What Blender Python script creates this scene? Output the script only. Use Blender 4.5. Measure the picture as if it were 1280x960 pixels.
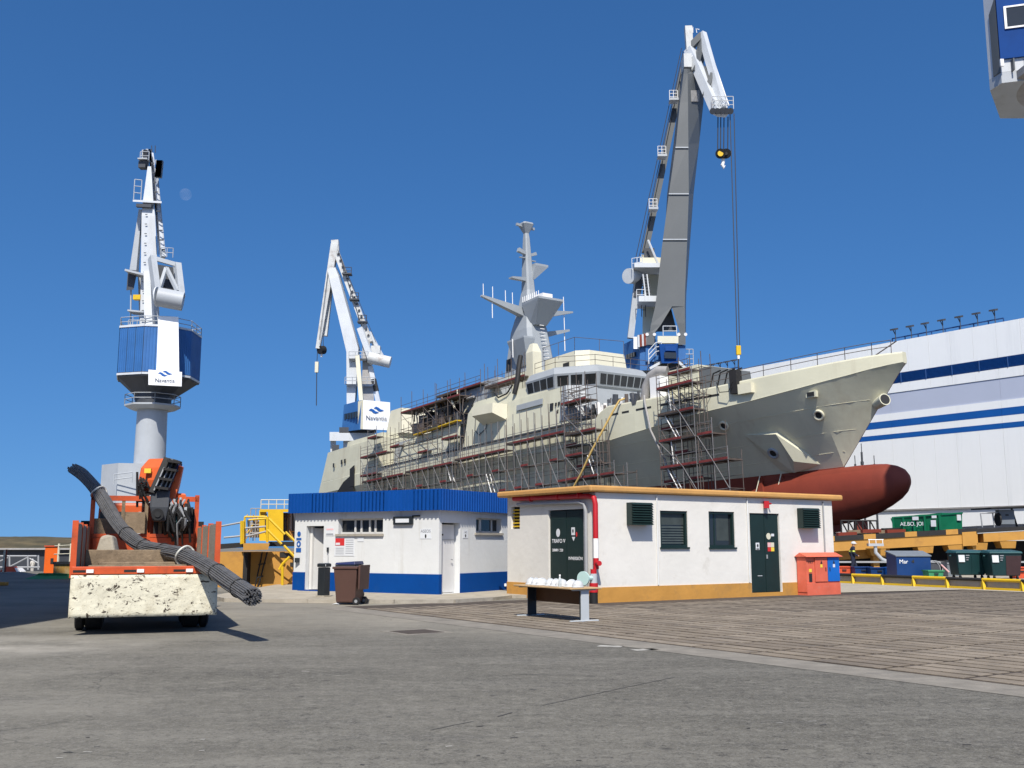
import bpy, bmesh, math, random
from mathutils import Vector, Matrix, Quaternion
random.seed(7)
for o in list(bpy.data.objects): bpy.data.objects.remove(o)
SC = bpy.context.scene; COL = SC.collection
V = Vector
# ---------------------------------------------------------------- camera
EYE = 1.6; FPX = 1280.0; PITCH = math.atan(200/1280)
cam = bpy.data.cameras.new('camera'); cam.sensor_width = 36; cam.lens = 36
cam.clip_start = .1; cam.clip_end = 20000
CAM = bpy.data.objects.new('camera', cam); COL.objects.link(CAM)
CAM.location = (0, 0, EYE); CAM.rotation_euler = (math.pi/2 + PITCH, 0, 0); SC.camera = CAM
# ---------------------------------------------------------------- sky, sun, exposure
SUN_AZ, SUN_EL = math.radians(181), math.radians(52)
world = bpy.data.worlds.new('World'); SC.world = world; world.use_nodes = True
nt = world.node_tree; bg = nt.nodes['Background']
sky = nt.nodes.new('ShaderNodeTexSky'); sky.sky_type = 'NISHITA'; sky.sun_disc = False
sky.sun_elevation = SUN_EL; sky.sun_rotation = SUN_AZ; sky.altitude = 0
sky.air_density = 1.0; sky.dust_density = 1.6; sky.ozone_density = 10
# look a little higher into the model sky: its lowest degrees are far paler than this clear, dry air
tc = nt.nodes.new('ShaderNodeTexCoord'); ma = nt.nodes.new('ShaderNodeVectorMath'); ma.operation = 'MULTIPLY_ADD'
ma.inputs[1].default_value = (1, 1, .84); ma.inputs[2].default_value = (0, 0, .14); nm = nt.nodes.new('ShaderNodeVectorMath'); nm.operation = 'NORMALIZE'
nt.links.new(tc.outputs['Generated'], ma.inputs[0]); nt.links.new(ma.outputs[0], nm.inputs[0]); nt.links.new(nm.outputs[0], sky.inputs['Vector'])
hs = nt.nodes.new('ShaderNodeHueSaturation'); hs.inputs['Saturation'].default_value = 1.14
nt.links.new(sky.outputs[0], hs.inputs['Color']); nt.links.new(hs.outputs[0], bg.inputs[0]); bg.inputs[1].default_value = 0.098
sun = bpy.data.lights.new('sun', 'SUN'); sun.energy = 4.6; sun.angle = math.radians(.5); sun.color = (1, .94, .84)
SUN = bpy.data.objects.new('sun', sun); COL.objects.link(SUN)
SV = V((math.sin(SUN_AZ)*math.cos(SUN_EL), math.cos(SUN_AZ)*math.cos(SUN_EL), math.sin(SUN_EL)))
SUN.rotation_euler = SV.to_track_quat('Z', 'Y').to_euler()
SC.view_settings.view_transform = 'Standard'; SC.view_settings.look = 'None'
SC.view_settings.exposure = 0.45; SC.view_settings.gamma = 1; SC.view_settings.use_curve_mapping = False
# ---------------------------------------------------------------- pixel -> place helper (a surveyor's ray, met at a real distance)
_cp, _sp = math.cos(PITCH), math.sin(PITCH)
def ray(u, v):
    x = (u-640)/FPX; y = (480-v)/FPX
    return V((x, _cp-_sp*y, _sp+_cp*y))
def at(u, v, Y):
    r = ray(u, v); t = Y/r.y
    return V((r.x*t, Y, EYE+r.z*t))
def gr(u, v, z=0.):
    r = ray(u, v); t = (z-EYE)/r.z
    return V((r.x*t, r.y*t, z))
# ---------------------------------------------------------------- materials
def lin(r, g, b):
    f = lambda c: c/12.92 if c <= .04045 else ((c+.055)/1.055)**2.4
    return (f(r/255), f(g/255), f(b/255))
MATS = {}
def mat(name, rgb, rough=.6, var=.12, scale=1.5, bump=0., bscale=20., metal=0., dirt=None, dirt_amt=0., dirt_scale=1., streak=False, spec=.4, trans=0., alpha=1.):
    m = bpy.data.materials.new(name); m.use_nodes = True; n = m.node_tree.nodes; l = m.node_tree.links
    b = n['Principled BSDF']; b.inputs['Roughness'].default_value = rough; b.inputs['Metallic'].default_value = metal
    b.inputs['Specular IOR Level'].default_value = spec
    g = n.new('ShaderNodeNewGeometry')
    tx = n.new('ShaderNodeTexNoise'); tx.inputs['Scale'].default_value = scale; tx.inputs['Detail'].default_value = 6; tx.inputs['Roughness'].default_value = .65
    l.new(g.outputs['Position'], tx.inputs['Vector'])
    rmp = n.new('ShaderNodeMapRange'); rmp.inputs['From Min'].default_value = .3; rmp.inputs['From Max'].default_value = .7
    rmp.inputs['To Min'].default_value = 1-var; rmp.inputs['To Max'].default_value = 1+var
    l.new(tx.outputs['Fac'], rmp.inputs['Value'])
    mul = n.new('ShaderNodeVectorMath'); mul.operation = 'SCALE'; mul.inputs[0].default_value = rgb
    l.new(rmp.outputs[0], mul.inputs['Scale']); out = mul.outputs[0]
    if dirt:
        t2 = n.new('ShaderNodeTexNoise'); t2.inputs['Scale'].default_value = dirt_scale; t2.inputs['Detail'].default_value = 8; t2.inputs['Roughness'].default_value = .7
        if streak:
            mp = n.new('ShaderNodeVectorMath'); mp.operation = 'MULTIPLY'; mp.inputs[1].default_value = (1, 1, .08)
            l.new(g.outputs['Position'], mp.inputs[0]); l.new(mp.outputs[0], t2.inputs['Vector'])
        else: l.new(g.outputs['Position'], t2.inputs['Vector'])
        r2 = n.new('ShaderNodeMapRange'); r2.inputs['From Min'].default_value = .62-.3*dirt_amt; r2.inputs['From Max'].default_value = .72
        r2.inputs['To Max'].default_value = min(1, .35+dirt_amt)
        l.new(t2.outputs['Fac'], r2.inputs['Value'])
        mx = n.new('ShaderNodeMix'); mx.data_type = 'RGBA'; mx.inputs['B'].default_value = (*dirt, 1)
        l.new(r2.outputs[0], mx.inputs['Factor']); l.new(out, mx.inputs['A']); out = mx.outputs['Result']
    l.new(out, b.inputs['Base Color'])
    if bump:
        t3 = n.new('ShaderNodeTexNoise'); t3.inputs['Scale'].default_value = bscale; t3.inputs['Detail'].default_value = 4
        l.new(g.outputs['Position'], t3.inputs['Vector'])
        bp = n.new('ShaderNodeBump'); bp.inputs['Strength'].default_value = bump; bp.inputs['Distance'].default_value = .02
        l.new(t3.outputs['Fac'], bp.inputs['Height']); l.new(bp.outputs[0], b.inputs['Normal'])
    if trans: b.inputs['Transmission Weight'].default_value = trans
    if alpha < 1: b.inputs['Alpha'].default_value = alpha
    MATS[name] = m; return m
RUST = (.10, .042, .02)
M_white = mat('white_render', (.60, .61, .605), .8, .05, .6, .25, 6, dirt=(.43, .41, .36), dirt_amt=.2, dirt_scale=2.2, streak=True)
M_white2 = mat('white_render_worn', (.66, .64, .59), .85, .05, .7, .35, 5, dirt=(.46, .43, .37), dirt_amt=.16, dirt_scale=1.3)
M_ochre = mat('ochre_paint', (.47, .235, .05), .75, .12, 1.2, .3, 9, dirt=(.30, .17, .06), dirt_amt=.3, dirt_scale=2.)
M_roofochre = mat('ochre_roof', (.50, .27, .085), .8, .1, 1.2, .3, 9, dirt=(.33, .2, .09), dirt_amt=.25, dirt_scale=1.5)
M_blue = mat('blue_skirting', (.0006, .048, .225), .8, .08, 1.2, .2, 8, dirt=(.015, .06, .2), dirt_amt=.1, dirt_scale=3, spec=.12)
M_bluesheet = mat('blue_sheet', (.0006, .055, .26), .65, .10, 1., spec=.2)
M_darkgreen = mat('dark_green_paint', (.008, .022, .020), .45, .15, 2., .1, 12)
M_doorgrey = mat('door_grey', (.45, .45, .44), .6, .05)
M_doorwhite = mat('door_white', (.62, .62, .62), .5, .05)
M_alu = mat('white_window_frame', (.62, .61, .58), .45, .05)
M_glass = mat('dark_glass', (.02, .024, .028), .08, .1, 1., spec=.6)
M_glass2 = mat('grey_louvre', (.045, .055, .052), .35, .2, 3.)
M_black = mat('black_rubber', (.012, .012, .013), .7, .2, 4)
M_grey = mat('grey_plastic', (.28, .29, .30), .5, .06)
M_lgrey = mat('light_grey_metal', (.42, .45, .47), .45, .05, 1.5)
M_red = mat('red_paint', (.42, .012, .018), .45, .1, 2)
M_pipewhite = mat('white_paint', (.78, .77, .75), .5, .04)
M_brown = mat('brown_plastic', (.085, .044, .034), .55, .08, 3)
M_darkbin = mat('black_plastic', (.014, .018, .022), .5, .1, 3)
M_navyplastic = mat('navy_plastic', (.01, .02, .085), .45, .1, 3)
M_wood = mat('weathered_timber', (.21, .155, .10), .85, .3, 4., .4, 25, dirt=(.07, .05, .035), dirt_amt=.4, dirt_scale=3)
M_plank = mat('sideboard_plank', (.30, .265, .21), .85, .25, 3., .4, 25, dirt=(.14, .11, .08), dirt_amt=.35, dirt_scale=3)
M_tabletop = mat('beech_laminate', (.48, .33, .17), .5, .06, 3)
M_brownpanel = mat('brown_laminate', (.10, .042, .014), .5, .1, 3)
M_helmet = mat('white_helmet', (.50, .515, .52), .35, .02)
M_clear = mat('clear_plastic', (.75, .8, .8), .15, .02, trans=.6)
M_orange = mat('truck_orange', (.50, .075, .018), .5, .15, 2, .1, 10, dirt=(.16, .05, .025), dirt_amt=.4, dirt_scale=3.)
M_orange2 = mat('crane_orange', (.56, .10, .025), .45, .1, 2, dirt=(.2, .06, .03), dirt_amt=.25, dirt_scale=4.)
M_steel = mat('rebar_steel', (.125, .125, .128), .5, .25, 6, .3, 60, metal=.3, dirt=(.10, .055, .03), dirt_amt=.15, dirt_scale=5)
M_strap = mat('pale_strap', (.55, .55, .50), .7, .1)
M_asphdark = mat('chassis_black', (.016, .015, .015), .7, .2, 3)
M_tyre = mat('tyre', (.017, .017, .018), .85, .15, 5, .3, 30)
M_craneblue = mat('crane_blue', (.034, .125, .33), .45, .12, .4, dirt=(.05, .14, .3), dirt_amt=.3, dirt_scale=.5, streak=True)
M_cranewhite = mat('crane_white', (.52, .545, .57), .5, .08, .4, dirt=(.42, .42, .40), dirt_amt=.2, dirt_scale=.6, streak=True)
M_cranegrey = mat('crane_grey', (.37, .395, .42), .5, .1, .3, dirt=(.26, .27, .27), dirt_amt=.2, dirt_scale=.6, streak=True)
M_cranerust = mat('crane_white_worn', (.52, .53, .52), .55, .12, .5, dirt=(.20, .13, .09), dirt_amt=.35, dirt_scale=.7)
M_girder = mat('girder_grey', (.10, .108, .112), .5, .08, .15, dirt=(.15, .16, .16), dirt_amt=.2, dirt_scale=.4, streak=True)
M_darksteel = mat('dark_steel', (.05, .055, .065), .6, .2, .8)
M_sign = mat('sign_white', (.80, .81, .82), .45, .03)
M_logo = mat('sign_blue', (.01, .09, .34), .5, .05)
M_text = mat('sign_dark', (.02, .035, .075), .5, .05)
M_ink = mat('print_grey', (.25, .26, .28), .6, .05)
M_inkblack = mat('print_black', (.02, .02, .02), .6, .05)
M_cabblue = mat('cab_blue', (.001, .042, .19), .6, .1, .8, spec=.12)
M_hull = mat('ship_beige', (.545, .53, .405), .6, .07, .25, .05, .8, dirt=(.43, .39, .29), dirt_amt=.35, dirt_scale=.5, streak=True)
M_hulllight = mat('ship_beige_light', (.62, .59, .45), .5, .04)
M_redhull = mat('antifouling_red', (.185, .032, .016), .65, .12, .4, .05, 2, dirt=(.12, .02, .014), dirt_amt=.2, dirt_scale=.5, streak=True)
M_shipgrey = mat('ship_grey', (.28, .30, .315), .5, .06, .4)
M_masticgrey = mat('mast_grey', (.285, .31, .33), .5, .06, .4)
M_cream = mat('ship_cream', (.60, .57, .44), .55, .06, .6)
M_bwin = mat('bridge_glass', (.012, .014, .016), .08, .2, 1, spec=.6)
M_tube = mat('scaffold_tube', (.22, .21, .205), .45, .2, 1.5, metal=.4)
M_tubedk = mat('scaffold_tube_rusty', (.10, .08, .07), .6, .25, 1.5)
M_deck = mat('scaffold_deck_red', (.15, .026, .024), .8, .4, 1.2)
M_deckdk = mat('scaffold_plank', (.075, .055, .045), .85, .3, 2)
M_hose = mat('yellow_hose', (.50, .34, .11), .6, .1)
M_duct = mat('duct_grey', (.30, .29, .28), .55, .15, 2)
M_hang = mat('hangar_white', (.80, .815, .815), .5, .03, .1, dirt=(.60, .62, .63), dirt_amt=.15, dirt_scale=.25, streak=True)
M_hanggrey = mat('hangar_grey', (.43, .47, .58), .5, .04, .1)
M_hangblue = mat('hangar_blue', (.004, .085, .33), .5, .06, .3)
M_hangdk = mat('hangar_louvre', (.012, .055, .18), .5, .15, .6)
M_yellow = mat('signal_yellow', (.62, .40, .012), .5, .08, 2, dirt=(.35, .22, .04), dirt_amt=.2, dirt_scale=3)
M_beam = mat('beam_ochre', (.44, .225, .045), .6, .1, .8, dirt=(.24, .12, .04), dirt_amt=.25, dirt_scale=1.)
M_green = mat('skip_green', (.006, .14, .065), .45, .1, 1.5, dirt=(.02, .07, .04), dirt_amt=.2, dirt_scale=3)
M_teal = mat('bin_teal', (.004, .028, .030), .45, .12, 2)
M_teallid = mat('bin_lid_teal', (.012, .06, .065), .45, .1, 2)
M_maroon = mat('bin_maroon', (.038, .018, .019), .5, .15, 3)
M_skipblue = mat('skip_blue', (.003, .032, .13), .45, .1, 2, dirt=(.02, .04, .1), dirt_amt=.2, dirt_scale=4)
M_skiplid = mat('skip_lid_grey', (.16, .18, .20), .5, .1, 2)
M_crate = mat('crate_orange', (.56, .08, .03), .55, .1)
M_salmon = mat('cabinet_salmon', (.62, .125, .07), .65, .12, 2, .1, 20, dirt=(.5, .2, .14), dirt_amt=.2, dirt_scale=5)
M_cabblue2 = mat('cabinet_blue', (.006, .12, .46), .5, .08)
M_kiosk = mat('kiosk_orange', (.70, .115, .008), .5, .08)
M_navy = mat('coverall_navy', (.012, .016, .035), .9, .15, 6)
M_hivis = mat('hi_vis_yellow', (.62, .68, .10), .6, .05)
M_skin = mat('skin', (.42, .22, .14), .6, .05)
M_pale = mat('pale_clothes', (.48, .46, .42), .85, .15, 5)
M_greentarp = mat('green_tarp', (.04, .22, .10), .7, .2, 3)
M_concrete = mat('concrete', (.33, .295, .235), .9, .16, 1.2, .4, 18, dirt=(.17, .155, .13), dirt_amt=.35, dirt_scale=2.5)
M_kerb = mat('kerb_concrete', (.33, .30, .25), .9, .15, 2, .4, 18, dirt=(.18, .16, .13), dirt_amt=.35, dirt_scale=3)
M_joint = mat('paving_joint', (.055, .043, .035), .9, .2, 3)
M_dockshade = mat('dock_shade', (.03, .035, .045), .8, .2, .3)
M_ropes = mat('wire_rope', (.035, .037, .042), .6, .1)
M_signred = mat('sign_red', (.55, .03, .03), .5, .05)
M_signyellow = mat('sign_yellow', (.75, .55, .06), .5, .05)
M_signpink = mat('sign_pink', (.75, .45, .45), .5, .05)
M_paper = mat('paper', (.62, .64, .66), .6, .04)
M_moon = mat('moon_pale', (.9, .9, .9), 1, .1)
# ---------------------------------------------------------------- mesh helpers
SHARP = [35]
class MB:
    def __init__(s): s.v = []; s.f = []; s.mi = []
    def add(s, vs, fs, mi=0):
        k = len(s.v); s.v += [tuple(p) for p in vs]; s.f += [tuple(i+k for i in f) for f in fs]; s.mi += [mi]*len(fs); return s
    def hexa(s, a, b, mi=0):      # two rings of four points
        return s.add(list(a)+list(b), [(3,2,1,0),(4,5,6,7),(0,1,5,4),(1,2,6,5),(2,3,7,6),(3,0,4,7)], mi)
    def box(s, c, sz, rz=0., mi=0, ax=None):
        x, y = ax if ax else (V((math.cos(rz), math.sin(rz), 0)), V((-math.sin(rz), math.cos(rz), 0)))
        c = V(c); h = [q/2 for q in sz]; z = V((0,0,1))
        r = [(-1,-1),(1,-1),(1,1),(-1,1)]
        return s.hexa([c+x*h[0]*i+y*h[1]*j-z*h[2] for i,j in r], [c+x*h[0]*i+y*h[1]*j+z*h[2] for i,j in r], mi)
    def loft(s, rings, cap=True, mi=0, closed=True):
        n = len(rings[0]); vs = [p for r in rings for p in r]; fs = []
        for k in range(len(rings)-1):
            for i in range(n if closed else n-1):
                j = (i+1) % n; fs.append((k*n+i, k*n+j, (k+1)*n+j, (k+1)*n+i))
        if cap: fs += [tuple(range(n-1, -1, -1)), tuple((len(rings)-1)*n+i for i in range(n))]
        return s.add(vs, fs, mi)
    def tube(s, pts, r, n=8, mi=0, cap=True):
        pts = [V(p) for p in pts]; rings = []
        rs = r if isinstance(r, (list, tuple)) else [r]*len(pts); prev = None
        for i, p in enumerate(pts):
            d = (pts[min(i+1, len(pts)-1)]-pts[max(i-1, 0)]).normalized()
            if prev is None: prev = d.cross(V((0,0,1))) if abs(d.z) < .95 else V((1,0,0))
            x = (prev-d*prev.dot(d)).normalized(); y = d.cross(x); prev = x
            rings.append([p+(x*math.cos(a)+y*math.sin(a))*rs[i] for a in [2*math.pi*k/n for k in range(n)]])
        return s.loft(rings, cap, mi)
    def beam(s, p, q, w, h, up=(0,0,1), mi=0, w2=None, h2=None):
        p, q = V(p), V(q); d = (q-p).normalized(); up = V(up)
        if abs(d.dot(up)) > .98: up = V((0,1,0))
        x = d.cross(up).normalized(); y = x.cross(d); w2 = w if w2 is None else w2; h2 = h if h2 is None else h2
        r = [(-1,-1),(1,-1),(1,1),(-1,1)]
        return s.hexa([p+x*w/2*i+y*h/2*j for i,j in r], [q+x*w2/2*i+y*h2/2*j for i,j in r], mi)
    def plate(s, q, t, mi=0, off=0.):    # quad q (counter-clockwise from outside) with thickness t inwards, front face at off outwards
        q = [V(p) for p in q]; n = (q[1]-q[0]).cross(q[-1]-q[0]).normalized(); k = len(q)
        a = [p+n*off for p in q]; b = [p+n*(off-t) for p in q]
        fs = [tuple(range(k)), tuple(range(2*k-1, k-1, -1))]+[(i, i+k, (i+1) % k+k, (i+1) % k) for i in range(k)]
        return s.add(a+b, fs, mi)
    def disc(s, c, n, r, t, seg=20, mi=0):
        c, n = V(c), V(n).normalized(); return s.tube([c, c+n*t], r, seg, mi)
ROOT = {}
def thing(name, label, cat, loc, group=None, kind=None):
    o = bpy.data.objects.new(name, None); COL.objects.link(o); o.location = loc; o.empty_display_size = .3
    o['label'] = label; o['category'] = cat
    if group: o['group'] = group
    if kind: o['kind'] = kind
    ROOT[o] = V(loc); return o
def base_of(o): return ROOT[o]
def mesh_of(mb, name, mats, off, smooth):
    me = bpy.data.meshes.new(name); o = off
    me.from_pydata([(p[0]-o[0], p[1]-o[1], p[2]-o[2]) for p in mb.v], [], mb.f)
    for m in (mats if isinstance(mats, (list, tuple)) else [mats]): me.materials.append(m)
    if any(mb.mi): me.polygons.foreach_set('material_index', mb.mi)
    me.update(); bm = bmesh.new(); bm.from_mesh(me); bmesh.ops.recalc_face_normals(bm, faces=bm.faces); bm.to_mesh(me); bm.free()
    if smooth:
        me.polygons.foreach_set('use_smooth', [True]*len(me.polygons)); me.set_sharp_from_angle(angle=math.radians(SHARP[0]))
    return me
def part(name, mb, m, parent, smooth=False, label=None, bevel=0.):
    o = bpy.data.objects.new(name, mesh_of(mb, name, m, base_of(parent), smooth)); COL.objects.link(o); o.parent = parent; ROOT[o] = ROOT[parent]
    if label: o['label'] = label
    if bevel:
        bv = o.modifiers.new('bevel', 'BEVEL'); bv.width = bevel; bv.segments = 2; bv.limit_method = 'ANGLE'
    return o
def solo(name, mb, m, label, cat, loc, group=None, kind=None, smooth=False, bevel=0.):
    o = bpy.data.objects.new(name, mesh_of(mb, name, m, V(loc), smooth)); COL.objects.link(o); o.location = loc; ROOT[o] = V(loc)
    if label: o['label'] = label
    if cat: o['category'] = cat
    if group: o['group'] = group
    if kind: o['kind'] = kind
    if bevel:
        bv = o.modifiers.new('bevel', 'BEVEL'); bv.width = bevel; bv.segments = 2; bv.limit_method = 'ANGLE'
    return o
def struct(name, mb, m, smooth=False): return solo(name, mb, m, None, None, (0,0,0), kind='structure', smooth=smooth)
_unit = {}
def unit(kind, m):
    if (kind, m.name) not in _unit:
        mb = MB()
        if kind == 'rod': mb.tube([(0,0,0),(0,0,1)], 1, 6)
        else: mb.box((0,0,.5), (1,1,1))
        _unit[kind, m.name] = mesh_of(mb, kind, m, (0,0,0), kind == 'rod')
    return _unit[kind, m.name]
def rod(parent, name, p, q, r, m):
    p, q = V(p), V(q); d = q-p; o = bpy.data.objects.new(name, unit('rod', m)); COL.objects.link(o); o.parent = parent; ROOT[o] = ROOT[parent]
    o.matrix_basis = Matrix.Translation(p-base_of(parent)) @ d.to_track_quat('Z', 'Y').to_matrix().to_4x4() @ Matrix.Diagonal((r, r, d.length, 1))
    return o
def bar(parent, name, p, q, w, h, m, up=(0,0,1)):   # square bar, w across, h along up
    p, q = V(p), V(q); d = (q-p); dn = d.normalized(); up = V(up)
    if abs(dn.dot(up)) > .98: up = V((0,1,0))
    x = dn.cross(up).normalized(); y = x.cross(dn)
    R = Matrix((x, y, dn)).transposed() if False else Matrix(((x.x, y.x, dn.x), (x.y, y.y, dn.y), (x.z, y.z, dn.z)))
    o = bpy.data.objects.new(name, unit('bar', m)); COL.objects.link(o); o.parent = parent; ROOT[o] = ROOT[parent]
    o.matrix_basis = Matrix.Translation(p-base_of(parent)) @ R.to_4x4() @ Matrix.Diagonal((w, h, d.length, 1))
    return o
def plates_on(parent, name, quad, n, m, mx=.1, my=.12, gap=.12, t=.05, off=.03, frame=None, label=None):
    """n panes along the bottom edge of quad (bl, br, tr, tl seen from outside)"""
    bl, br, tr, tl = [V(p) for p in quad]
    P = lambda a, b: (bl.lerp(br, a)).lerp(tl.lerp(tr, a), b)
    w = (1-2*mx-gap*(n-1)*(1-2*mx)/max(1, n))/n if n > 1 else 1-2*mx
    step = (1-2*mx-w)/(n-1) if n > 1 else 0; res = []
    for i in range(n):
        a = mx+i*step
        o = part(name, MB().plate([P(a, my), P(a+w, my), P(a+w, 1-my), P(a, 1-my)], t, off=off), m, parent, label=label); res.append(o)
    return res
def text(parent, s, c, xdir, up, size, m, name='lettering'):
    cu = bpy.data.curves.new(name, 'FONT'); cu.body = s; cu.size = size; cu.align_x = 'CENTER'; cu.align_y = 'CENTER'; cu.extrude = .002
    tmp = bpy.data.objects.new(name, cu); COL.objects.link(tmp)
    me = bpy.data.meshes.new_from_object(tmp); bpy.data.objects.remove(tmp); me.materials.clear(); me.materials.append(m)
    o = bpy.data.objects.new(name, me); COL.objects.link(o); o.parent = parent; ROOT[o] = ROOT[parent]
    x = V(xdir).normalized(); y = V(up).normalized(); z = x.cross(y)
    R = Matrix(((x.x, y.x, z.x), (x.y, y.y, z.y), (x.z, y.z, z.z)))
    o.matrix_basis = Matrix.Translation(V(c)-base_of(parent)) @ R.to_4x4()
    return o
def railing(parent, pts, h=1.0, r=.03, m=None, posts=2.0, mid=1, name='railing'):
    """one railing: rails and posts, joined into a single part"""
    mb = MB(); up = V((0,0,h))
    for a, b in zip(pts[:-1], pts[1:]):
        a, b = V(a), V(b); k = max(1, round((b-a).length/posts))
        for i in range(k+1): mb.tube([a.lerp(b, i/k), a.lerp(b, i/k)+up], r, 5)
        for j in range(mid+1): mb.tube([a+up*(1-j/(mid+1)), b+up*(1-j/(mid+1))], r, 5)
    return part(name, mb, m, parent)

def plating(m, w, h, amt=.05, seam=.10):
    """welded plates: slight tone steps from plate to plate and thin seams, laid out along the ship"""
    n = m.node_tree.nodes; l = m.node_tree.links; b = n['Principled BSDF']; src = b.inputs['Base Color'].links[0].from_socket
    a = math.radians(34); F = (math.sin(a), -math.cos(a), .0436); g = n.new('ShaderNodeNewGeometry')
    d1 = n.new('ShaderNodeVectorMath'); d1.operation = 'DOT_PRODUCT'; d1.inputs[1].default_value = F; d2 = n.new('ShaderNodeVectorMath'); d2.operation = 'DOT_PRODUCT'; d2.inputs[1].default_value = (-.0244, .0362, 1)
    cb = n.new('ShaderNodeCombineXYZ'); l.new(g.outputs['Position'], d1.inputs[0]); l.new(g.outputs['Position'], d2.inputs[0]); l.new(d1.outputs['Value'], cb.inputs[0]); l.new(d2.outputs['Value'], cb.inputs[1])
    br = n.new('ShaderNodeTexBrick'); br.inputs['Scale'].default_value = 1; br.inputs['Brick Width'].default_value = w; br.inputs['Row Height'].default_value = h; br.inputs['Mortar Size'].default_value = .018; br.inputs['Mortar Smooth'].default_value = .3
    br.inputs['Color1'].default_value = (1-amt,)*3+(1,); br.inputs['Color2'].default_value = (1+amt,)*3+(1,); br.inputs['Mortar'].default_value = (1+seam,)*3+(1,); l.new(cb.outputs[0], br.inputs['Vector'])
    mx = n.new('ShaderNodeMix'); mx.data_type = 'RGBA'; mx.blend_type = 'MULTIPLY'; mx.inputs['Factor'].default_value = 1; l.new(src, mx.inputs['A']); l.new(br.outputs['Color'], mx.inputs['B']); l.new(mx.outputs['Result'], b.inputs['Base Color'])
    bp = n.new('ShaderNodeBump'); bp.inputs['Strength'].default_value = .35; bp.inputs['Distance'].default_value = .03; no = n.new('ShaderNodeTexNoise'); no.inputs['Scale'].default_value = 1.3; no.inputs['Detail'].default_value = 2; l.new(g.outputs['Position'], no.inputs['Vector']); l.new(no.outputs['Fac'], bp.inputs['Height']); l.new(bp.outputs[0], b.inputs['Normal'])
plating(M_hull, 6.5, 2.1, .035, .06); plating(M_redhull, 5.0, 1.6, .08, -.10); plating(M_shipgrey, 3.0, 1.2, .04, .05)
def ribbed(m, d, period, strength=.5):
    """fine trapezoid ribs of sheet cladding, along direction d"""
    n = m.node_tree.nodes; l = m.node_tree.links; b = n['Principled BSDF']; g = n.new('ShaderNodeNewGeometry'); dt = n.new('ShaderNodeVectorMath'); dt.operation = 'DOT_PRODUCT'; dt.inputs[1].default_value = d; l.new(g.outputs['Position'], dt.inputs[0])
    sn = n.new('ShaderNodeMath'); sn.operation = 'MULTIPLY'; sn.inputs[1].default_value = 2*math.pi/period; s2 = n.new('ShaderNodeMath'); s2.operation = 'SINE'; l.new(dt.outputs['Value'], sn.inputs[0]); l.new(sn.outputs[0], s2.inputs[0])
    bp = n.new('ShaderNodeBump'); bp.inputs['Strength'].default_value = strength; bp.inputs['Distance'].default_value = .04; l.new(s2.outputs[0], bp.inputs['Height']); l.new(bp.outputs[0], b.inputs['Normal'])
ribbed(M_hang, (math.sin(math.radians(-35.1)), math.cos(math.radians(-35.1)), 0), .62, .03)
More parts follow.
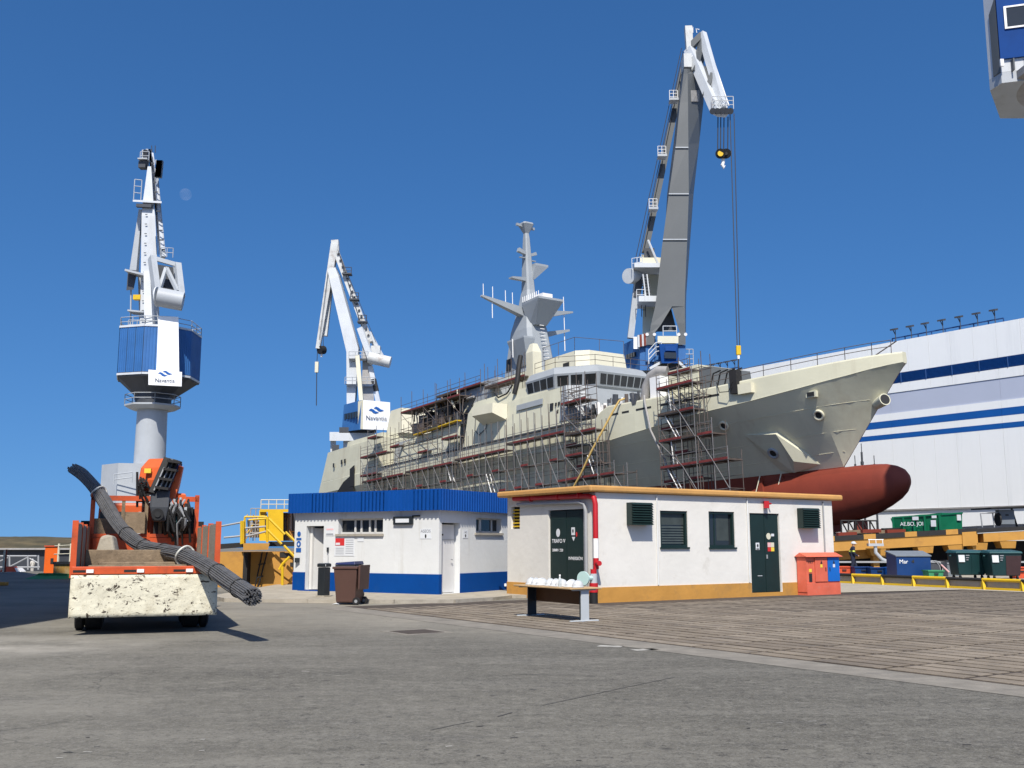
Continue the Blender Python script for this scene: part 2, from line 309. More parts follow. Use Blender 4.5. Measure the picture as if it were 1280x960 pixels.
# ================================================================ ground
def asphalt():
    m = bpy.data.materials.new('asphalt'); m.use_nodes = True; n = m.node_tree.nodes; l = m.node_tree.links; b = n['Principled BSDF']
    g = n.new('ShaderNodeNewGeometry')
    def noise(sc, det=5, ro=.6, vec=None):
        t = n.new('ShaderNodeTexNoise'); t.inputs['Scale'].default_value = sc; t.inputs['Detail'].default_value = det; t.inputs['Roughness'].default_value = ro
        l.new(vec or g.outputs['Position'], t.inputs['Vector']); return t.outputs['Fac']
    def rng(i, a, c, lo, hi):
        r = n.new('ShaderNodeMapRange'); r.inputs[1].default_value = a; r.inputs[2].default_value = c; r.inputs[3].default_value = lo; r.inputs[4].default_value = hi
        l.new(i, r.inputs[0]); return r.outputs[0]
    def mixc(fac, a, c):
        x = n.new('ShaderNodeMix'); x.data_type = 'RGBA'; l.new(fac, x.inputs['Factor'])
        for k, q in (('A', a), ('B', c)):
            if isinstance(q, tuple): x.inputs[k].default_value = (*q, 1)
            else: l.new(q, x.inputs[k])
        return x.outputs['Result']
    def math_(op, a, c):
        x = n.new('ShaderNodeMath'); x.operation = op
        for k, q in enumerate((a, c)):
            if isinstance(q, (int, float)): x.inputs[k].default_value = q
            else: l.new(q, x.inputs[k])
        return x.outputs[0]
    col = mixc(rng(noise(.16, 4), .35, .65, 0, 1), (.078, .073, .060), (.112, .105, .087))
    mp = n.new('ShaderNodeMapping'); mp.inputs['Rotation'].default_value = (0, 0, .35); mp.inputs['Scale'].default_value = (.25, 1.1, 1)
    l.new(g.outputs['Position'], mp.inputs[0])
    col = mixc(rng(noise(.8, 5, .65, mp.outputs[0]), .45, .7, 0, .75), col, (.165, .156, .134))
    col = mixc(rng(noise(1.9, 6, .7, mp.outputs[0]), .55, .72, 0, .6), col, (.045, .043, .042))
    # worn, gritty surface at hand size and coarser
    col = mixc(rng(noise(9., 9, .9), .50, .60, 0, .75), col, (.20, .19, .163))
    col = mixc(rng(noise(6.5, 9, .9), .51, .60, 0, .85), col, (.038, .035, .031))
    col = mixc(rng(noise(2.2, 10, .85), .54, .60, 0, .45), col, (.20, .19, .16))
    # fine aggregate
    col = mixc(rng(noise(38, 2, .8), .5, .68, 0, .55), col, (.20, .195, .18))
    col = mixc(rng(noise(26, 2, .8), .58, .72, 0, .6), col, (.03, .03, .03))
    # pale spilled cement at the left of the yard, with its own outline
    sx = n.new('ShaderNodeSeparateXYZ'); l.new(g.outputs['Position'], sx.inputs[0])
    dx = math_('DIVIDE', math_('ADD', sx.outputs[0], 9.2), 3.4); dy = math_('DIVIDE', math_('ADD', sx.outputs[1], -16.6), 1.9)
    d2 = math_('ADD', math_('MULTIPLY', dx, dx), math_('MULTIPLY', dy, dy))
    fac = math_('MULTIPLY', rng(d2, 0, 1.3, 1, 0), rng(noise(.9, 6, .7), .38, .62, 0, .95)); col = mixc(fac, col, (.36, .34, .30))
    # dusty traffic-worn band before the small buildings
    dy2 = math_('DIVIDE', math_('ADD', math_('ADD', sx.outputs[1], math_('MULTIPLY', sx.outputs[0], .35)), -24.5), 7.0)
    fac = math_('MULTIPLY', rng(math_('MULTIPLY', dy2, dy2), .2, 1.1, 1, 0), rng(noise(.55, 7, .7), .35, .62, .25, .85)); col = mixc(fac, col, (.25, .23, .19))
    # drifted cement dust thickening towards the left of the yard
    fac = math_('MULTIPLY', rng(sx.outputs[0], -9, 2, .75, 0), rng(noise(.35, 8, .75), .40, .62, 0, 1)); col = mixc(fac, col, (.215, .203, .172))
    # cracks
    vo = n.new('ShaderNodeTexVoronoi'); vo.feature = 'DISTANCE_TO_EDGE'; vo.inputs['Scale'].default_value = .16
    ad = n.new('ShaderNodeMixRGB'); ad.blend_type = 'ADD'; ad.inputs[0].default_value = 1.2
    nn = n.new('ShaderNodeTexNoise'); nn.inputs['Scale'].default_value = .9; nn.inputs['Detail'].default_value = 5; l.new(g.outputs['Position'], nn.inputs['Vector'])
    l.new(g.outputs['Position'], ad.inputs[1]); l.new(nn.outputs['Color'], ad.inputs[2]); l.new(ad.outputs[0], vo.inputs['Vector'])
    fac = math_('MULTIPLY', rng(vo.outputs['Distance'], 0, .003, .45, 0), rng(noise(.3, 3), .53, .60, 0, 1)); col = mixc(fac, col, (.025, .025, .024))
    # dark oil spots
    v2 = n.new('ShaderNodeTexVoronoi'); v2.inputs['Scale'].default_value = 1.1; l.new(g.outputs['Position'], v2.inputs['Vector'])
    fac = math_('MULTIPLY', rng(v2.outputs['Distance'], .0, .09, .85, 0), rng(noise(2.3, 2), .5, .6, 0, 1)); col = mixc(fac, col, (.03, .029, .028))
    l.new(col, b.inputs['Base Color']); b.inputs['Roughness'].default_value = .88; b.inputs['Specular IOR Level'].default_value = .25
    bp = n.new('ShaderNodeBump'); bp.inputs['Strength'].default_value = .5; bp.inputs['Distance'].default_value = .012
    l.new(noise(45, 3, .7), bp.inputs['Height']); l.new(bp.outputs[0], b.inputs['Normal'])
    return m
M_asph = asphalt()
mb = MB()
def q(*p, z=0): mb.add([(x, y, z) for x, y in p], [tuple(range(len(p)))])
q((-400,-80),(400,-80),(400,62),(-26,62),(-110,62),(-400,62)); q((-400,62),(-110,62),(-110,140),(-400,140)); q((-26,62),(400,62),(400,140),(-59,140)); q((-400,140),(-110,140),(-59,140),(400,140),(400,420),(-400,420))
GRD = struct('ground', mb, M_asph)
M_tar = mat('tar', (.062,.058,.053), .7, .2, 3); M_chalk = mat('worn_paint', (.33,.32,.29), .9, .3, 6)
def strip(name, pts, w, m, z=.004):
    b = MB(); pts = [gr(*p)+V((0,0,z)) for p in pts]
    for i, (a, c2) in enumerate(zip(pts[:-1], pts[1:])):
        d = (c2-a).normalized(); s = V((-d.y, d.x, 0))*w/2; b.add([a-s, c2-s, c2+s, a+s], [(0,1,2,3)])
    part(name, b, m, GRD)
strip('tar_seam', [(678,882),(720,873),(770,862),(842,847)], .013, M_tar); strip('tar_seam', [(538,913),(566,907),(592,902)], .013, M_tar); strip('tar_seam', [(622,896),(640,891)], .02, M_tar)
strip('tar_seam', [(640,843),(700,844),(745,846)], .015, M_tar)
strip('paint_mark', [(748,807.5),(778,808.5)], .22, M_chalk); strip('paint_mark', [(792,813),(820,811.5)], .2, M_chalk)
random.seed(77)
for k in range(46):
    u, v = random.uniform(10,1240), 812+random.random()**.7*145
    if v < 790+ (u-640)*.13 and u > 640: continue
    w_ = random.uniform(4,11); strip('pebble_mark', [(u,v),(u+w_,v+random.uniform(-.7,.7))], random.uniform(.010,.026), M_tar if k % 3 else M_chalk)
mb = MB(); q((-110,62),(-26,62),(-59,140),(-110,140), z=-2.0)
for a, b in (((-110,62),(-26,62)),((-26,62),(-59,140)),((-59,140),(-110,140)),((-110,140),(-110,62))):
    mb.add([(*a,0),(*b,0),(*b,-2),(*a,-2)], [(0,1,2,3)])
struct('slipway_basin_ground', mb, M_concrete)
M_sea = mat('sea_water', (.02, .05, .09), .15, .1, .02, .3, .3); mb = MB(); q((-16000,-2000),(16000,-2000),(16000,18000),(-16000,18000), z=-4); struct('sea', mb, M_sea)
# far scrub hills on the left
M_hill = mat('scrub_hill', (.085, .066, .032), .95, .5, .09, 0, 1, dirt=(.035, .038, .018), dirt_amt=.6, dirt_scale=.05)
mb = MB(); nx, ny = 90, 14; vs = []
from mathutils import noise as NZ
for j in range(ny+1):
    for i in range(nx+1):
        x = -560+i*6.; y = 470+j*12.
        e = max(0, min(1, (-135-x)/110.)); e = e*e*(3-2*e)
        h = math.sin(math.pi*min(1, j/(ny*.55))*.5)*9.0*e*(1+.18*NZ.noise((x*.02, y*.02, 0)))+1.1*NZ.noise((x*.07, y*.07, 3))+.5*NZ.noise((x*.3, y*.3, 5))*(e+.1)
        vs.append((x, y, -4.5+max(0, h+.4*e)))
mb.add(vs, [(j*(nx+1)+i, j*(nx+1)+i+1, (j+1)*(nx+1)+i+1, (j+1)*(nx+1)+i) for j in range(ny) for i in range(nx)])
struct('hills', mb, M_hill, True)
# ---------------------------------------------------------------- block paving laid on the yard grid
A56, A146 = math.radians(56), math.radians(146)
E2 = V((math.sin(A56), math.cos(A56), 0)); E1 = V((-math.sin(A146), -math.cos(A146), 0)); G0 = V((5.4, 11.2, 0))+E2*.78
def G(a, c, z=0.): return G0+E1*a+E2*c+V((0,0,z))
mb = MB(); mb.add([G(-14,-.78,.004),G(18.6,-.78,.004),G(18.6,0,.004),G(-14,0,.004)], [(0,1,2,3)])
M_strip = mat('edge_strip_concrete', (.195, .178, .150), .9, .22, 2.5, .4, 20, dirt=(.12,.115,.105), dirt_amt=.35, dirt_scale=1.6)
struct('concrete_edge_strip', mb, M_strip)
mb = MB(); mb.add([G(-14,0,.003),G(18.6,0,.003),G(18.6,34,.003),G(-14,34,.003)], [(0,3,2,1)])
pav = struct('paving', mb, M_joint)
PV = []
for k, (cc, dd) in enumerate((((.178,.147,.111),.2), ((.198,.165,.126),.22), ((.163,.134,.102),.22), ((.215,.180,.139),.2))):
    PV.append(mat('paving_block_%d' % k, cc, .88, dd, 1.7, .4, 30, dirt=(.085,.076,.068), dirt_amt=.35, dirt_scale=1.3))
LA, LC = 1.16, .37; cells = []
for ia in range(int(-14/LA), int(18.5/LA)):
    for ic in range(0, 88):
        a0, c0 = ia*LA+.02, ic*LC; a1, c1 = a0+LA, c0+LC
        if a1 > 15.95 and c1 > 6.2: continue
        P = G((a0+a1)/2, (c0+c1)/2)
        if P.y < 6.5 or abs(P.x)/P.y > .62: continue
        if P.x > 13.1+(43.5-P.y)*.47 : continue
        cells.append((P.length, a0, a1, c0, c1))
cells.sort()
def block_mesh(m):
    b = MB(); x, y, h, e = LA/2-.045, LC/2-.052, .010, .006
    b.add([(-x,-y,-.003),(x,-y,-.003),(x,y,-.003),(-x,y,-.003),(-x,-y,h-.003),(x,-y,h-.003),(x,y,h-.003),(-x,y,h-.003),(-x+e,-y+e,h),(x-e,-y+e,h),(x-e,y-e,h),(-x+e,y-e,h)],
          [(0,1,5,4),(1,2,6,5),(2,3,7,6),(3,0,4,7),(4,5,9,8),(5,6,10,9),(6,7,11,10),(7,4,8,11),(8,9,10,11)])
    return mesh_of(b, 'paving_block', m, (0,0,0), False)
BM = [block_mesh(m) for m in PV]; rest = MB()
rzb = math.atan2(E1.y, E1.x)
for i, (d, a0, a1, c0, c1) in enumerate(cells):
    P = G((a0+a1)/2, (c0+c1)/2, .006+random.uniform(0, .004)); k = random.randrange(4)
    if i < 300:
        o = bpy.data.objects.new('paving_block', BM[k]); COL.objects.link(o); o.parent = pav; o.location = P; o.rotation_euler = (random.uniform(-.003,.003), random.uniform(-.002,.002), rzb)
    else:
        w = .105+.0006*max(0, d-14)
        e1, e2 = E1*(LA-.09)/2, E2*(LC-w)/2
        rest.add([P-e1-e2, P+e1-e2, P+e1+e2, P-e1+e2], [(0,3,2,1)], k)
        n0 = len(rest.v)
o = part('paving_block_field', rest, PV, pav); o['kind'] = 'stuff'
for x in range(-10, 15):      # dark cast-in rails across the blocks
    pass
# ---------------------------------------------------------------- pavement round the white and blue building
mb = MB(); K = [(-8.9,31.0),(-8.0,29.3),(-5.6,28.75),(-3.2,28.45),(-1.6,28.6),(-.6,29.8),(.0,31.2),(1.2,31.6),(1.2,44),(-8.9,44)]
mb.loft([[V((x,y,0)) for x,y in K], [V((x,y,.09)) for x,y in K]]); mb.f = mb.f[:-2]+[mb.f[-1]]; mb.mi = mb.mi[:-1]
struct('pavement', mb, M_concrete)
mb = MB(); pts = [V((x,y,.05)) for x,y in K[0:6]]
for a, b in zip(pts[:-1], pts[1:]): mb.beam(a, b, .14, .11)
struct('kerb', mb, M_kerb)
# yard concrete on the right, beyond the paving
mb = MB(); mb.add([(10.6,34.25,.022),(15.8,36.6,.022),(22,26,.022),(70,26,.022),(70,62,.022),(19,62,.022),(10.2,46,.022)], [(0,1,2,3,4,5,6)])
struct('yard_slab', mb, M_concrete)
# manhole in the asphalt
c = gr(521,790); t = thing('manhole_cover', 'square grey manhole cover with pale concrete frame set in the asphalt', 'manhole', c)
part('frame', MB().box(c+V((0,0,.003)), (1.0,1.0,.006), rzb), M_strip, t); part('lid', MB().box(c+V((0,0,.006)), (.74,.74,.008), rzb), M_joint, t)
# ================================================================ generic wall with openings
def wall(mbx, o, d, L, z0, z1, holes, depth, mi=0):
    """outer face and reveals of one wall; d along the wall, the outside lies to the right of d seen from above"""
    d = V(d).normalized(); n = V((d.y, -d.x, 0)); Pt = lambda x, z, e=0.: V((o[0], o[1], 0))+d*x-n*e+V((0,0,z))
    xs = sorted({0, L, *[h[0] for h in holes], *[h[1] for h in holes]}); zs = sorted({z0, z1, *[h[2] for h in holes], *[h[3] for h in holes]})
    inside = lambda x, z: any(h[0] < x < h[1] and h[2] < z < h[3] for h in holes)
    for a, b in zip(xs[:-1], xs[1:]):
        for c_, e in zip(zs[:-1], zs[1:]):
            if not inside((a+b)/2, (c_+e)/2): mbx.add([Pt(a,c_),Pt(b,c_),Pt(b,e),Pt(a,e)], [(0,1,2,3)], mi)
    for x0, x1, a, b in holes:
        mbx.add([Pt(x0,a),Pt(x0,b),Pt(x0,b,depth),Pt(x0,a,depth)], [(0,1,2,3)], mi); mbx.add([Pt(x1,a),Pt(x1,b),Pt(x1,b,depth),Pt(x1,a,depth)], [(3,2,1,0)], mi)
        mbx.add([Pt(x0,b),Pt(x1,b),Pt(x1,b,depth),Pt(x0,b,depth)], [(0,1,2,3)], mi); mbx.add([Pt(x0,a),Pt(x1,a),Pt(x1,a,depth),Pt(x0,a,depth)], [(3,2,1,0)], mi)
    return Pt
def quad(Pt, x0, x1, z0, z1, e=0.): return [Pt(x0,z0,e), Pt(x1,z0,e), Pt(x1,z1,e), Pt(x0,z1,e)]
def mesh_nofix(name, mb, m, parent):
    me = bpy.data.meshes.new(name); o0 = base_of(parent); me.from_pydata([(p[0]-o0[0],p[1]-o0[1],p[2]-o0[2]) for p in mb.v], [], mb.f)
    for k in (m if isinstance(m, (list,tuple)) else [m]): me.materials.append(k)
    o = bpy.data.objects.new(name, me); COL.objects.link(o); o.parent = parent; ROOT[o] = ROOT[parent]; return o
# ================================================================ right building (transformer hut)
RC = V((2.32, 28.6, 0)); t = thing('transformer_hut', 'low white hut with ochre base and flat ochre roof, dark green doors', 'building', RC); RB = t
LF = 10.0; LB = 4.4
mb = MB(); holesF = [(2.38,3.46,1.51,2.56),(4.33,5.42,1.50,2.57),(6.08,7.42,.10,2.55)]
F_ = wall(mb, RC, E2, LF, 0, 3.02, holesF, .22)
# left flank: direction towards the corner so that the outside is on its right
LO = RC+E1*LB; holesL = [(LB-2.23,LB-.55,.08,2.58),(LB-4.2,LB-3.72,2.06,2.74)]
L_ = wall(mb, LO, -E1, LB, 0, 3.02, holesL, .16)
B_ = wall(mb, RC+E2*LF, E1, LB, 0, 3.02, [], .2); wall(mb, RC+E2*LF+E1*LB, -E2, LF, 0, 3.02, [], .2)
mesh_nofix('wall', mb, M_white2, t)
# base band, stepping round the doors
def band(Pt, x0, x1, z1, m, th=.025, z0=0): part('base_band', MB().plate(quad(Pt,x0,x1,z0,z1), th, off=th), m, t)
band(F_, 0, 6.05, .42, M_ochre); band(F_, 7.45, LF, .40, M_ochre); band(F_, 6.05, 7.45, .12, M_ochre); band(L_, LB-.55, LB+.025, .43, M_ochre); band(L_, 0, LB-2.25, .45, M_ochre); band(L_, LB-2.25, LB-.55, .08, M_ochre); band(B_, 0, LB, .40, M_ochre)
roof = MB(); o_ = .30
rp = [RC-E2*.28-E1*.14, RC+E2*(LF+.42)-E1*.14, RC+E2*(LF+.42)+E1*(LB+.2), RC-E2*.28+E1*(LB+.2)]
roof.loft([[p+V((0,0,3.03)) for p in rp], [p+V((0,0,3.21)) for p in rp]]); part('roof', roof, M_roofochre, t, bevel=.05)
# windows
for (x0,x1,z0,z1) in holesF[:2]:
    w = part('window', MB().plate(quad(F_,x0,x1,z0,z1,.12), .02), M_glass, t)
    for a,b,c_,e in ((x0,x0+.07,z0,z1),(x1-.07,x1,z0,z1),(x0+.07,x1-.07,z0,z0+.07),(x0+.07,x1-.07,z1-.07,z1)): part('frame', MB().plate(quad(F_,a,b,c_,e,.03), .1), M_darkgreen, w)
    part('sill', MB().plate(quad(F_,x0-.03,x1+.03,z0-.05,z0), .1, off=.05), M_darkgreen, w)
    if x0 < 4:
        for k in range(7): part('slat', MB().plate([F_(x0+.09,z0+.1+k*.075,.085),F_(x1-.09,z0+.1+k*.075,.085),F_(x1-.09,z0+.155+k*.075,.11),F_(x0+.09,z0+.155+k*.075,.11)], .006), M_glass2, w)
        part('blind', MB().plate(quad(F_,x0+.07,x1-.07,z0+.64,z1-.07,.11), .006), M_glass2, w)
    else:
        part('inner_sash', MB().plate(quad(F_,x0+.30,x0+.36,z0+.07,z1-.07,.11), .02), M_darkgreen, w); part('blind', MB().plate(quad(F_,x0+.42,x1-.16,z0+.2,z1-.1,.115), .006), M_glass2, w)
# vents: louvred hoods
for x0, x1, z0, z1, dp in ((1.10,1.86,2.13,2.76,.30),(8.26,9.04,2.10,2.74,.30)):
    v = part('vent_hood', MB().hexa([F_(x0,z0,-.02),F_(x1,z0,-.02),F_(x1,z0,-dp+.05),F_(x0,z0,-dp+.05)], [F_(x0,z1,-.02),F_(x1,z1,-.02),F_(x1,z1,-dp+.05),F_(x0,z1,-dp+.05)]), M_darkgreen, t)
    for k in range(9): part('slat', MB().plate([F_(x0-.01,z0+.01+k*.07,-dp),F_(x1+.01,z0+.01+k*.07,-dp),F_(x1+.01,z0+.065+k*.07,-dp+.05),F_(x0-.01,z0+.065+k*.07,-dp+.05)], .008), M_darkgreen, v)
# front double door with stickers
d = part('double_door', MB().plate(quad(F_,6.10,7.40,.12,2.53,.05), .04), M_darkgreen, t)
part('leaf', MB().plate(quad(F_,6.13,6.74,.14,2.50,.048), .03, off=.018), M_darkgreen, d); part('leaf', MB().plate(quad(F_,6.76,7.37,.14,2.50,.048), .03, off=.018), M_darkgreen, d)
part('handle', MB().plate(quad(F_,6.80,6.84,1.15,1.27,.03), .03, off=.03), M_grey, d)
def rnd(Pt, x, z, rx, rz, e, m, par, name='sticker'): part(name, MB().plate([Pt(x+rx*math.cos(a), z+rz*math.sin(a), e) for a in [i*math.pi/9 for i in range(18)]], .006), m, par)
rnd(F_,6.93,1.84,.10,.10,.02,M_cream,d); part('sticker', MB().plate(quad(F_,7.05,7.18,1.84,1.92,.02),.006), M_paper, d)
part('sticker', MB().plate(quad(F_,6.34,6.50,1.42,1.64,.02),.006), M_paper, d); rnd(F_,6.42,1.55,.035,.05,.014,M_inkblack,d); part('sticker', MB().plate(quad(F_,6.36,6.48,1.43,1.465,.018),.006), M_inkblack, d)
for x0,x1,z0,z1,mm in ((6.87,7.02,1.50,1.65,M_signpink),(7.02,7.17,1.50,1.65,M_cream),(6.87,7.02,1.37,1.50,M_signred),(7.02,7.17,1.37,1.50,M_signyellow)): part('sticker', MB().plate(quad(F_,x0+.004,x1-.004,z0+.004,z1-.004,.02),.006), mm, d)
part('sticker', MB().plate(quad(F_,6.38,6.58,.62,.635,.02),.006), M_paper, d)
# flank door with lettering
d = part('double_door', MB().plate(quad(L_,LB-2.21,LB-.57,.1,2.56,.06), .04), M_darkgreen, t)
xm = LB-1.39
part('leaf', MB().plate(quad(L_,LB-2.19,xm-.01,.12,2.54,.055), .03, off=.015), M_darkgreen, d); part('leaf', MB().plate(quad(L_,xm+.01,LB-.59,.12,2.54,.055), .03, off=.015), M_darkgreen, d)
rnd(L_,LB-1.80,1.92,.09,.12,.03,M_paper,d)
tx = lambda s, x, z, size, m=M_sign: text(d, s, L_(x, z, .032), -E1, (0,0,1), size, m)
tx('TRAFO V', LB-1.78, 1.68, .16); tx('20000 / 220', LB-1.83, 1.42, .11); tx('INVERSIÓN', LB-.98, 1.19, .13)
part('sticker', MB().plate(quad(L_,LB-1.16,LB-1.0,1.85,2.07,.03),.006), M_paper, d); part('sticker', MB().plate([L_(LB-1.14,1.80,.03),L_(LB-1.06,1.68,.03),L_(LB-.98,1.80,.03)],.006), M_paper, d); rnd(L_,LB-.92,1.87,.03,.07,.03,M_signred,d); rnd(L_,LB-1.08,1.97,.03,.05,.024,M_inkblack,d)
# barred yellow opening near the blue building
w = part('window', MB().plate(quad(L_,LB-4.19,LB-3.73,2.07,2.73,.13), .02), M_asphdark, t)
for k in range(6): part('bar', MB().plate([L_(LB-4.18,2.12+k*.1,.06),L_(LB-3.75,2.12+k*.1,.06),L_(LB-3.75,2.16+k*.1,.06),L_(LB-4.18,2.16+k*.1,.06)], .03), M_yellow, w)
# pipes on the walls
pp = lambda a, z, e=-.09: L_(LB-a, z, e)
part('drain_pipe', MB().tube([pp(3.7,2.80),pp(.62,2.76),pp(.40,2.70),pp(.33,2.5),pp(.33,.35)], .05, 10), M_grey, t, True)
fp = part('fire_pipe', MB().tube([pp(3.9,2.98),pp(.18,2.92),pp(-.05,2.86),pp(-.10,2.7),pp(-.10,1.75)], .075, 12), M_red, t, True)
part('white_band', MB().tube([pp(-.10,1.75),pp(-.10,1.22)], .076, 12), M_pipewhite, fp, True)
part('riser', MB().tube([pp(-.10,1.22),pp(-.10,.92)], .078, 12), M_red, fp, True); part('valve', MB().tube([pp(-.16,1.08,-.1),pp(-.34,1.08,-.16)], .07, 10), M_red, fp, True)
for a in (3.0, 1.6, .6): part('clamp', MB().tube([pp(a+.03,2.955),pp(a-.03,2.955)], .1, 10), M_red, fp, True)
part('conduit', MB().tube([F_(2.24,2.98,-.03),F_(2.24,.44,-.03)], .022, 6), M_white, t); part('conduit', MB().tube([F_(5.97,2.98,-.03),F_(5.97,.44,-.03)], .022, 6), M_white, t); part('conduit', MB().tube([F_(9.52,2.98,-.03),F_(9.52,1.32,-.03)], .025, 6), M_grey, t)
lm = part('wall_lamp', MB().box(F_(6.75,2.82,-.09), (.16,.16,.22), 0), M_red, t); part('bracket', MB().tube([F_(6.9,2.85,0),F_(6.9,2.85,-.16)], .03, 6), M_red, lm)
# pump and hydrant at the corner
hb = pp(-.10, 0, -.18); h = thing('fire_hydrant', 'red and black hydrant with pale blue round cap at the hut corner', 'hydrant', hb)
part('body', MB().tube([hb, hb+V((0,0,.30))], .11, 12), M_black, h, True); part('barrel', MB().tube([hb+V((0,0,.30)), hb+V((0,0,.55))], .12, 12), M_red, h, True); part('collar', MB().tube([hb+V((0,0,.55)), hb+V((0,0,.80))], .10, 12), M_lgrey, h, True); part('bonnet', MB().tube([hb+V((0,0,.80)), hb+V((0,0,.92))], .085, 12), M_red, h, True)
M_mint = mat('pale_mint', (.42,.58,.55), .5, .06, 3)
part('outlet', MB().tube([hb+V((0,0,.68)), hb+V((-.28,-.2,.68))], .07, 10), M_mint, h, True); part('round_cap', MB().disc(hb+V((-.28,-.2,.68)), (-.6,-.8,0), .19, .05), M_mint, h, True)
# ================================================================ left building (toilets)
LC_ = V((-2.22, 31.56, 0)); aL = math.radians(121.4); aR = math.radians(30.7)
DL = V((math.sin(aL), math.cos(aL), 0)); DR = V((math.sin(aR), math.cos(aR), 0)); LL = 5.92; LR = 4.25
t = thing('toilet_block', 'small white building with blue base and blue corrugated roof edge', 'building', LC_); TB = t
mb = MB(); hl = [(LL-5.40,LL-4.64,.10,2.19),(LL-4.02,LL-2.18,1.92,2.41)]; hr = [(.14,1.15,.10,2.25),(2.07,3.66,1.96,2.44)]
A_ = wall(mb, LC_-DL*LL, DL, LL, 0, 2.72, hl, .25); C_ = wall(mb, LC_, DR, LR, 0, 2.72, hr, .28)
wall(mb, LC_+DR*LR, -DL, LL, 0, 2.72, [], .1); wall(mb, LC_-DL*LL+DR*LR, -DR, LR, 0, 2.72, [], .1)
mesh_nofix('wall', mb, M_white, t)
def bandq(Pt, x0, x1, z1): part('base_band', MB().plate(quad(Pt,x0,x1,.0,z1), .02, off=.02), M_blue, t)
bandq(A_,-.02,LL-5.40,.68); bandq(A_,LL-4.64,LL+.02,.69); bandq(C_,-.02,.14,.69); bandq(C_,1.15,LR,.69); bandq(A_,LL-5.40,LL-4.64,.12)
part('roof_slab', MB().loft([[p+V((0,0,2.70)) for p in (LC_-DL*LL, LC_, LC_+DR*LR, LC_+DR*LR-DL*LL)], [p+V((0,0,2.80)) for p in (LC_-DL*LL, LC_, LC_+DR*LR, LC_+DR*LR-DL*LL)]]), M_white, t)
# corrugated fascia, sheet by sheet
def fascia(o, d, L, n, z0, z1):
    d = V(d); nn = V((d.y, -d.x, 0)); w = L/n
    for k in range(n):
        prof = []; m_ = max(4, round(w/.145))
        for i in range(m_):
            x = k*w+i*w/m_; s = w/m_
            prof += [(x, 0), (x+s*.42, 0), (x+s*.55, .035), (x+s*.87, .035)]
        prof.append(((k+1)*w-.004, 0))
        b = MB(); jit = random.uniform(-.006, .006)
        ring = [V(o)+d*x+nn*(e-.01*k%.004) for x, e in prof]; top = [p+V((0,0,z1+jit)) for p in ring]; bot = [p+V((0,0,z0+jit)) for p in ring]
        b.loft([bot, top], cap=False, closed=False); off = [p-nn*.02 for p in ring]
        part('fascia_sheet', b, M_bluesheet, t)
nl = V((DL.y,-DL.x,0)); nr = V((DR.y,-DR.x,0)); FO = .16
cx_ = LC_+nl*FO+ (DL*FO*1.0)
fascia(LC_-DL*(LL+.18)+nl*FO, DL, LL+.18+.16, 6, 2.62, 3.27); fascia(LC_+nr*FO-DR*.16, DR, LR+.40, 4, 2.62, 3.27)
part('fascia_back', MB().loft([[p+V((0,0,2.625)) for p in (LC_-DL*(LL+.17)+nl*.158, LC_+nl*.158+DL*.158, LC_+DR*(LR+.2)+nr*.158, LC_+DR*(LR+.2)-DL*(LL+.17))], [p+V((0,0,3.24)) for p in (LC_-DL*(LL+.17)+nl*.158, LC_+nl*.158+DL*.158, LC_+DR*(LR+.2)+nr*.158, LC_+DR*(LR+.2)-DL*(LL+.17))]]), M_bluesheet, t)
# open door on the left face, closed one on the right
d = part('door', MB().plate([A_(LL-5.28,.12,.24),A_(LL-4.66,.12,.62),A_(LL-4.66,2.12,.62),A_(LL-5.28,2.12,.24)], .04), M_doorgrey, t); part('jamb', MB().plate(quad(A_,LL-5.37,LL-5.27,.12,2.17,.16), .08), M_alu, d)
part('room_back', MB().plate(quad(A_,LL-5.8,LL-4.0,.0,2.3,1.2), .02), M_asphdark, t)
d = part('door', MB().plate(quad(C_,.17,1.12,.12,2.2,.2), .04), M_doorwhite, t); part('frame', MB().plate(quad(C_,.15,.24,.12,2.2,.17), .03), M_grey, d); part('handle', MB().tube([C_(.95,1.12,.14),C_(.87,1.12,.14)], .02, 6), M_grey, d); part('nameplate', MB().plate(quad(C_,.32,.50,1.86,1.91,.19), .006), M_inkblack, d); part('weatherboard', MB().plate(quad(C_,.24,1.12,1.72,1.75,.19), .02), M_doorgrey, d)
# windows
def slider(Pt, x0, x1, z0, z1, split):
    w = part('window', MB().plate(quad(Pt,x0,x1,z0,z1,.2), .02), M_glass, t); fr = [(x0,x1,z0,z0+.06),(x0,x1,z1-.05,z1)]+[(s-.03,s+.03,z0,z1) for s in split]
    for a,b,c_,e in fr: part('frame', MB().plate(quad(Pt,a,b,c_,e,.16), .04), M_alu, w)
    part('sill', MB().plate(quad(Pt,x0-.08,x1+.04,z0-.07,z0), .26, off=.06), M_kerb, w)
slider(A_, *hl[1], [LL-3.45,LL-3.20,LL-2.85,LL-2.62,LL-2.24]); slider(C_, *hr[1], [2.55,3.3,2.60])
lf = part('light_fitting', MB().plate(quad(A_,LL-1.72,LL-.98,2.20,2.45), .12, off=.08), M_darkbin, t); part('diffuser', MB().plate(quad(A_,LL-1.62,LL-1.1,2.26,2.38), .02, off=.09), M_paper, lf); part('conduit', MB().tube([A_(LL-1.0,2.46,-.03),A_(LL-.72,2.46,-.03)], .025, 6), M_darkbin, lf)
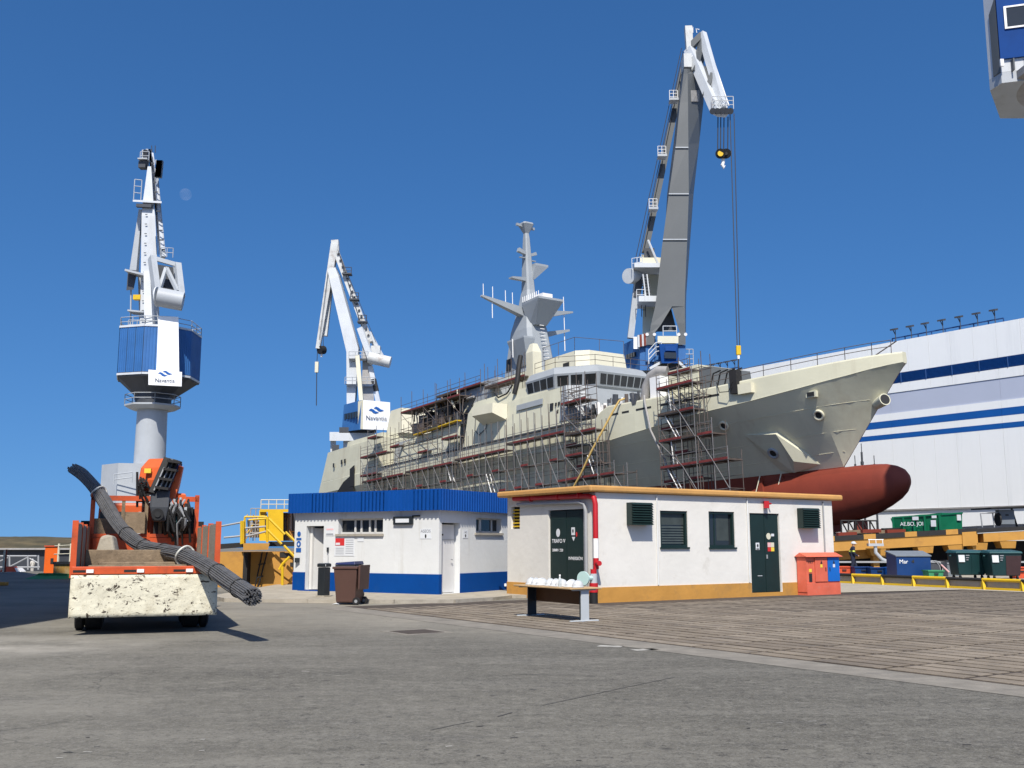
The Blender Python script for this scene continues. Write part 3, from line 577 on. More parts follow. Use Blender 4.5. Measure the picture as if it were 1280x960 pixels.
# notices
sg = part('notice_board', MB().plate(quad(A_,LL-4.16,LL-3.33,1.22,1.88), .01, off=.012), M_paper, t)
part('red_poster', MB().plate(quad(A_,LL-4.12,LL-3.74,1.55,1.78), .01, off=.018), M_signred, sg); part('poster_text', MB().plate(quad(A_,LL-4.1,LL-3.92,1.57,1.64), .01, off=.021), M_paper, sg)
for k in range(7): part('printed_line', MB().plate(quad(A_,LL-3.68,LL-3.36,1.72-k*.07,1.735-k*.07), .005, off=.016), M_ink, sg)
for k in range(4): part('printed_line', MB().plate(quad(A_,LL-4.1,LL-3.75,1.46-k*.06,1.475-k*.06), .005, off=.016), M_ink, sg)
sg = part('notice', MB().plate(quad(A_,LL-4.54,LL-4.18,1.87,2.15), .01, off=.012), M_paper, t); part('printed_line', MB().plate(quad(A_,LL-4.52,LL-4.22,2.05,2.10), .005, off=.016), M_signpink, sg); part('printed_line', MB().plate(quad(A_,LL-4.52,LL-4.22,1.9,1.94), .005, off=.016), M_ink, sg)
part('notice', MB().plate(quad(A_,LL-3.2,LL-2.95,1.68,1.84), .01, off=.012), M_paper, t)
for z, r in ((1.93,.085),(1.60,.105)):
    rnd(A_, LL-5.72, z, r*.9, r, -.012, M_logo, t, 'mandatory_sign'); part('caption', MB().plate(quad(A_,LL-5.83,LL-5.61,z-.20,z-.13), .006, off=.012), M_logo, t)
rnd(A_, LL-5.72, 1.59, .035, .045, -.018, M_paper, t, 'pictogram'); part('caption', MB().plate(quad(A_,LL-5.83,LL-5.61,1.33,1.40), .006, off=.012), M_logo, t)
part('wall_box', MB().box(A_(LL-5.72,1.07,-.05), (.16,.1,.15)), M_darkbin, t); part('wall_switch', MB().box(A_(LL-4.42,1.42,-.03), (.07,.06,.14)), M_darkbin, t); part('conduit', MB().tube([A_(LL-4.42,1.36,-.02),A_(LL-4.40,.9,-.02)], .012, 5), M_grey, t)
sg = part('toilet_sign', MB().plate(quad(A_,LL-.71,LL-.30,1.76,2.06), .008, off=.01), M_paper, t); text(t, 'ASEOS', A_(LL-.5, 1.99, -.014), DL, (0,0,1), .13, M_ink); rnd(A_,LL-.5,1.84,.03,.06,-.016,M_inkblack,sg,'pictogram')
sg = part('toilet_sign', MB().plate(quad(C_,1.30,1.60,1.78,2.03), .008, off=.01), M_paper, t); text(t, 'WC', C_(1.45, 1.97, -.014), DR, (0,0,1), .08, M_ink); rnd(C_,1.45,1.86,.03,.05,-.016,M_inkblack,sg,'pictogram')
part('step', MB().plate(quad(A_,LL-5.5,LL-4.6,0,.1), .3, off=.25), M_blue, t)
part('tap', MB().box(C_(3.85,.25,-.04), (.07,.07,.09)), M_pipewhite, t)
# ================================================================ table with helmets
TA = V((.42, 23.55, 0)); TBp = V((1.50, 21.78, 0)); td = (TBp-TA).normalized(); tn = V((td.y, -td.x, 0)); TL = (TBp-TA).length   # tn points to the camera side, left
if tn.y > 0: tn = -tn
tc = (TA+TBp)/2; TH = .70
t = thing('office_table', 'office table with beech top, brown panel and grey metal legs', 'table', tc)
part('table_top', MB().box(tc+V((0,0,TH-.015)), (TL+.18,.80,.03), ax=(td,tn)), M_tabletop, t, bevel=.006)
part('edge_band', MB().box(tc+V((0,0,TH-.033)), (TL+.16,.78,.006), ax=(td,tn)), M_brownpanel, t)
part('modesty_panel', MB().box(tc-tn*.12+V((0,0,TH-.20)), (TL-.12,.018,.32), ax=(td,tn)), M_brownpanel, t)
for s, m in ((-1, M_darkbin), (1, M_lgrey)):
    b = tc+td*s*(TL/2)
    l = part('leg', MB().box(b-tn*.02+V((0,0,TH/2-.01)), (.035,.20,TH-.06), ax=(td,tn)), m if s > 0 else M_grey, t, bevel=.008)
    part('leg_cover', MB().box(b-tn*.02+td*s*-.03+V((0,0,TH/2-.01)), (.02,.22,TH-.08), ax=(td,tn)), M_darkbin, l)
    part('foot', MB().box(b+V((0,0,.02)), (.055,.72,.035), ax=(td,tn)), M_lgrey, l, bevel=.01)
    part('top_bracket', MB().box(b+V((0,0,TH-.045)), (.05,.60,.03), ax=(td,tn)), M_lgrey, l)
def helmet(c, yaw, label):
    o = thing('hard_hat', label, 'hard hat', c, 'white hard hats on the table')
    mb = MB(); rings = []
    for k in range(7):
        a = k/6*math.pi/2; rr = math.cos(a)**.8 if k < 6 else .02; z = .012+.135*math.sin(a)
        rings.append([V((.142*rr*math.cos(w), .115*rr*math.sin(w), z)) for w in [2*math.pi*i/18 for i in range(18)]])
    mb.loft(rings); R = Matrix.Rotation(yaw, 3, 'Z'); mb.v = [tuple(R @ V(p)+V(c)) for p in mb.v]; sh = part('shell', mb, M_helmet, o, True)
    b = MB(); ring = lambda f, z: [V(((.142*f+(.055 if math.cos(w) > .2 else .012)*max(.25, math.cos(w)))*math.cos(w), .122*f*math.sin(w), z)) for w in [2*math.pi*i/24 for i in range(24)]]
    b.loft([ring(1.0, .004), ring(1.03, .010), ring(.97, .020)]); b.v = [tuple(R @ V(p)+V(c)) for p in b.v]; part('brim', b, M_helmet, o, True)
    r = MB(); r.tube([R @ V((.142*math.cos(a)*.99, 0, .016+.138*math.sin(a)))+V(c) for a in [math.pi*k/10 for k in range(1, 10)]], .012, 5); part('ridge', r, M_helmet, sh, True)
    y = MB(); y.tube([R @ V((.09,-.1,.008))+V(c), R @ V((.10,.1,.008))+V(c)], .007, 5); part('suspension_strap', y, M_signyellow, o)
hl_ = ['white hard hat at the far left end of the table', 'second white hard hat from the left end of the table', 'third white hard hat from the left end of the table', 'fourth white hard hat from the left end of the table',
       'fifth white hard hat from the left, in the middle of the table', 'white hard hat just left of the clear bottle', 'white hard hat just right of the clear bottle', 'white hard hat at the right end of the table near the hydrant']
for k, x in enumerate((-.95,-.70,-.43,-.17,.08,.33,.63,.90)):
    helmet(tc+td*x*(TL/2)/1.03+tn*(.03*((k*7) % 3-1)+.06)+V((0,0,TH)), math.atan2(tn.y, tn.x)+random.uniform(-.5,.5), hl_[k])
bc = tc+td*.47+tn*.22+V((0,0,TH)); o = thing('spray_bottle', 'clear plastic bottle standing among the hard hats', 'bottle', bc)
part('bottle_body', MB().tube([bc, bc+V((0,0,.16)), bc+V((0,0,.20)), bc+V((0,0,.22))], [.036,.036,.016,.016], 12), M_clear, o, True); part('cap', MB().tube([bc+V((0,0,.22)), bc+V((0,0,.26))], .018, 10), M_pipewhite, o, True)
# ================================================================ wheelie bins by the toilet block
def wheelie(c, yaw, m, mlid, label, open_=False, h=1.0, w=.55, dp=.62):
    o = thing('wheelie_bin', label, 'bin', c, 'bins by the toilet block'); R = Matrix.Rotation(yaw, 3, 'Z'); T = lambda x, y, z: R @ V((x,y,z))+V(c)
    a, b = .40, .5
    body = MB().hexa([T(-w*a,-dp*a,.06),T(w*a,-dp*a,.06),T(w*a,dp*a,.06),T(-w*a,dp*a,.06)], [T(-w*b,-dp*b,h),T(w*b,-dp*b,h),T(w*b,dp*b,h),T(-w*b,dp*b,h)]); bo = part('body', body, m, o, bevel=.03)
    part('rim', MB().hexa([T(-w*.53,-dp*.53,h-.06),T(w*.53,-dp*.53,h-.06),T(w*.53,dp*.53,h-.06),T(-w*.53,dp*.53,h-.06)], [T(-w*.53,-dp*.53,h+.001),T(w*.53,-dp*.53,h+.001),T(w*.53,dp*.53,h+.001),T(-w*.53,dp*.53,h+.001)]), m, bo, bevel=.012)
    if open_:
        part('lid', MB().hexa([T(w*.56,-dp*.5,h*.40),T(w*.62,-dp*.5,h*.40),T(w*.62,dp*.5,h*.40),T(w*.56,dp*.5,h*.40)], [T(w*.56,-dp*.52,h+.03),T(w*.66,-dp*.52,h+.05),T(w*.66,dp*.52,h+.05),T(w*.56,dp*.52,h+.03)]), mlid, o, bevel=.015)
    else: part('lid', MB().hexa([T(-w*.56,-dp*.55,h+.005),T(w*.56,-dp*.55,h+.005),T(w*.56,dp*.55,h+.005),T(-w*.56,dp*.55,h+.005)], [T(-w*.5,-dp*.5,h+.06),T(w*.52,-dp*.5,h+.10),T(w*.52,dp*.5,h+.10),T(-w*.5,dp*.5,h+.06)]), mlid, o, bevel=.015)
    part('handle', MB().tube([T(w*.6,-dp*.4,h-.03),T(w*.6,dp*.4,h-.03)], .018, 6), m, o)
    for s in (-1, 1):
        wh = part('wheel', MB().tube([T(w*.47,s*dp*.36,.1),T(w*.47,s*dp*.46,.1)], .1, 16), M_black, o, True); part('hub', MB().tube([T(w*.47,s*dp*.36,.1),T(w*.47,s*dp*.465,.1)], .045, 10), M_grey, wh, True)
wheelie(V((-4.37,28.05,0)), -.25, M_brown, M_brown, 'brown wheelie bin with its lid thrown open', True, 1.0, .68, .66)
wheelie(V((-4.62,29.55,.09)), -.25, M_darkbin, M_navyplastic, 'black wheelie bin with navy lid half hidden behind the brown one', False, .93)
c = V((-5.47,30.3,.09)); o = thing('ashtray_bin', 'narrow black ash bin standing before the toilet block wall', 'bin', c)
part('body', MB().box(c+V((0,0,.42)), (.26,.26,.84), -.5), M_darkbin, o, bevel=.02); part('cap', MB().box(c+V((0,0,.90)), (.30,.30,.10), -.5), M_darkbin, o, bevel=.02); part('label_plate', MB().box(c+V((.04,-.165,.9)), (.09,.01,.06), -.5), M_paper, o); part('ash_tray', MB().box(c+V((0,0,.955)), (.22,.22,.02), -.5), M_grey, o); part('foot', MB().box(c+V((0,0,.02)), (.32,.32,.04), -.5), M_kerb, o)
c = gr(419,756); o = solo('paper_scrap', MB().add([c+V((-.1,-.05,.012)),c+V((.02,-.07,.03)),c+V((.12,.0,.012)),c+V((.03,.08,.05)),c+V((-.07,.06,.02))], [(0,1,3,4),(1,2,3)]), M_paper, 'crumpled white scrap of paper on the asphalt beside the brown bin', 'litter', c)
# ================================================================ electric cabinet on the hut front
cb = F_(8.12,0,0); t = thing('electric_cabinet', 'salmon coloured electric cabinet with a blue door and pitched roof', 'cabinet', cb)
dp = .42; part('plinth', MB().hexa([F_(8.12,0,-.03),F_(9.72,0,-.03),F_(9.72,0,-dp),F_(8.12,0,-dp)], [F_(8.12,.38,-.03),F_(9.72,.38,-.03),F_(9.72,.38,-dp),F_(8.12,.38,-dp)]), M_salmon, t)
part('body', MB().hexa([F_(8.12,.38,-.03),F_(9.72,.38,-.03),F_(9.72,.38,-dp+.02),F_(8.12,.38,-dp+.02)], [F_(8.12,1.20,-.03),F_(9.72,1.20,-.03),F_(9.72,1.20,-dp+.02),F_(8.12,1.20,-dp+.02)]), M_salmon, t)
part('side_panel', MB().plate([F_(8.115,.1,-.06),F_(8.115,.1,-dp),F_(8.115,1.18,-dp),F_(8.115,1.18,-.06)][::-1], .01), M_salmon, t)
for x0, x1, m in ((8.52,9.10,M_salmon),(9.13,9.69,M_cabblue2)):
    d = part('door', MB().plate(quad(F_,x0,x1,.42,1.17,-dp+.02), .02, off=.035), m, t); part('handle', MB().plate(quad(F_,x1-.1 if m is M_salmon else x0+.07,(x1-.07) if m is M_salmon else x0+.1,.74,.86,-dp-.015), .02, off=.012), M_darkbin, d)
    part('warning_sticker', MB().plate(quad(F_,x0+.24,x0+.34,.86,.96,-dp-.015), .004, off=.006), M_signyellow if m is M_salmon else M_paper, d); part('emblem', MB().plate([F_(x0+.29,1.09,-dp-.021),F_(x0+.24,.98,-dp-.021),F_(x0+.34,.98,-dp-.021)], .004, off=.003), M_inkblack, d)
part('vent_slot', MB().plate(quad(F_,8.24,8.38,.42,.68,-dp+.02), .01, off=.012), M_inkblack, t); part('sticker', MB().plate(quad(F_,8.25,8.37,.72,.82,-dp+.02), .01, off=.012), M_signyellow, t)
text(t, '4 8 3', F_(8.32, 1.03, -dp+.005), E2, (0,0,1), .10, M_inkblack)
part('roof', MB().add([F_(8.05,1.20,-.0),F_(8.05,1.20,-dp-.09),F_(8.05,1.33,-dp/2),F_(9.80,1.20,-.0),F_(9.80,1.20,-dp-.09),F_(9.80,1.33,-dp/2)], [(0,1,2),(3,5,4),(1,4,5,2),(0,2,5,3),(0,3,4,1)]), M_salmon, t)
# ================================================================ flatbed truck
TY = math.radians(-20.2); fw = V((math.sin(TY), math.cos(TY), 0)); rt = V((fw.y, -fw.x, 0)); TO = V((-6.66, 18.95, 0))
def T(x, y, z): return TO+rt*x+fw*y+V((0,0,z))
def tbox(x0, x1, y0, y1, z0, z1): return MB().hexa([T(x0,y0,z0),T(x1,y0,z0),T(x1,y1,z0),T(x0,y1,z0)], [T(x0,y0,z1),T(x1,y0,z1),T(x1,y1,z1),T(x0,y1,z1)])
t = thing('flatbed_truck', 'orange flatbed truck with a folded loader crane, seen from behind', 'truck', TO); TR = t
HW = 1.24
part('bed_floor', tbox(-HW,HW,.06,6.2,1.02,1.12), M_wood, t)
part('rear_beam', tbox(-HW-.02,HW+.02,-.02,.06,1.06,1.20), M_orange, t, bevel=.01)
for x in (-.95,-.1,.75): part('latch', tbox(x-.06,x+.06,-.05,-.02,1.09,1.15), M_pipewhite, t); part('latch_slot', tbox(x-.28,x-.07,-.026,-.02,1.10,1.14), M_asphdark, t)
M_tail = mat('chipped_cream_paint', (.58,.55,.43), .7, .10, 2.5, .8, 9, dirt=(.33,.29,.20), dirt_amt=.4, dirt_scale=4.)
def chips(m, scale, lo, hi, col):
    n = m.node_tree.nodes; l = m.node_tree.links; b = n['Principled BSDF']; src = b.inputs['Base Color'].links[0].from_socket
    g = n.new('ShaderNodeNewGeometry'); mp = n.new('ShaderNodeMapping'); mp.inputs['Scale'].default_value = (1, 1, 1.5); l.new(g.outputs['Position'], mp.inputs[0])
    tx = n.new('ShaderNodeTexNoise'); tx.inputs['Scale'].default_value = scale; tx.inputs['Detail'].default_value = 12; tx.inputs['Roughness'].default_value = .72; tx.inputs['Distortion'].default_value = .6; l.new(mp.outputs[0], tx.inputs['Vector'])
    r = n.new('ShaderNodeMapRange'); r.inputs['From Min'].default_value = lo; r.inputs['From Max'].default_value = hi; l.new(tx.outputs['Fac'], r.inputs['Value'])
    x = n.new('ShaderNodeMix'); x.data_type = 'RGBA'; x.inputs['B'].default_value = (*col, 1); l.new(r.outputs[0], x.inputs['Factor']); l.new(src, x.inputs['A']); l.new(x.outputs['Result'], b.inputs['Base Color'])
chips(M_tail, 5.2, .575, .595, (.045,.032,.022)); chips(M_tail, 14., .60, .63, (.06,.04,.028))
# tail board hanging down, slightly battered sheet
mb = MB(); nx, nz = 26, 10; g_ = []
for k in range(nz+1):
    for i in range(nx+1):
        x = -HW-.02+(2*HW+.04)*i/nx; z = .31+(1.05-.31)*k/nz; g_.append(T(x, -.06-.05*(1-k/nz)+.010*NZ.noise((x*3, z*4, 1))+(.012 if i % 6 == 0 else 0), z+.006*NZ.noise((x*5,0,2))*(k == 0)))
mb.add(g_, [(k*(nx+1)+i, k*(nx+1)+i+1, (k+1)*(nx+1)+i+1, (k+1)*(nx+1)+i) for k in range(nz) for i in range(nx)])
tb = part('tail_board', mb, M_tail, t, True); sd = tb.modifiers.new('thick', 'SOLIDIFY'); sd.thickness = .03; sd.offset = -1
for s in (-1, 1):
    sb = part('side_board', MB(), M_wood, t) if False else None
    x0, x1 = (s*HW-.03, s*HW+.03)
    for k in range(6):
        z = 1.13+k*.145
    # upright planks in an orange frame
    for k in range(22):
        y = .10+k*.275; part('plank', tbox(x0,x1,y,y+.262,1.13,1.98+random.uniform(-.01,.01)), M_plank, t)
    for y in (.02, 2.05, 4.1, 6.1): part('stake', tbox(s*HW-.05,s*HW+.05,y,y+.07,1.0,2.02), M_orange, t)
part('headboard', tbox(-HW,HW,6.2,6.26,1.12,1.75), M_orange, t)
for s in (-1, 1): part('headboard_post', tbox(s*1.18-.05,s*1.18+.05,6.2,6.3,1.0,2.78), M_orange, t)
part('headboard_rail', tbox(-1.22,1.22,6.2,6.3,2.62,2.74), M_orange, t); part('headboard_rail', tbox(-1.22,1.22,6.2,6.3,1.76,1.84), M_orange, t)
for x in (-.5,.02,.35): part('headboard_bar', tbox(x-.04,x+.04,6.21,6.27,1.84,2.62), M_wood, t)
part('chassis', tbox(-.45,.45,.3,9.6,.62,.98), M_asphdark, t); part('under_guard', tbox(-1.1,1.1,.3,.4,.42,.56), M_asphdark, t)
for s in (-1, 1):
    for y in (1.35, 2.65, 8.4):
        for xo in ((.72,1.02),(1.04,1.20)) if y < 8 else ((.90,1.20),):
            w = part('wheel', MB().tube([T(s*xo[0],y,.5),T(s*(xo[0]+.03),y,.5),T(s*(xo[1]-.03),y,.5),T(s*xo[1],y,.5)], [.46,.50,.50,.46], 26), M_tyre, t, True); part('rim', MB().tube([T(s*(xo[1]-.06),y,.5),T(s*(xo[1]+.004),y,.5)], .27, 18), M_grey, w, True)
    part('mudguard', tbox(s*.70 if s > 0 else -1.22, 1.22 if s > 0 else -.70,.62,.66,.35,1.0), M_black, t)
    tl = part('tail_lamp', tbox(s*1.0-.13,s*1.0+.13,.28,.33,.78,.90), M_signred, t)
part('number_plate', tbox(-1.08,-.88,.26,.28,.56,.68), M_paper, t)
cabp = part('cab', MB().hexa([T(-1.15,7.55,.75),T(1.15,7.55,.75),T(1.15,9.6,.75),T(-1.15,9.6,.75)], [T(-1.08,7.6,2.62),T(1.08,7.6,2.62),T(1.05,9.25,2.62),T(-1.05,9.25,2.62)]), M_orange2, t, bevel=.06)
for x in (-.75,.15,.62): part('rear_window', tbox(x-.3,x+.3,7.53,7.57,1.85,2.4) if x < .5 else tbox(.55,.95,7.53,7.57,1.85,2.4), M_glass2 if x < 0 else M_paper, cabp)
for s in (-1, 1): part('mirror', tbox(s*1.42-.12,s*1.42+.12,9.1,9.16,1.8,2.2), M_black, cabp)
# loader crane, folded behind the headboard
c25 = lambda u, v, y=0.: at(u, v, 25.0+y)
part('crane_column', MB().tube([T(.15,6.9,.9),T(.15,6.9,2.6)], .24, 12), M_orange2, t, True); part('crane_base', tbox(-1.15,1.15,6.55,7.25,.95,1.35), M_darksteel, t)
part('main_boom', MB().loft([[c25(170,619,.0),c25(192,619,-.1),c25(196,616,.7),c25(174,616,.8)], [c25(173,600,-.05),c25(197,600,-.15),c25(203,598,.7),c25(178,598,.8)], [c25(176,585,.0),c25(201,584,-.1),c25(207,581,.7),c25(183,582,.8)], [c25(186,573.5,.1),c25(209,573,.0),c25(214,573,.7),c25(190,573.5,.75)]]), M_orange2, t, bevel=.03)
part('boom_side_plate', MB().plate([c25(203,584,-.16),c25(208,584,-.16),c25(198,620,-.2),c25(193,620,-.2)], .04, off=.02), M_orange2, t)
part('work_lamp', MB().box(c25(185,588.5,-.16), (.16,.06,.11)), M_signyellow, t)
for k, (ub, ut, w, m) in enumerate(((191,210.5,.16,M_black),(197,215.5,.15,M_darksteel),(203,220.5,.15,M_black),(208,224.5,.10,M_navyplastic))):
    a, b = c25(ub,618,-.45+.08*k), c25(ut,574+1.2*k,-.20+.08*k)
    part('extension_arm', MB().beam(a, b, w, .26, up=(0,1,0)), m, t, bevel=.015); part('ram_rod', MB().tube([a.lerp(b,.1)+V((.05,-.17,0)), a.lerp(b,.75)+V((.05,-.17,0))], .018, 7), M_grey, t, True)
for k, f in enumerate((.2,.45,.72,.95)): p = c25(191,618,-.6).lerp(c25(211,574,-.35), f); part('arm_clamp', MB().beam(p, p+V((.30,.05,-.04)), .06, .3, up=(0,1,0)), M_asphdark, t)
part('outer_arm', MB().loft([[c25(206,640,-.3),c25(214,642,-.3),c25(216,642,.4),c25(208,640,.4)], [c25(214,606,-.2),c25(223,608,-.2),c25(225,608,.5),c25(216,606,.5)], [c25(224,582,-.1),c25(229,584,-.1),c25(230,584,.5),c25(226,582,.5)]]), M_orange2, t, bevel=.02)
part('knuckle', MB().loft([[c25(191,652,-.5),c25(207,652,-.5),c25(207,652,.2),c25(191,652,.2)], [c25(187,634,-.55),c25(211,634,-.55),c25(211,634,.2),c25(187,634,.2)], [c25(189,612,-.5),c25(213,613,-.5),c25(213,613,.2),c25(189,612,.2)]]), M_darksteel, t, bevel=.04)
part('pin', MB().tube([c25(197,643,-.70),c25(197,643,-.5)], .14, 16), M_black, t, True); part('pin_eye', MB().tube([c25(197,643,-.72),c25(197,643,-.69)], .07, 12), M_inkblack, t, True)
part('crane_shoulder', MB().hexa([c25(208,632,-.1),c25(236,632,-.1),c25(236,632,.6),c25(208,632,.6)], [c25(214,616,-.1),c25(232,617,-.1),c25(232,617,.6),c25(214,616,.6)]), M_orange2, t, bevel=.03)
random.seed(21)
for k in range(14):
    u = 173+random.random()*12; v = 596+random.random()*18
    part('hydraulic_hose', MB().tube([c25(u,v,-.15),c25(u+random.uniform(-5,4),v+random.uniform(2,9),-.32),c25(u+random.uniform(-3,8),v+random.uniform(8,16),-.28),c25(u+random.uniform(2,12),v+random.uniform(6,22),-.12)], .024, 6), M_black, t, True)
for k in range(26):
    u = 206+random.random()*30; v = 622+random.random()*14
    part('hydraulic_hose', MB().tube([c25(u,v,-.2),c25(u+random.uniform(-6,6),v+random.uniform(5,14),-.5),c25(u+random.uniform(-7,7),v+random.uniform(16,30),-.45),c25(u+random.uniform(-12,6),v+random.uniform(30,52),-.2)], random.choice((.024,.03,.036)), 6), random.choice((M_black,M_black,M_asphdark,M_grey)), t, True)
part('valve_block', MB().hexa([c25(171,628,-.2),c25(187,628,-.2),c25(187,628,.2),c25(171,628,.2)], [c25(171,617,-.2),c25(187,617,-.2),c25(187,617,.2),c25(171,617,.2)]), M_black, t)
for u in (171.5,179): part('valve_post', MB().tube([c25(u,634,-.2),c25(u,590 if u < 175 else 616,-.2)], .03, 6), M_black, t)
part('control_panel', MB().hexa([c25(212,662,-.1),c25(238,662,-.1),c25(238,662,.4),c25(212,662,.4)], [c25(212,634,-.1),c25(242,634,-.1),c25(242,634,.4),c25(212,634,.4)]), M_asphdark, t)
part('oil_tank', MB().box(c25(216,650,-.3), (.26,.2,.18)), M_teallid, t); part('hook_block', MB().tube([c25(233,634,-.4),c25(234,652,-.4)], .06, 8), M_lgrey, t, True)
part('stabiliser', tbox(.98,1.18,6.45,6.85,.5,2.3), M_orange, t); part('stabiliser', tbox(-1.17,-1.0,6.55,6.9,.5,1.9), M_darksteel, t); part('head_plate', tbox(.2,1.15,6.28,6.34,1.1,2.45), M_asphdark, t); part('head_plate', tbox(-1.15,-.55,6.28,6.34,1.75,2.2), M_wood, t); part('toolbox', tbox(-.45,.0,6.05,6.2,1.85,2.35), M_wood, t)
# timbers on the bed
def timber(x0, x1, y, z, w, h, label, m=M_wood, tw=0.):
    c = T((x0+x1)/2, y, z); solo('timber_beam', MB().beam(T(x0,y-tw,z+h/2), T(x1,y+tw,z+h/2), w, h), m, label, 'timber', c, 'timbers on the truck bed', bevel=.012)
timber(-1.0, 1.05, .55, 1.125, .22, .09, 'flat weathered timber lying nearest the tail of the truck bed'); timber(-1.12, .75, 2.2, 1.125, .32, .36, 'thick pale timber baulk across the truck bed'); timber(-.85, .9, 1.3, 1.125, .24, .13, 'weathered timber between the flat plank and the thick baulk', tw=.08)
c = T(-.72,3.2,1.125); solo('stone_lump', MB().hexa([c+V(q_) for q_ in ((-.28,-.2,0),(.3,-.24,0),(.25,.2,0),(-.2,.25,0))], [c+V(q_) for q_ in ((-.16,-.12,.62),(.1,-.14,.68),(.12,.14,.6),(-.1,.16,.7))]), M_concrete, 'grey broken concrete lump on the truck bed', 'rubble', c, bevel=.05)
# rebar bundle
ctl = [at(*q_) for q_ in ((92,586,26.6),(104,594,25.8),(124,617,24.5),(147.5,655,23.5),(168,676,22.7),(185.5,685.5,22.0),(211,690,21.0),(232,695,20.1),(264,711,18.9),(293,731,17.9),(316,746,17.0))]
t = thing('rebar_bundle', 'long sagging bundle of grey steel reinforcing bars laid over the orange truck', 'rebar bundle', ctl[-1]-V((0,0,.1)))
def cr(p, k):
    i = min(int(k), len(p)-2); f = k-i; P = lambda j: p[max(0, min(len(p)-1, j))]
    a, b, c, d = P(i-1), P(i), P(i+1), P(i+2)
    return .5*((2*b)+(c-a)*f+(2*a-5*b+4*c-d)*f*f+(3*b-a-3*c+d)*f**3)
NS = 40
axis = [cr(ctl, k/NS*(len(ctl)-1)) for k in range(NS+1)]
spots = [(0,0)]
for ring_, n_ in ((.043,6),(.086,12),(.128,18),(.168,24)):
    spots += [(ring_*math.cos(2*math.pi*i/n_), ring_*math.sin(2*math.pi*i/n_)) for i in range(n_)]
for i, (a, b) in enumerate(spots):
    pts = []; ph = random.uniform(0, 6.28); st = random.randint(0, 2); en = NS
    for k in range(st, en+1):
        d = (axis[min(k+1, NS)]-axis[max(k-1, 0)]).normalized(); x = d.cross(V((0,0,1))).normalized(); y = x.cross(d); tight = .80+.05*(k/NS)+.06*math.sin(k*.5)**2
        wob = .010*math.sin(ph+k*.7)
        pts.append(axis[k]+x*(a*tight+wob)+y*(b*tight*.92+wob*.6))
    e = (axis[-1]-axis[-2]).normalized()*random.uniform(-.05,.05); pts[-1] = pts[-1]+e
    part('bar', MB().tube(pts, .0175, 5), M_steel, t, True)
for k, r_ in ((8.0,.175),(28.2,.185)):
    i = int(k); d = (axis[i+1]-axis[i-1]).normalized(); x = d.cross(V((0,0,1))).normalized(); y = x.cross(d)
    part('lifting_strap', MB().tube([axis[i]+x*r_*math.cos(w)+y*r_*math.sin(w)+d*.06*math.sin(w*2) for w in [2*math.pi*j/20 for j in range(21)]], .024, 6, cap=False), M_strap, t, True)
for i in (14,19,23,33,37):
    d = (axis[i+1]-axis[i-1]).normalized(); x = d.cross(V((0,0,1))).normalized(); y = x.cross(d)
    part('tie_wire', MB().tube([axis[i]+x*.165*math.cos(w)+y*.160*math.sin(w) for w in [2*math.pi*j/20 for j in range(21)]], .010, 5, cap=False), M_black, t, True)
# ================================================================ ship on the slipway (ship frame: s forward, b to starboard, z up from the keel)
_th, _ta = math.radians(34), math.radians(2.5)
SF = V((math.sin(_th)*math.cos(_ta), -math.cos(_th)*math.cos(_ta), math.sin(_ta))); SR = V((-math.cos(_th), -math.sin(_th), 0)); SU = SR.cross(SF)
if SU.z < 0: SU = -SU
SO = V((-22.9246, 157.049, -1.3081))
def S(s, b, z): return SO+SF*s+SR*b+SU*z
def interp(x, tab):
    if x <= tab[0][0]: return tab[0][1]
    for (a, p), (b, q_) in zip(tab[:-1], tab[1:]):
        if x <= b:
            f = (x-a)/(b-a); return p+(q_-p)*f
    return tab[-1][1]
BD = [(0,6.2),(10,6.7),(25,7.1),(55,7.1),(60,7.05),(65,6.9),(70,6.56),(74,6.15),(78,5.62),(82,5.05),(85,4.55),(88,3.9),(90,3.32),(92,2.6),(94,1.72),(95.2,.95),(96,.25)]
BW = [(0,4.6),(10,5.5),(20,6.0),(50,6.0),(58,5.6),(64,4.95),(68,4.2),(72,3.2),(76,2.2),(80,1.3),(84,.65),(87,.28),(89.5,.06),(96,.03)]
ZK = [(0,10.4),(45,10.4),(60,9.75),(67,9.62),(74.5,10.34),(79,10.79),(84.3,11.1),(88.5,11.5),(92.3,12.0),(96,12.62)]
ZT = [(0,12.1),(66.2,12.1),(66.8,12.6),(68,13.05),(76,12.9),(81,12.88),(88.6,13.1),(94,13.35),(96,13.45)]
STEM = [(88,0.),(89.5,5.2),(91.25,7.17),(93,9.2),(96,12.55)]
WL = 5.2
def hb(s, z):
    zk, zt = interp(s, ZK), interp(s, ZT); bd, bw = interp(s, BD), interp(s, BW)
    if s > 89.5:
        zs = interp(s, STEM)
        if z <= zs: return .03
        if z < zk: return .05+(bd-.05)*((z-zs)/max(.05, zk-zs))**1.05
        return bd
    if z >= zk: return bd
    if z >= WL:
        if s < 58: 
            zz = 8.2
            if z > zz: return bw+(bd-bw)*(z-zz)/(zk-zz)
            return bw
        f = (z-WL)/(zk-WL); return bw+(bd-bw)*f**1.12
    f = z/WL
    fl = interp(s, [(0,.35),(15,.7),(55,.9),(66,.75),(78,.55),(90,.4)])
    return bw*min(1., fl+(1-fl)*f**.8) if f > .12 else bw*fl*f/.12
ST = [0,3,7,12,18,24,32,40,48,55,59,62,64,66.2,66.8,68,70,72,74,76,78,80,82,84,86,87.5,88.7,89.5,90.4,91.25,92.2,93,94,95,95.6,96]
ROWS = 13
mb = MB(); prof = []
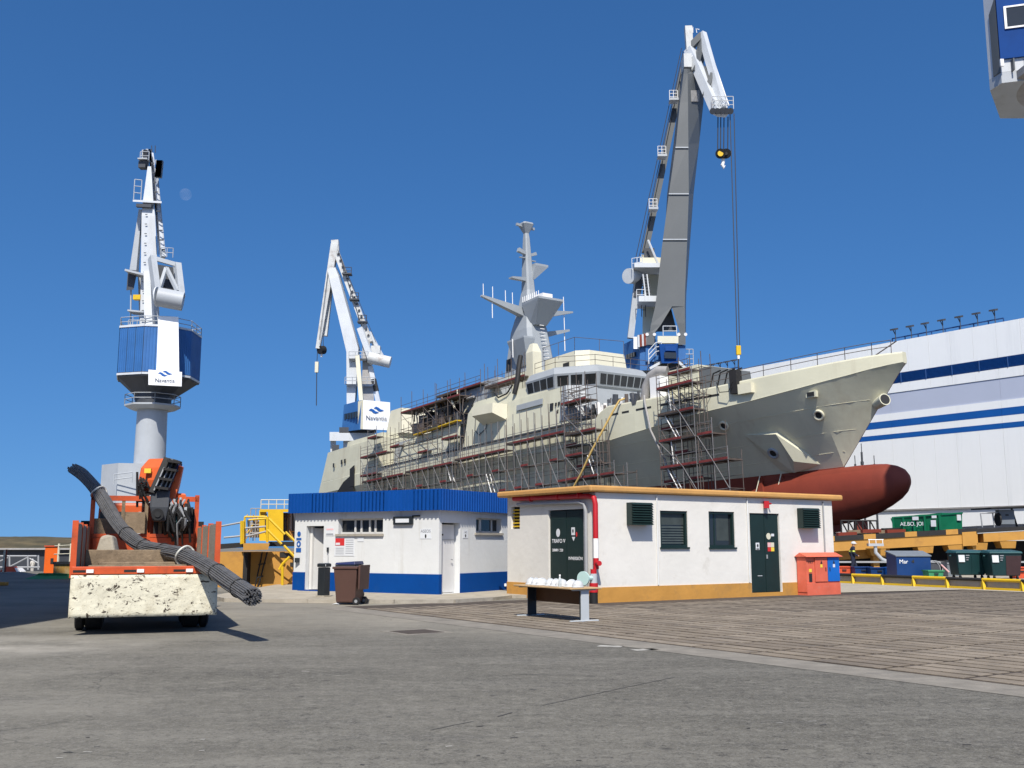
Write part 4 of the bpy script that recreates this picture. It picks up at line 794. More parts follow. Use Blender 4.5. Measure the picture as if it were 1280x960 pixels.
for s in ST:
    zk, zt = interp(s, ZK), interp(s, ZT); zs = interp(s, STEM) if s > 88 else 0
    zl = [0,.5,1.6,3.2,WL,6.2,7.2,8.2,(8.2+zk)/2,zk-.02,zk,zt-.12,zt]
    ring = []
    for z in zl:
        if s >= 89.5: z = max(z, min(zs, zk-.05))
        b = hb(s, z)
        if z == zt: b -= min(.05, b*.4)
        so = (-1.3+(max(z, 5)-11)*.53)*max(0, 1-s/7.) if s < 7 else 0
        ring.append((s+so, b, z))
    prof.append(ring)
vs = []; fs = []; mi = []
for r in prof:
    vs += [S(s, b, z) for s, b, z in r]+[S(s, -b, z) for s, b, z in r]
n2 = 2*ROWS
for k in range(len(ST)-1):
    for j in range(ROWS-1):
        for sd in (0, ROWS):
            a = k*n2+sd+j; f = (a, a+1, a+n2+1, a+n2); fs.append(f if sd == 0 else f[::-1]); mi.append(1 if j < 4 and ST[k] < 89.6 else 0)
    a = k*n2+ROWS-1; b = k*n2+2*ROWS-1; fs.append((a, b, b+n2, a+n2)); mi.append(0)
    a = k*n2; b = a+ROWS; fs.append((a, a+n2, b+n2, b)); mi.append(1)
fs.append(tuple(range(0, ROWS))+tuple(range(2*ROWS-1, ROWS-1, -1))); mi.append(0)
k = (len(ST)-1)*n2; fs.append(tuple(k+i for i in range(ROWS))+tuple(k+i for i in range(2*ROWS-1, ROWS-1, -1))); mi.append(0)
mb.add(vs, fs); mb.mi = mi
SHIP = thing('warship', 'grey beige warship under construction with red bulbous bow, ringed by scaffolding', 'ship', S(48,0,0)); t = SHIP
SHARP[0] = 12; hull = part('hull', mb, [M_hull, M_redhull], t, True); SHARP[0] = 35
# bulb
rings = []
for s, tp, bt, w in ((76,4.6,.3,1.0),(80,4.9,.35,1.35),(84,5.05,.45,1.5),(87,5.12,.55,1.5),(89.4,5.16,.66,1.48),(91,5.15,.95,1.44),(92.4,5.1,1.3,1.36),(93.5,5.0,1.75,1.2),(94.3,4.8,2.15,1.0),(94.9,4.5,2.6,.72),(95.25,4.1,3.05,.4),(95.4,3.65,3.45,.1)):
    zc, h = (tp+bt)/2, (tp-bt)/2
    rings.append([S(s, w*math.copysign(abs(math.cos(a))**.9, math.cos(a)), zc+h*math.copysign(abs(math.sin(a))**.95, math.sin(a))) for a in [2*math.pi*i/28 for i in range(28)]])
part('bulbous_bow', MB().loft(rings), M_redhull, t, True)
def hn(s, z):   # outward normal of the starboard side
    e = .15; p = S(s, hb(s, z), z); return ((S(s+e, hb(s+e, z), z)-p).cross(S(s, hb(s, z+e), z+e)-p)).normalized() * -1
def onhull(s, z, off=0.):
    n = hn(s, z); n = n if n.dot(SR) > 0 else -n
    return S(s, hb(s, z), z)+n*off, n
# weld seams along the flare
for z0, z1, s0, s1 in ((7.3,8.0,64,91.3),(9.0,10.1,66,93),(6.0,6.4,66,90)):
    pts = [onhull(s0+(s1-s0)*i/22, z0+(z1-z0)*i/22, .012)[0] for i in range(23)]; part('weld_seam', MB().tube(pts, .016, 4), M_hulllight, t, True)
pts = [onhull(60+(96-60)*i/40, interp(60+(96-60)*i/40, ZK), .01)[0] for i in range(40)]; part('knuckle_bar', MB().tube(pts, .02, 5), M_hull, t, True)
# side openings with rings
def port(s, z, r, nm='hawse_ring'):
    p, n = onhull(s, z, .02); x = n.cross(V((0,0,1))).normalized(); y = x.cross(n)
    pr = part(nm, MB().tube([p+(x*math.cos(a)+y*math.sin(a))*r+n*.05 for a in [2*math.pi*i/20 for i in range(21)]], r*.28, 8, cap=False), M_hulllight, t, True); part('hole', MB().disc(p, n, r*.9, .03), M_inkblack, pr, True)
for s, z, r in ((80.6,9.55,.38),(89.2,9.35,.38),(84.9,6.95,.45)): port(s, z, r)
p, n = onhull(89.4, 10.95, .03); fl_ = part('fairlead', MB().box(p, (1.0,.30,.5), math.atan2(SF.y, SF.x)), M_hull, t); part('fairlead_mouth', MB().box(p-SR*-.17, (.7,.04,.34), math.atan2(SF.y, SF.x)), M_inkblack, fl_)
# bow nozzle
p = S(93.2, .1, 9.75); q_ = S(94.3, .55, 9.95); dq_ = (q_-p).normalized(); part('bow_pipe', MB().tube([p, q_], [.40,.48], 18), M_hull, t, True); part('bow_pipe_mouth', MB().disc(q_-dq_*.02, dq_, .40, .03), M_inkblack, t, True)
# anchor bolster
Ap = lambda s, z, o: onhull(s, z, o)[0]
A0, B0, C0, G0_, D0, E0 = Ap(82.0,8.6,.05), Ap(85.1,8.5,.42), Ap(83.6,5.55,.05), Ap(85.0,5.25,.30), Ap(85.7,6.35,.75), Ap(87.5,5.6,.02)
part('anchor_bolster', MB().add([A0,B0,C0,G0_,D0,E0,Ap(85.1,8.5,-.3),Ap(85.0,5.25,-.3)], [(0,2,3,1),(1,3,4),(1,4,5),(4,3,5),(0,1,6),(1,5,6),(2,7,3),(3,7,5)]), M_hull, t); D0 = G0_
pc = (A0+B0+C0+D0)/4; nn_ = (C0-A0).cross(B0-A0).normalized(); nn_ = nn_ if nn_.dot(SR) > 0 else -nn_
xx = (B0-A0).normalized(); yy = nn_.cross(xx)
hp = part('hawse_ring', MB().tube([pc+nn_*.06+(xx*math.cos(a)+yy*math.sin(a))*.42 for a in [2*math.pi*i/20 for i in range(21)]], .12, 8, cap=False), M_shipgrey, t, True); part('hole', MB().disc(pc, nn_, .38, .06), M_inkblack, hp, True)
# triangular supports under the red flare
for s in (81.6, 83.7):
    a, _ = onhull(s, 4.6, .2); part('prop_bracket', MB().plate([a+SU*.5, a-SF*1.0-SU*3.2+SR*.6, a+SF*.9-SU*3.2+SR*.6], .25), M_redhull, t); part('bracket_edge', MB().tube([a+SU*.6+SR*.1, a-SF*1.05-SU*3.2+SR*.7], .05, 5), M_hulllight, t)
# freeing ports and deck edge strake
for i, s in enumerate((69.0,70.4,72.2,73.2,75.2,76.6,78.0,79.0,80.0,80.8)):
    z = 12.12; p, n = onhull(s, z); part('freeing_port', MB().plate([Ap(s-.5 if i % 3 else s-.7,z-.09,.02),Ap(s+.4,z-.09,.02),Ap(s+.4,z+.09,.02),Ap(s-.5 if i % 3 else s-.7,z+.09,.02)], .01), M_inkblack, t)
part('deck_strake', MB().beam(S(21,7.02,12.08), S(64,7.16,12.08), .26, .16), M_darksteel, t)
part('knuckle_strake', MB().beam(S(22,7.08,10.42), S(63,7.1,10.42), .12, .10), M_hulllight, t)
# bow railing
pts = [S(s, hb(s,13.2)*.96, interp(s, ZT)) for s in (80.5,83,85.5,88,90.2,92.3,94.2,95.4)]
railing(t, pts, 1.0, .03, M_tubedk, 3.2, 1)
part('bow_stay', MB().tube([S(92.8,.3,13.3),S(95.5,.1,14.4)], .05, 5), M_tubedk, t)
# ---------------------------------------------------------------- upper works
def sp(name, pb, z0, pt, z1, m, parent=None, **k):
    return part(name, MB().loft([[S(s,b,z0) for s,b in pb], [S(s,b,z1) for s,b in pt]]), m, parent or t, **k)
def rect(s0, s1, b, b2=None): b2 = b if b2 is None else b2; return [(s0,b),(s1,b2),(s1,-b2),(s0,-b)]
# stern block
ab = sp('aft_superstructure', [(-.7,6.19),(6,6.49),(19.6,6.95),(19.6,-6.95),(6,-6.49),(-.7,-6.19)], 12.08, [(1.5,6.1),(6,6.3),(19.9,6.55),(19.9,-6.55),(6,-6.3),(1.5,-6.1)], 16.35, M_hull)
sp('flight_deck_coaming', rect(8.5,19.4,6.3), 16.35, rect(8.7,19.4,6.2), 17.05, M_hull); sp('stern_bollard_house', rect(15.8,20.4,3.8), 17.05, rect(16.6,19.6,3.4), 20.6, M_cream)
for s, z in ((4.64,14.1),(7.4,14.3),(8.5,14.3)): part('porthole', MB().plate([S(s-.22,6.62,z-.3),S(s+.22,6.64,z-.3),S(s+.22,6.64,z+.3),S(s-.22,6.62,z+.3)], .08), M_inkblack, t)
part('shell_door', MB().plate([S(4.2,6.34,9.4),S(11.9,6.80,9.4),S(11.9,6.84,11.5),S(10.9,6.84,11.9),S(8.5,6.75,11.3)], .12, off=.05), M_asphdark, t); part('shell_door', MB().plate([S(10.8,6.84,10.4),S(12.2,6.86,10.4),S(12.2,6.86,13.3),S(10.8,6.84,12.9)], .12, off=.05), M_asphdark, t)
# boat recess (dark) and screen
sp('recess_back', rect(19.6,42,4.6), 12.08, rect(19.6,42,4.4), 15.6, M_shipgrey)
part('side_screen', MB().plate([S(25.2,7.0,12.15),S(40.6,7.0,12.15),S(40.6,6.7,15.2),S(30.4,6.7,15.0),S(26.6,6.78,14.6)], .15, off=.04), M_hull, t)
part('screen_top_plank', MB().beam(S(30.4,7.05,15.15), S(41.0,7.05,15.5), .7, .12), M_yellow, t)
sp('hangar_house', rect(30.5,44.5,4.9), 15.5, [(31.4,4.6),(44.5,4.6),(44.5,-4.6),(31.4,-4.6)], 19.6, M_shipgrey)
sp('funnel', rect(38.4,45.6,4.55), 15.5, rect(38.8,44.9,4.1), 20.3, M_shipgrey); part('funnel_intake', MB().plate([S(42.9,4.45,18.3),S(44.0,4.42,18.0),S(44.3,4.40,19.4),S(43.2,4.42,19.7)], .1, off=.05), M_inkblack, t)
for k in range(7): # machinery stacked behind the aft scaffold
    s = 28.5+k*1.7; part('machinery_frame', MB().box(S(s,5.6,16.2+.5*(k % 3)), (1.2,1.1,1.5+.6*(k % 2)), math.atan2(SF.y,SF.x)), (M_darksteel, M_tubedk, M_asphdark)[k % 3], t)
random.seed(9)
for k in range(90):
    s_ = 28+random.random()*13.5; b_0 = 4.9+random.random()*1.6; z_ = 15.4+random.random()*3.0; d_s, d_z = random.choice(((1.6,.0),(0,1.7),(.9,.9),(-.8,1.0),(.2,.3)))
    part('machinery_pipe', MB().tube([S(s_,b_0,z_),S(s_+d_s,b_0+random.uniform(-.3,.3),z_+d_z)], random.choice((.05,.08,.14)), 6), random.choice((M_darksteel,M_tubedk,M_asphdark,M_duct,M_cream,M_tube)), t, True)
# midship house with flush side
mh = sp('deckhouse', [(41.8,7.0),(62.0,7.0),(63.2,5.2),(63.2,-5.2),(62.0,-7.0),(41.8,-7.0)], 12.08, [(42.3,6.55),(61.2,6.45),(62.2,4.8),(62.2,-4.8),(61.2,-6.45),(42.3,-6.55)], 16.2, M_hull)
sp('upper_deckhouse', [(42.3,6.5),(58,6.4),(58,-6.4),(42.3,-6.5)], 16.2, [(43.6,6.3),(56.5,6.2),(56.5,-6.2),(43.6,-6.3)], 17.35, M_hull)
part('boat_sponson', MB().add([S(45.9,6.7,14.2),S(50.6,6.7,14.2),S(50.6,6.6,16.0),S(45.9,6.6,16.0),S(45.9,8.3,15.2),S(50.1,8.3,15.0),S(50.1,8.2,16.1),S(45.9,8.2,16.1)], [(0,1,5,4),(4,5,6,7),(1,2,6,5),(0,4,7,3),(3,7,6,2)]), M_cream, t)
for s, z, w, h in ((59.0,14.35,.5,.75),(59.75,14.5,.18,.35),(60.25,14.5,.18,.35),(60.1,13.7,.2,.4)): part('side_opening', MB().plate([S(s-w/2,6.84,z-h/2),S(s+w/2,6.82,z-h/2),S(s+w/2,6.76,z+h/2),S(s-w/2,6.78,z+h/2)], .2, off=.0), M_inkblack, t)
part('side_rail_vents', MB().plate([S(52.6,6.78,14.9),S(57.4,6.78,14.9),S(57.4,6.7,15.5),S(52.6,6.7,15.5)], .1, off=.03), M_shipgrey, t)
# bridge: windows lean outwards, sill bulges, octagonal plan
def ring8(s0, s1, b, ch_s, ch_b): return [(s0,b),(s1-ch_s,b),(s1,b-ch_b),(s1,-b+ch_b),(s1-ch_s,-b),(s0,-b)]
r0, r1, r2, r3, r4 = ring8(54.2,61.6,5.6,3.3,2.9), ring8(54.2,61.9,5.9,3.3,3.0), ring8(54.2,62.5,6.35,3.4,3.1), ring8(54.2,62.9,6.6,3.5,3.2), ring8(54.4,62.2,6.1,3.4,3.0)
sp('bridge_front_house', [(60.6,7.02),(62.06,7.02),(63.28,5.22),(63.28,-5.22),(62.06,-7.02),(60.6,-7.02)], 12.6, [(60.6,6.5),(61.26,6.5),(62.28,4.84),(62.28,-4.84),(61.26,-6.5),(60.6,-6.5)], 16.25, M_shipgrey)
sp('bridge_base', r0, 14.4, r1, 15.6, M_shipgrey)
br = part('bridge', MB().loft([[S(s,b,z) for s,b in r] for r, z in ((r1,15.6),(r2,16.3),(r3,17.75),(r4,18.5))]), M_shipgrey, t)
def bwin(i, n, mx): 
    lo, hi = r2, r3; a, b = i, (i+1) % 6
    plates_on(br, 'window', [S(*lo[b],16.3), S(*lo[a],16.3), S(*hi[a],17.75), S(*hi[b],17.75)] if False else [S(*lo[a],16.3), S(*lo[b],16.3), S(*hi[b],17.75), S(*hi[a],17.75)], n, M_bwin, mx, .14, .17, .06, .03)
for i, n, mx in ((0,4,.04),(1,3,.07),(2,7,.03)): bwin(i, n, mx)
sp('bridge_roof', r4, 18.5, ring8(54.6,61.6,5.6,3.3,2.9), 18.75, M_cranewhite if False else M_shipgrey)
sp('director_house', [(52.6,3.0),(58.4,3.0),(59.4,1.8),(59.4,-3.4),(52.6,-3.4)], 18.75, [(52.8,2.8),(58.2,2.8),(59.2,1.6),(59.2,-3.2),(52.8,-3.2)], 20.9, M_cream)
for s in (56.8, 58.6): part('director_opening', MB().plate([S(s-.5,3.04 if s<58 else 2.5,19.2),S(s+.5,3.04 if s<58 else 1.9,19.2),S(s+.5,3.0 if s<58 else 1.85,19.8),S(s-.5,3.0 if s<58 else 2.45,19.8)], .1, off=.04), M_inkblack, t)
sp('exhaust_trunk', rect(51.2,52.3,1.0), 19.8, rect(51.4,52.2,.8), 23.2, M_cream) if False else part('exhaust_trunk', MB().loft([[S(s,b,z) for s,b in ((52.0,4.9),(53.3,4.9),(53.3,3.7),(52.0,3.7))] for z in (17.4,21.6)]+[[S(s,b,22.6) for s,b in ((52.4,4.6),(53.0,4.6),(53.0,4.0),(52.4,4.0))]]), M_cream, t)
part('black_hose_bundle', MB().tube([S(51.9,6.5,16.9),S(52.2,6.3,18.2),S(51.6,5.6,20.2),S(51.4,5.2,21.4)], .28, 10), M_black, t, True)
railing(t, [S(54.6,5.6,18.75),S(58.3,5.6,18.75),S(61.4,2.7,18.75),S(61.5,-4.5,18.75)], 1.1, .03, M_tubedk, 2.4, 1)
railing(t, [S(52,6.35,17.35),S(44,6.35,17.35)], 1.1, .03, M_tubedk, 2.0, 1); railing(t, [S(52.6,3,20.9),S(58.4,3,20.9),S(59.4,-3,20.9)], 1.4, .03, M_tubedk, 3, 0)
# house ahead of the bridge, gun platform
sp('forward_house', rect(63.2,70.4,3.8,3.4), 12.6, rect(63.2,70.4,3.6,3.2), 13.7, M_hull); sp('missile_deckhouse', rect(70.5,76.6,3.4,3.0), 12.6, rect(70.6,76.5,3.2,2.9), 15.9, M_hull); sp('deckhouse_front', rect(76.6,78.0,2.9,2.7), 12.6, rect(76.6,77.8,2.8,2.6), 15.5, M_girder)
part('ventilation_duct', MB().tube([S(71.6,5.2,12.9),S(72.0,5.2,14.4),S(72.6,5.1,15.3),S(73.5,5.0,15.65),S(74.3,4.6,15.5)], .45, 14), M_duct, t, True)
part('white_locker', MB().loft([[S(s,b,z) for s,b in ((72.9,5.6),(74.3,5.6),(74.3,4.5),(72.9,4.5))] for z in (12.7,15.0)]), M_pipewhite, t)
random.seed(3)
for k in range(60): # pipes and fittings on the fore deck beneath the bridge
    s = 63.6+random.random()*8.4; b = 4.3+random.random()*2.2; z = 12.3+random.random()*.4; h = .5+random.random()*1.1
    part('deck_fitting', MB().tube([S(s,b,z),S(s+random.uniform(-.3,.3),b,z+h)], random.uniform(.08,.28), 7), random.choice((M_pipewhite,M_darksteel,M_duct,M_tubedk,M_shipgrey)), t, True)
for k in range(4): part('bent_pipe', MB().tube([S(79.6+.55*k,4.6-.3*k,12.9),S(80.1+.55*k,4.6-.3*k,14.2),S(80.9+.55*k,4.5-.3*k,14.35)], .07, 6), M_black, t, True)
part('cable_box', MB().loft([[S(s,b,z) for s,b in ((82.6,5.3),(83.3,5.2),(83.3,4.5),(82.6,4.5))] for z in (11.9,13.9)]), M_asphdark, t); part('fairlead_box', MB().loft([[S(s,b,z) for s,b in ((83.4,5.2),(84.7,5.0),(84.7,3.9),(83.4,4.5))] for z in (11.75,12.6)]), M_hulllight, t)
part('mooring_cable', MB().tube([S(81.0,5.2,13.2),S(81.6,5.55,12.2),S(82.6,5.5,12.1),S(83.2,5.5,12.9)], .04, 5), M_black, t, True)
part('cable', MB().tube([S(44.0,6.6,15.8),S(44.3,6.95,13.9),S(45.2,6.95,13.2),S(46.6,6.9,13.8),S(47.4,6.7,16.4)], .05, 5), M_darksteel, t, True); part('cable', MB().tube([S(48.0,6.5,17.6),S(48.8,6.6,17.0),S(50.4,6.5,17.2),S(51.4,6.4,18.0)], .09, 6), M_black, t, True)
# ---------------------------------------------------------------- mast
ms = sp('mast_base', [(41.6,2.4),(50.0,2.3),(50.0,-2.3),(41.6,-2.4)], 17.3, [(42.2,2.2),(49.4,2.1),(49.4,-2.1),(42.2,-2.2)], 20.6, M_hull)
def ring_m(s0, s1, b, c): return [(s0+c,b),(s1-c,b),(s1,b-c),(s1,-b+c),(s1-c,-b),(s0+c,-b),(s0,-b+c),(s0,b-c)]
mast = part('mast', MB().loft([[S(s,b,z) for s,b in ring_m(*r)] for r, z in (((42.6,48.9,1.9,.5),20.5),((43.7,47.9,1.5,.45),26.0),((44.7,47.2,1.0,.35),28.8),((45.1,46.7,.6,.22),31.0),((45.2,46.4,.45,.18),34.5),((45.4,46.2,.32,.12),37.6),((45.5,46.1,.26,.1),38.3),((45.0,46.6,.75,.2),39.4),((45.1,46.5,.7,.2),39.6))]), M_masticgrey, t)
def yard(p, q_, w0, h0, w1, h1, nm='yard'): return part(nm, MB().beam(p, q_, w0, h0, w2=w1, h2=h1), M_masticgrey, t)
y1 = yard(S(46,.6,28.1), S(46,6.8,29.5), 1.1, 1.1, .35, .2); y2 = yard(S(46,-.6,28.1), S(46,-6.5,29.2), 1.1, 1.1, .35, .2)
for b in (6.5,5.2,3.4,2.4): part('antenna', MB().tube([S(46,b,28.9+.05*b),S(46,b,30.2+.12*b)], .045, 5), M_pipewhite, y1)
part('antenna', MB().tube([S(46,5.3,29.2),S(46,5.3,27.0)], .05, 5), M_pipewhite, y1); part('antenna', MB().tube([S(46,-5.2,31),S(46,-5.2,26.6)], .05, 5), M_pipewhite, y2)
part('radar_platform', MB().loft([[S(s,b,z) for s,b in p_] for p_, z in (([(47.2,1.0),(48.4,.8),(48.4,-.8),(47.2,-1.0)],26.3),([(46.6,1.5),(50.3,1.7),(50.3,-1.9),(46.6,-1.5)],28.9),([(46.6,1.5),(50.3,1.7),(50.3,-1.9),(46.6,-1.5)],29.15))]), M_masticgrey, t)
for k in range(9): part('railing_post', MB().tube([S(47.0+.4*k,1.6,29.15),S(47.0+.4*k,1.6,29.8)], .05, 5), M_pipewhite, t)
part('radar_box', MB().box(S(49.0,0,29.5), (1.6,1.4,.6), math.atan2(SF.y,SF.x)), M_pipewhite, t)
yard(S(46.6,-.8,25.4), S(46.6,-5.3,26.6), .8, .8, .6, .25); part('antenna', MB().tube([S(46.6,-4.7,26.4),S(46.6,-4.7,24.0)], .06, 5), M_pipewhite, t)
part('dome_platform', MB().loft([[S(s,b,z) for s,b in p_] for p_, z in (([(46.0,2.0),(48.2,2.0),(48.2,1.6),(46.0,1.6)],21.4),([(45.4,2.9),(48.8,2.9),(48.8,1.3),(45.4,1.3)],24.4),([(45.4,2.9),(48.8,2.9),(48.8,1.3),(45.4,1.3)],24.6))]), M_masticgrey, t); part('antenna', MB().tube([S(46.6,2.95,24.6),S(46.6,2.95,22.4)], .06, 5), M_pipewhite, t)
yard(S(46,.4,32.4), S(46,2.6,32.3), .5, .5, .8, .2); part('searchlight_platform', MB().loft([[S(s,b,z) for s,b in p_] for p_, z in (([(46,-.2),(46.6,-.2),(46.6,-.5),(46,-.5)],32.4),([(45.4,-.4),(47,-.4),(47,-2.3),(45.4,-2.3)],34.1),([(45.4,-.4),(47,-.4),(47,-2.3),(45.4,-2.3)],34.35))]), M_masticgrey, t)
yard(S(46,.2,35.6), S(46,1.4,36.0), .4, .3, .5, .5); yard(S(46,-.2,35.5), S(46,-1.2,35.9), .4, .3, .4, .4); yard(S(46,.2,35.1), S(46,1.2,35.1), .3, .1, .3, .1); yard(S(46,-.2,34.9), S(46,-1.1,34.9), .3, .1, .3, .1); yard(S(45.8,.6,39.2), S(45.8,1.4,39.3), .25, .25, .3, .3); yard(S(45.8,-.6,39.1), S(45.8,-1.2,39.1), .25, .25, .3, .3)
part('mast_door', MB().plate([S(43.6,1.9,21.4),S(44.6,1.9,21.4),S(44.6,1.82,22.8),S(43.6,1.82,22.8)], .1, off=.06), M_inkblack, t)
for k in range(16): part('ladder_rung', MB().tube([S(49.75-.1*k,.45,21.2+.45*k),S(49.75-.1*k,-.15,21.2+.45*k)], .05, 4), M_pipewhite, t)
sw_ = [S(a, b, 0) for a, b in ((4,-11),(104,-11),(104,10.5),(4,10.5))]
mb = MB(); mb.add([V((p.x, p.y, .012)) for p in sw_], [(0,1,2,3)]); M_bouncecut = mat('bounce_cut_floor', (.038,.034,.030), .9, .3, .8); struct('slipway', mb, M_bouncecut)  # unseen dark floor, added to cut the light bounced up onto the hull
# keel support
c = S(90.6,0,.5); part('bow_shore', MB().loft([[c+V((x*.45,y*.45,-1.9)) for x,y in ((-1,-1),(1,-1),(1,1),(-1,1))], [c+V((x*.42,y*.42,.3)) for x,y in ((-1,-1),(1,-1),(1,1),(-1,1))]]), M_redhull, t)
for k in range(7): part('keel_block', MB().box(S(60+k*4.5,0,-.6), (1.2,1.6,1.3), math.atan2(SF.y,SF.x)), M_wood, t)
# ================================================================ scaffolding (ship frame)
random.seed(11)
def scaffold(label, bays, bo, bi, z0, levels, ztop, decks, tops=None, brace=True, group='scaffold towers round the ship', rz=.034, guard=True, tm=M_tube):
    """bays: s positions of the frames; bo/bi outer and inner offsets; decks: set of (bay, level) laid with planks"""
    fo = bo if callable(bo) else (lambda s: bo); fi = bi if callable(bi) else (lambda s: bi)
    t = thing('scaffold', label, 'scaffold', S(bays[0], fo(bays[0]), z0), group)
    for i, s in enumerate(bays):
        zt = ztop if not tops else tops[i]
        rod(t, 'standard', S(s, fo(s), z0), S(s, fo(s), zt+random.uniform(0,.5)), rz*1.15, tm if i % 3 else M_tubedk); rod(t, 'standard', S(s, fi(s), z0), S(s, fi(s), zt+random.uniform(-.4,.3)), rz, M_tubedk)
        for z in levels:
            if z < zt: rod(t, 'transom', S(s, fo(s)+.1, z), S(s, fi(s)-.1, z), rz, M_tubedk)
    for i, (a, b) in enumerate(zip(bays[:-1], bays[1:])):
        zt = ztop if not tops else min(tops[i], tops[i+1])
        for k, z in enumerate(levels):
            if z > zt: continue
            rod(t, 'ledger', S(a-.1, fo(a), z), S(b+.1, fo(b), z), rz, tm); rod(t, 'ledger', S(a-.1, fi(a), z), S(b+.1, fi(b), z), rz, M_tubedk)
            if (i, k) in decks:
                d = bar(t, 'deck', S(a, (fo(a)+fi(a))/2, z+.07), S(b, (fo(b)+fi(b))/2, z+.07), abs(fo(a)-fi(a))*.92, .07, M_deckdk, up=SU)
                bar(t, 'toe_board', S(a, fo(a)+.05, z+.14), S(b, fo(b)+.05, z+.14), .04, .20, M_deck if (i*7+k*3) % 4 else M_deckdk, up=SU)
                if guard:
                    for g in (.55, 1.05): rod(t, 'guard_rail', S(a, fo(a), z+g), S(b, fo(b), z+g), rz*.8, tm)
            if k+1 < len(levels) and levels[k+1] <= zt+1: zm = (z+levels[k+1])/2; rod(t, 'ledger', S(a, fi(a), zm), S(b, fi(b), zm), rz*.8, M_tubedk); rod(t, 'ledger', S(a, fo(a), zm+.2), S(b, fo(b), zm+.2), rz*.7, M_tubedk)
            if brace and k+1 < len(levels) and levels[k+1] <= zt and (i+k) % 2 == 0: rod(t, 'brace', S(a, fo(a)+.06, levels[k+1]), S(b, fo(b)+.06, z), rz*1.1, tm)
    return t
# tower by the bow
scaffold('tall scaffold tower with red decks against the flare of the bow', [75.9,78.7,80.4], 7.5, 6.3, 1.2, [1.4,3.75,6.1,8.45,10.8,13.15], 14.3, {(0,k) for k in range(1,6)} | {(1,2),(1,3),(1,4),(1,5)})
scaffold('low scaffold wing with red decks stepping down beside the bow tower', [80.6,82.3,83.9], 7.4, 5.8, 1.2, [1.4,3.75,6.1,8.45], 9.4, {(0,2),(0,3),(1,2)}, tops=[9.6,9.5,7.2])
# ladder zig-zags in the bow tower
for k, z in enumerate((3.75,6.1,8.45,10.8)):
    o = thing('scaffold_ladder', 'short access ladder between %s decks of the bow scaffold tower' % ('lowest', 'lower middle', 'upper middle', 'topmost')[k], 'ladder', S(77.2,7.0,z), 'ladders in the bow scaffold')
    a, b = S(76.6+.6*(k%2),7.1,z+2.3), S(78.0-.6*(k%2),7.1,z+.1); w = SR*.22
    rod(o, 'stile', a+w, b+w, .045, M_pipewhite); rod(o, 'stile', a-w, b-w, .045, M_pipewhite)
    for j in range(7): rod(o, 'rung', a.lerp(b,(j+.5)/7)+w, a.lerp(b,(j+.5)/7)-w, .025, M_tube)
# tower under the bridge
scaffold('scaffold tower beneath the bridge where the hull side steps back', [63.6,66.2,68.4], 8.6, 7.3, 1.2, [1.6,3.9,6.2,8.5,10.6,12.6,14.4], 15.4, {(0,2),(0,3),(1,2),(0,4),(1,4)}, tops=[15.6,14.6,11.5])
scaffold('low scaffold bay right of the tower beneath the bridge', [68.6,70.6,72.4], 8.4, 7.3, 1.2, [1.6,3.9,6.2], 7.6, {(0,2),(1,1)}, tops=[9.6,7.4,6.8])
# long run along the side, four sections
run = lambda s: 8.4; runi = lambda s: 7.35
def longrun(label, s0, s1, n, zs, deckz, top): scaffold(label, [s0+(s1-s0)*i/n for i in range(n+1)], run, runi, .4, zs, top, {(i, deckz) for i in range(n)} | {(i, 2) for i in range(1, n, 3)} | {(i, 3) for i in range(2, n, 4)}, group='long side scaffold sections')
longrun('long scaffold section below the boat platform, decked in red', 42.2, 52.6, 8, [1.8,4.0,6.2,8.4,10.5], 4, 13.4)
longrun('long scaffold section right of the boat platform, decked in red', 53.0, 63.2, 8, [1.8,4.0,6.2,8.4,11.0], 4, 13.8)
longrun('long scaffold section below the aft side screen, decked in red', 30.2, 41.6, 8, [1.8,4.0,6.2,8.3,10.3], 4, 12.4)
longrun('long scaffold section beside the stern quarter, decked in brown', 18.0, 29.6, 8, [1.8,4.0,6.2,8.5,10.2], 4, 12.0)
for k, (s, z) in enumerate(((48.8,6.2),(66.8,6.2),(33.5,6.2),(40.2,8.3))):
    o = thing('scaffold_ladder', ('white ladder in the long scaffold left of the yellow hose', 'white ladder at the foot of the tower beneath the bridge', 'white ladder low in the aft scaffold', 'white ladder below the end of the side screen')[k], 'ladder', S(s,7.9,z), 'ladders in the side scaffold')
    a, b = S(s-.4,7.9,z+2.2), S(s+.6,7.9,z); w = SR*.24
    rod(o, 'stile', a+w, b+w, .05, M_pipewhite); rod(o, 'stile', a-w, b-w, .05, M_pipewhite)
    for j in range(6): rod(o, 'rung', a.lerp(b,(j+.5)/6)+w, a.lerp(b,(j+.5)/6)-w, .025, M_tube)
scaffold('scaffold tower at the stern recess beside the white sign', [16.4,18.6,21.2,24.2], 7.9, 6.9, 4., [6.6,8.9,11.2,13.7,16.1], 17.0, {(0,2),(1,2),(0,3),(1,3),(2,3),(1,4),(2,4)}, tops=[15.4,17.2,17.4,16.0])
scaffold('scaffold platform hung over the screen step below the funnel', [38.6,40.4,42.2], 8.0, 7.1, 9.0, [10.6,13.4], 15.8, {(0,1),(1,1)})
scaffold('scaffold deck over the machinery abaft the grey funnel', [26.3,29.2,32.2,35.2,38.2,41.0], 6.9, 4.6, 16.0, [16.4,18.5], 20.6, {(i,1) for i in range(5)}, tm=M_tubedk)
scaffold('railed scaffold on top of the funnel house', [32.6,36.0,39.5,43.0,44.6], 5.2, 3.2, 18.6, [19.7], 21.4, {(i,0) for i in range(3)}, tm=M_tubedk, brace=False)
scaffold('scaffold gangway beside the mast foot above the upper deck', [44.2,47.0,49.8,52.4], 5.4, 3.9, 17.4, [18.9], 21.6, {(0,0),(1,0),(2,0)}, tm=M_tubedk, brace=False)
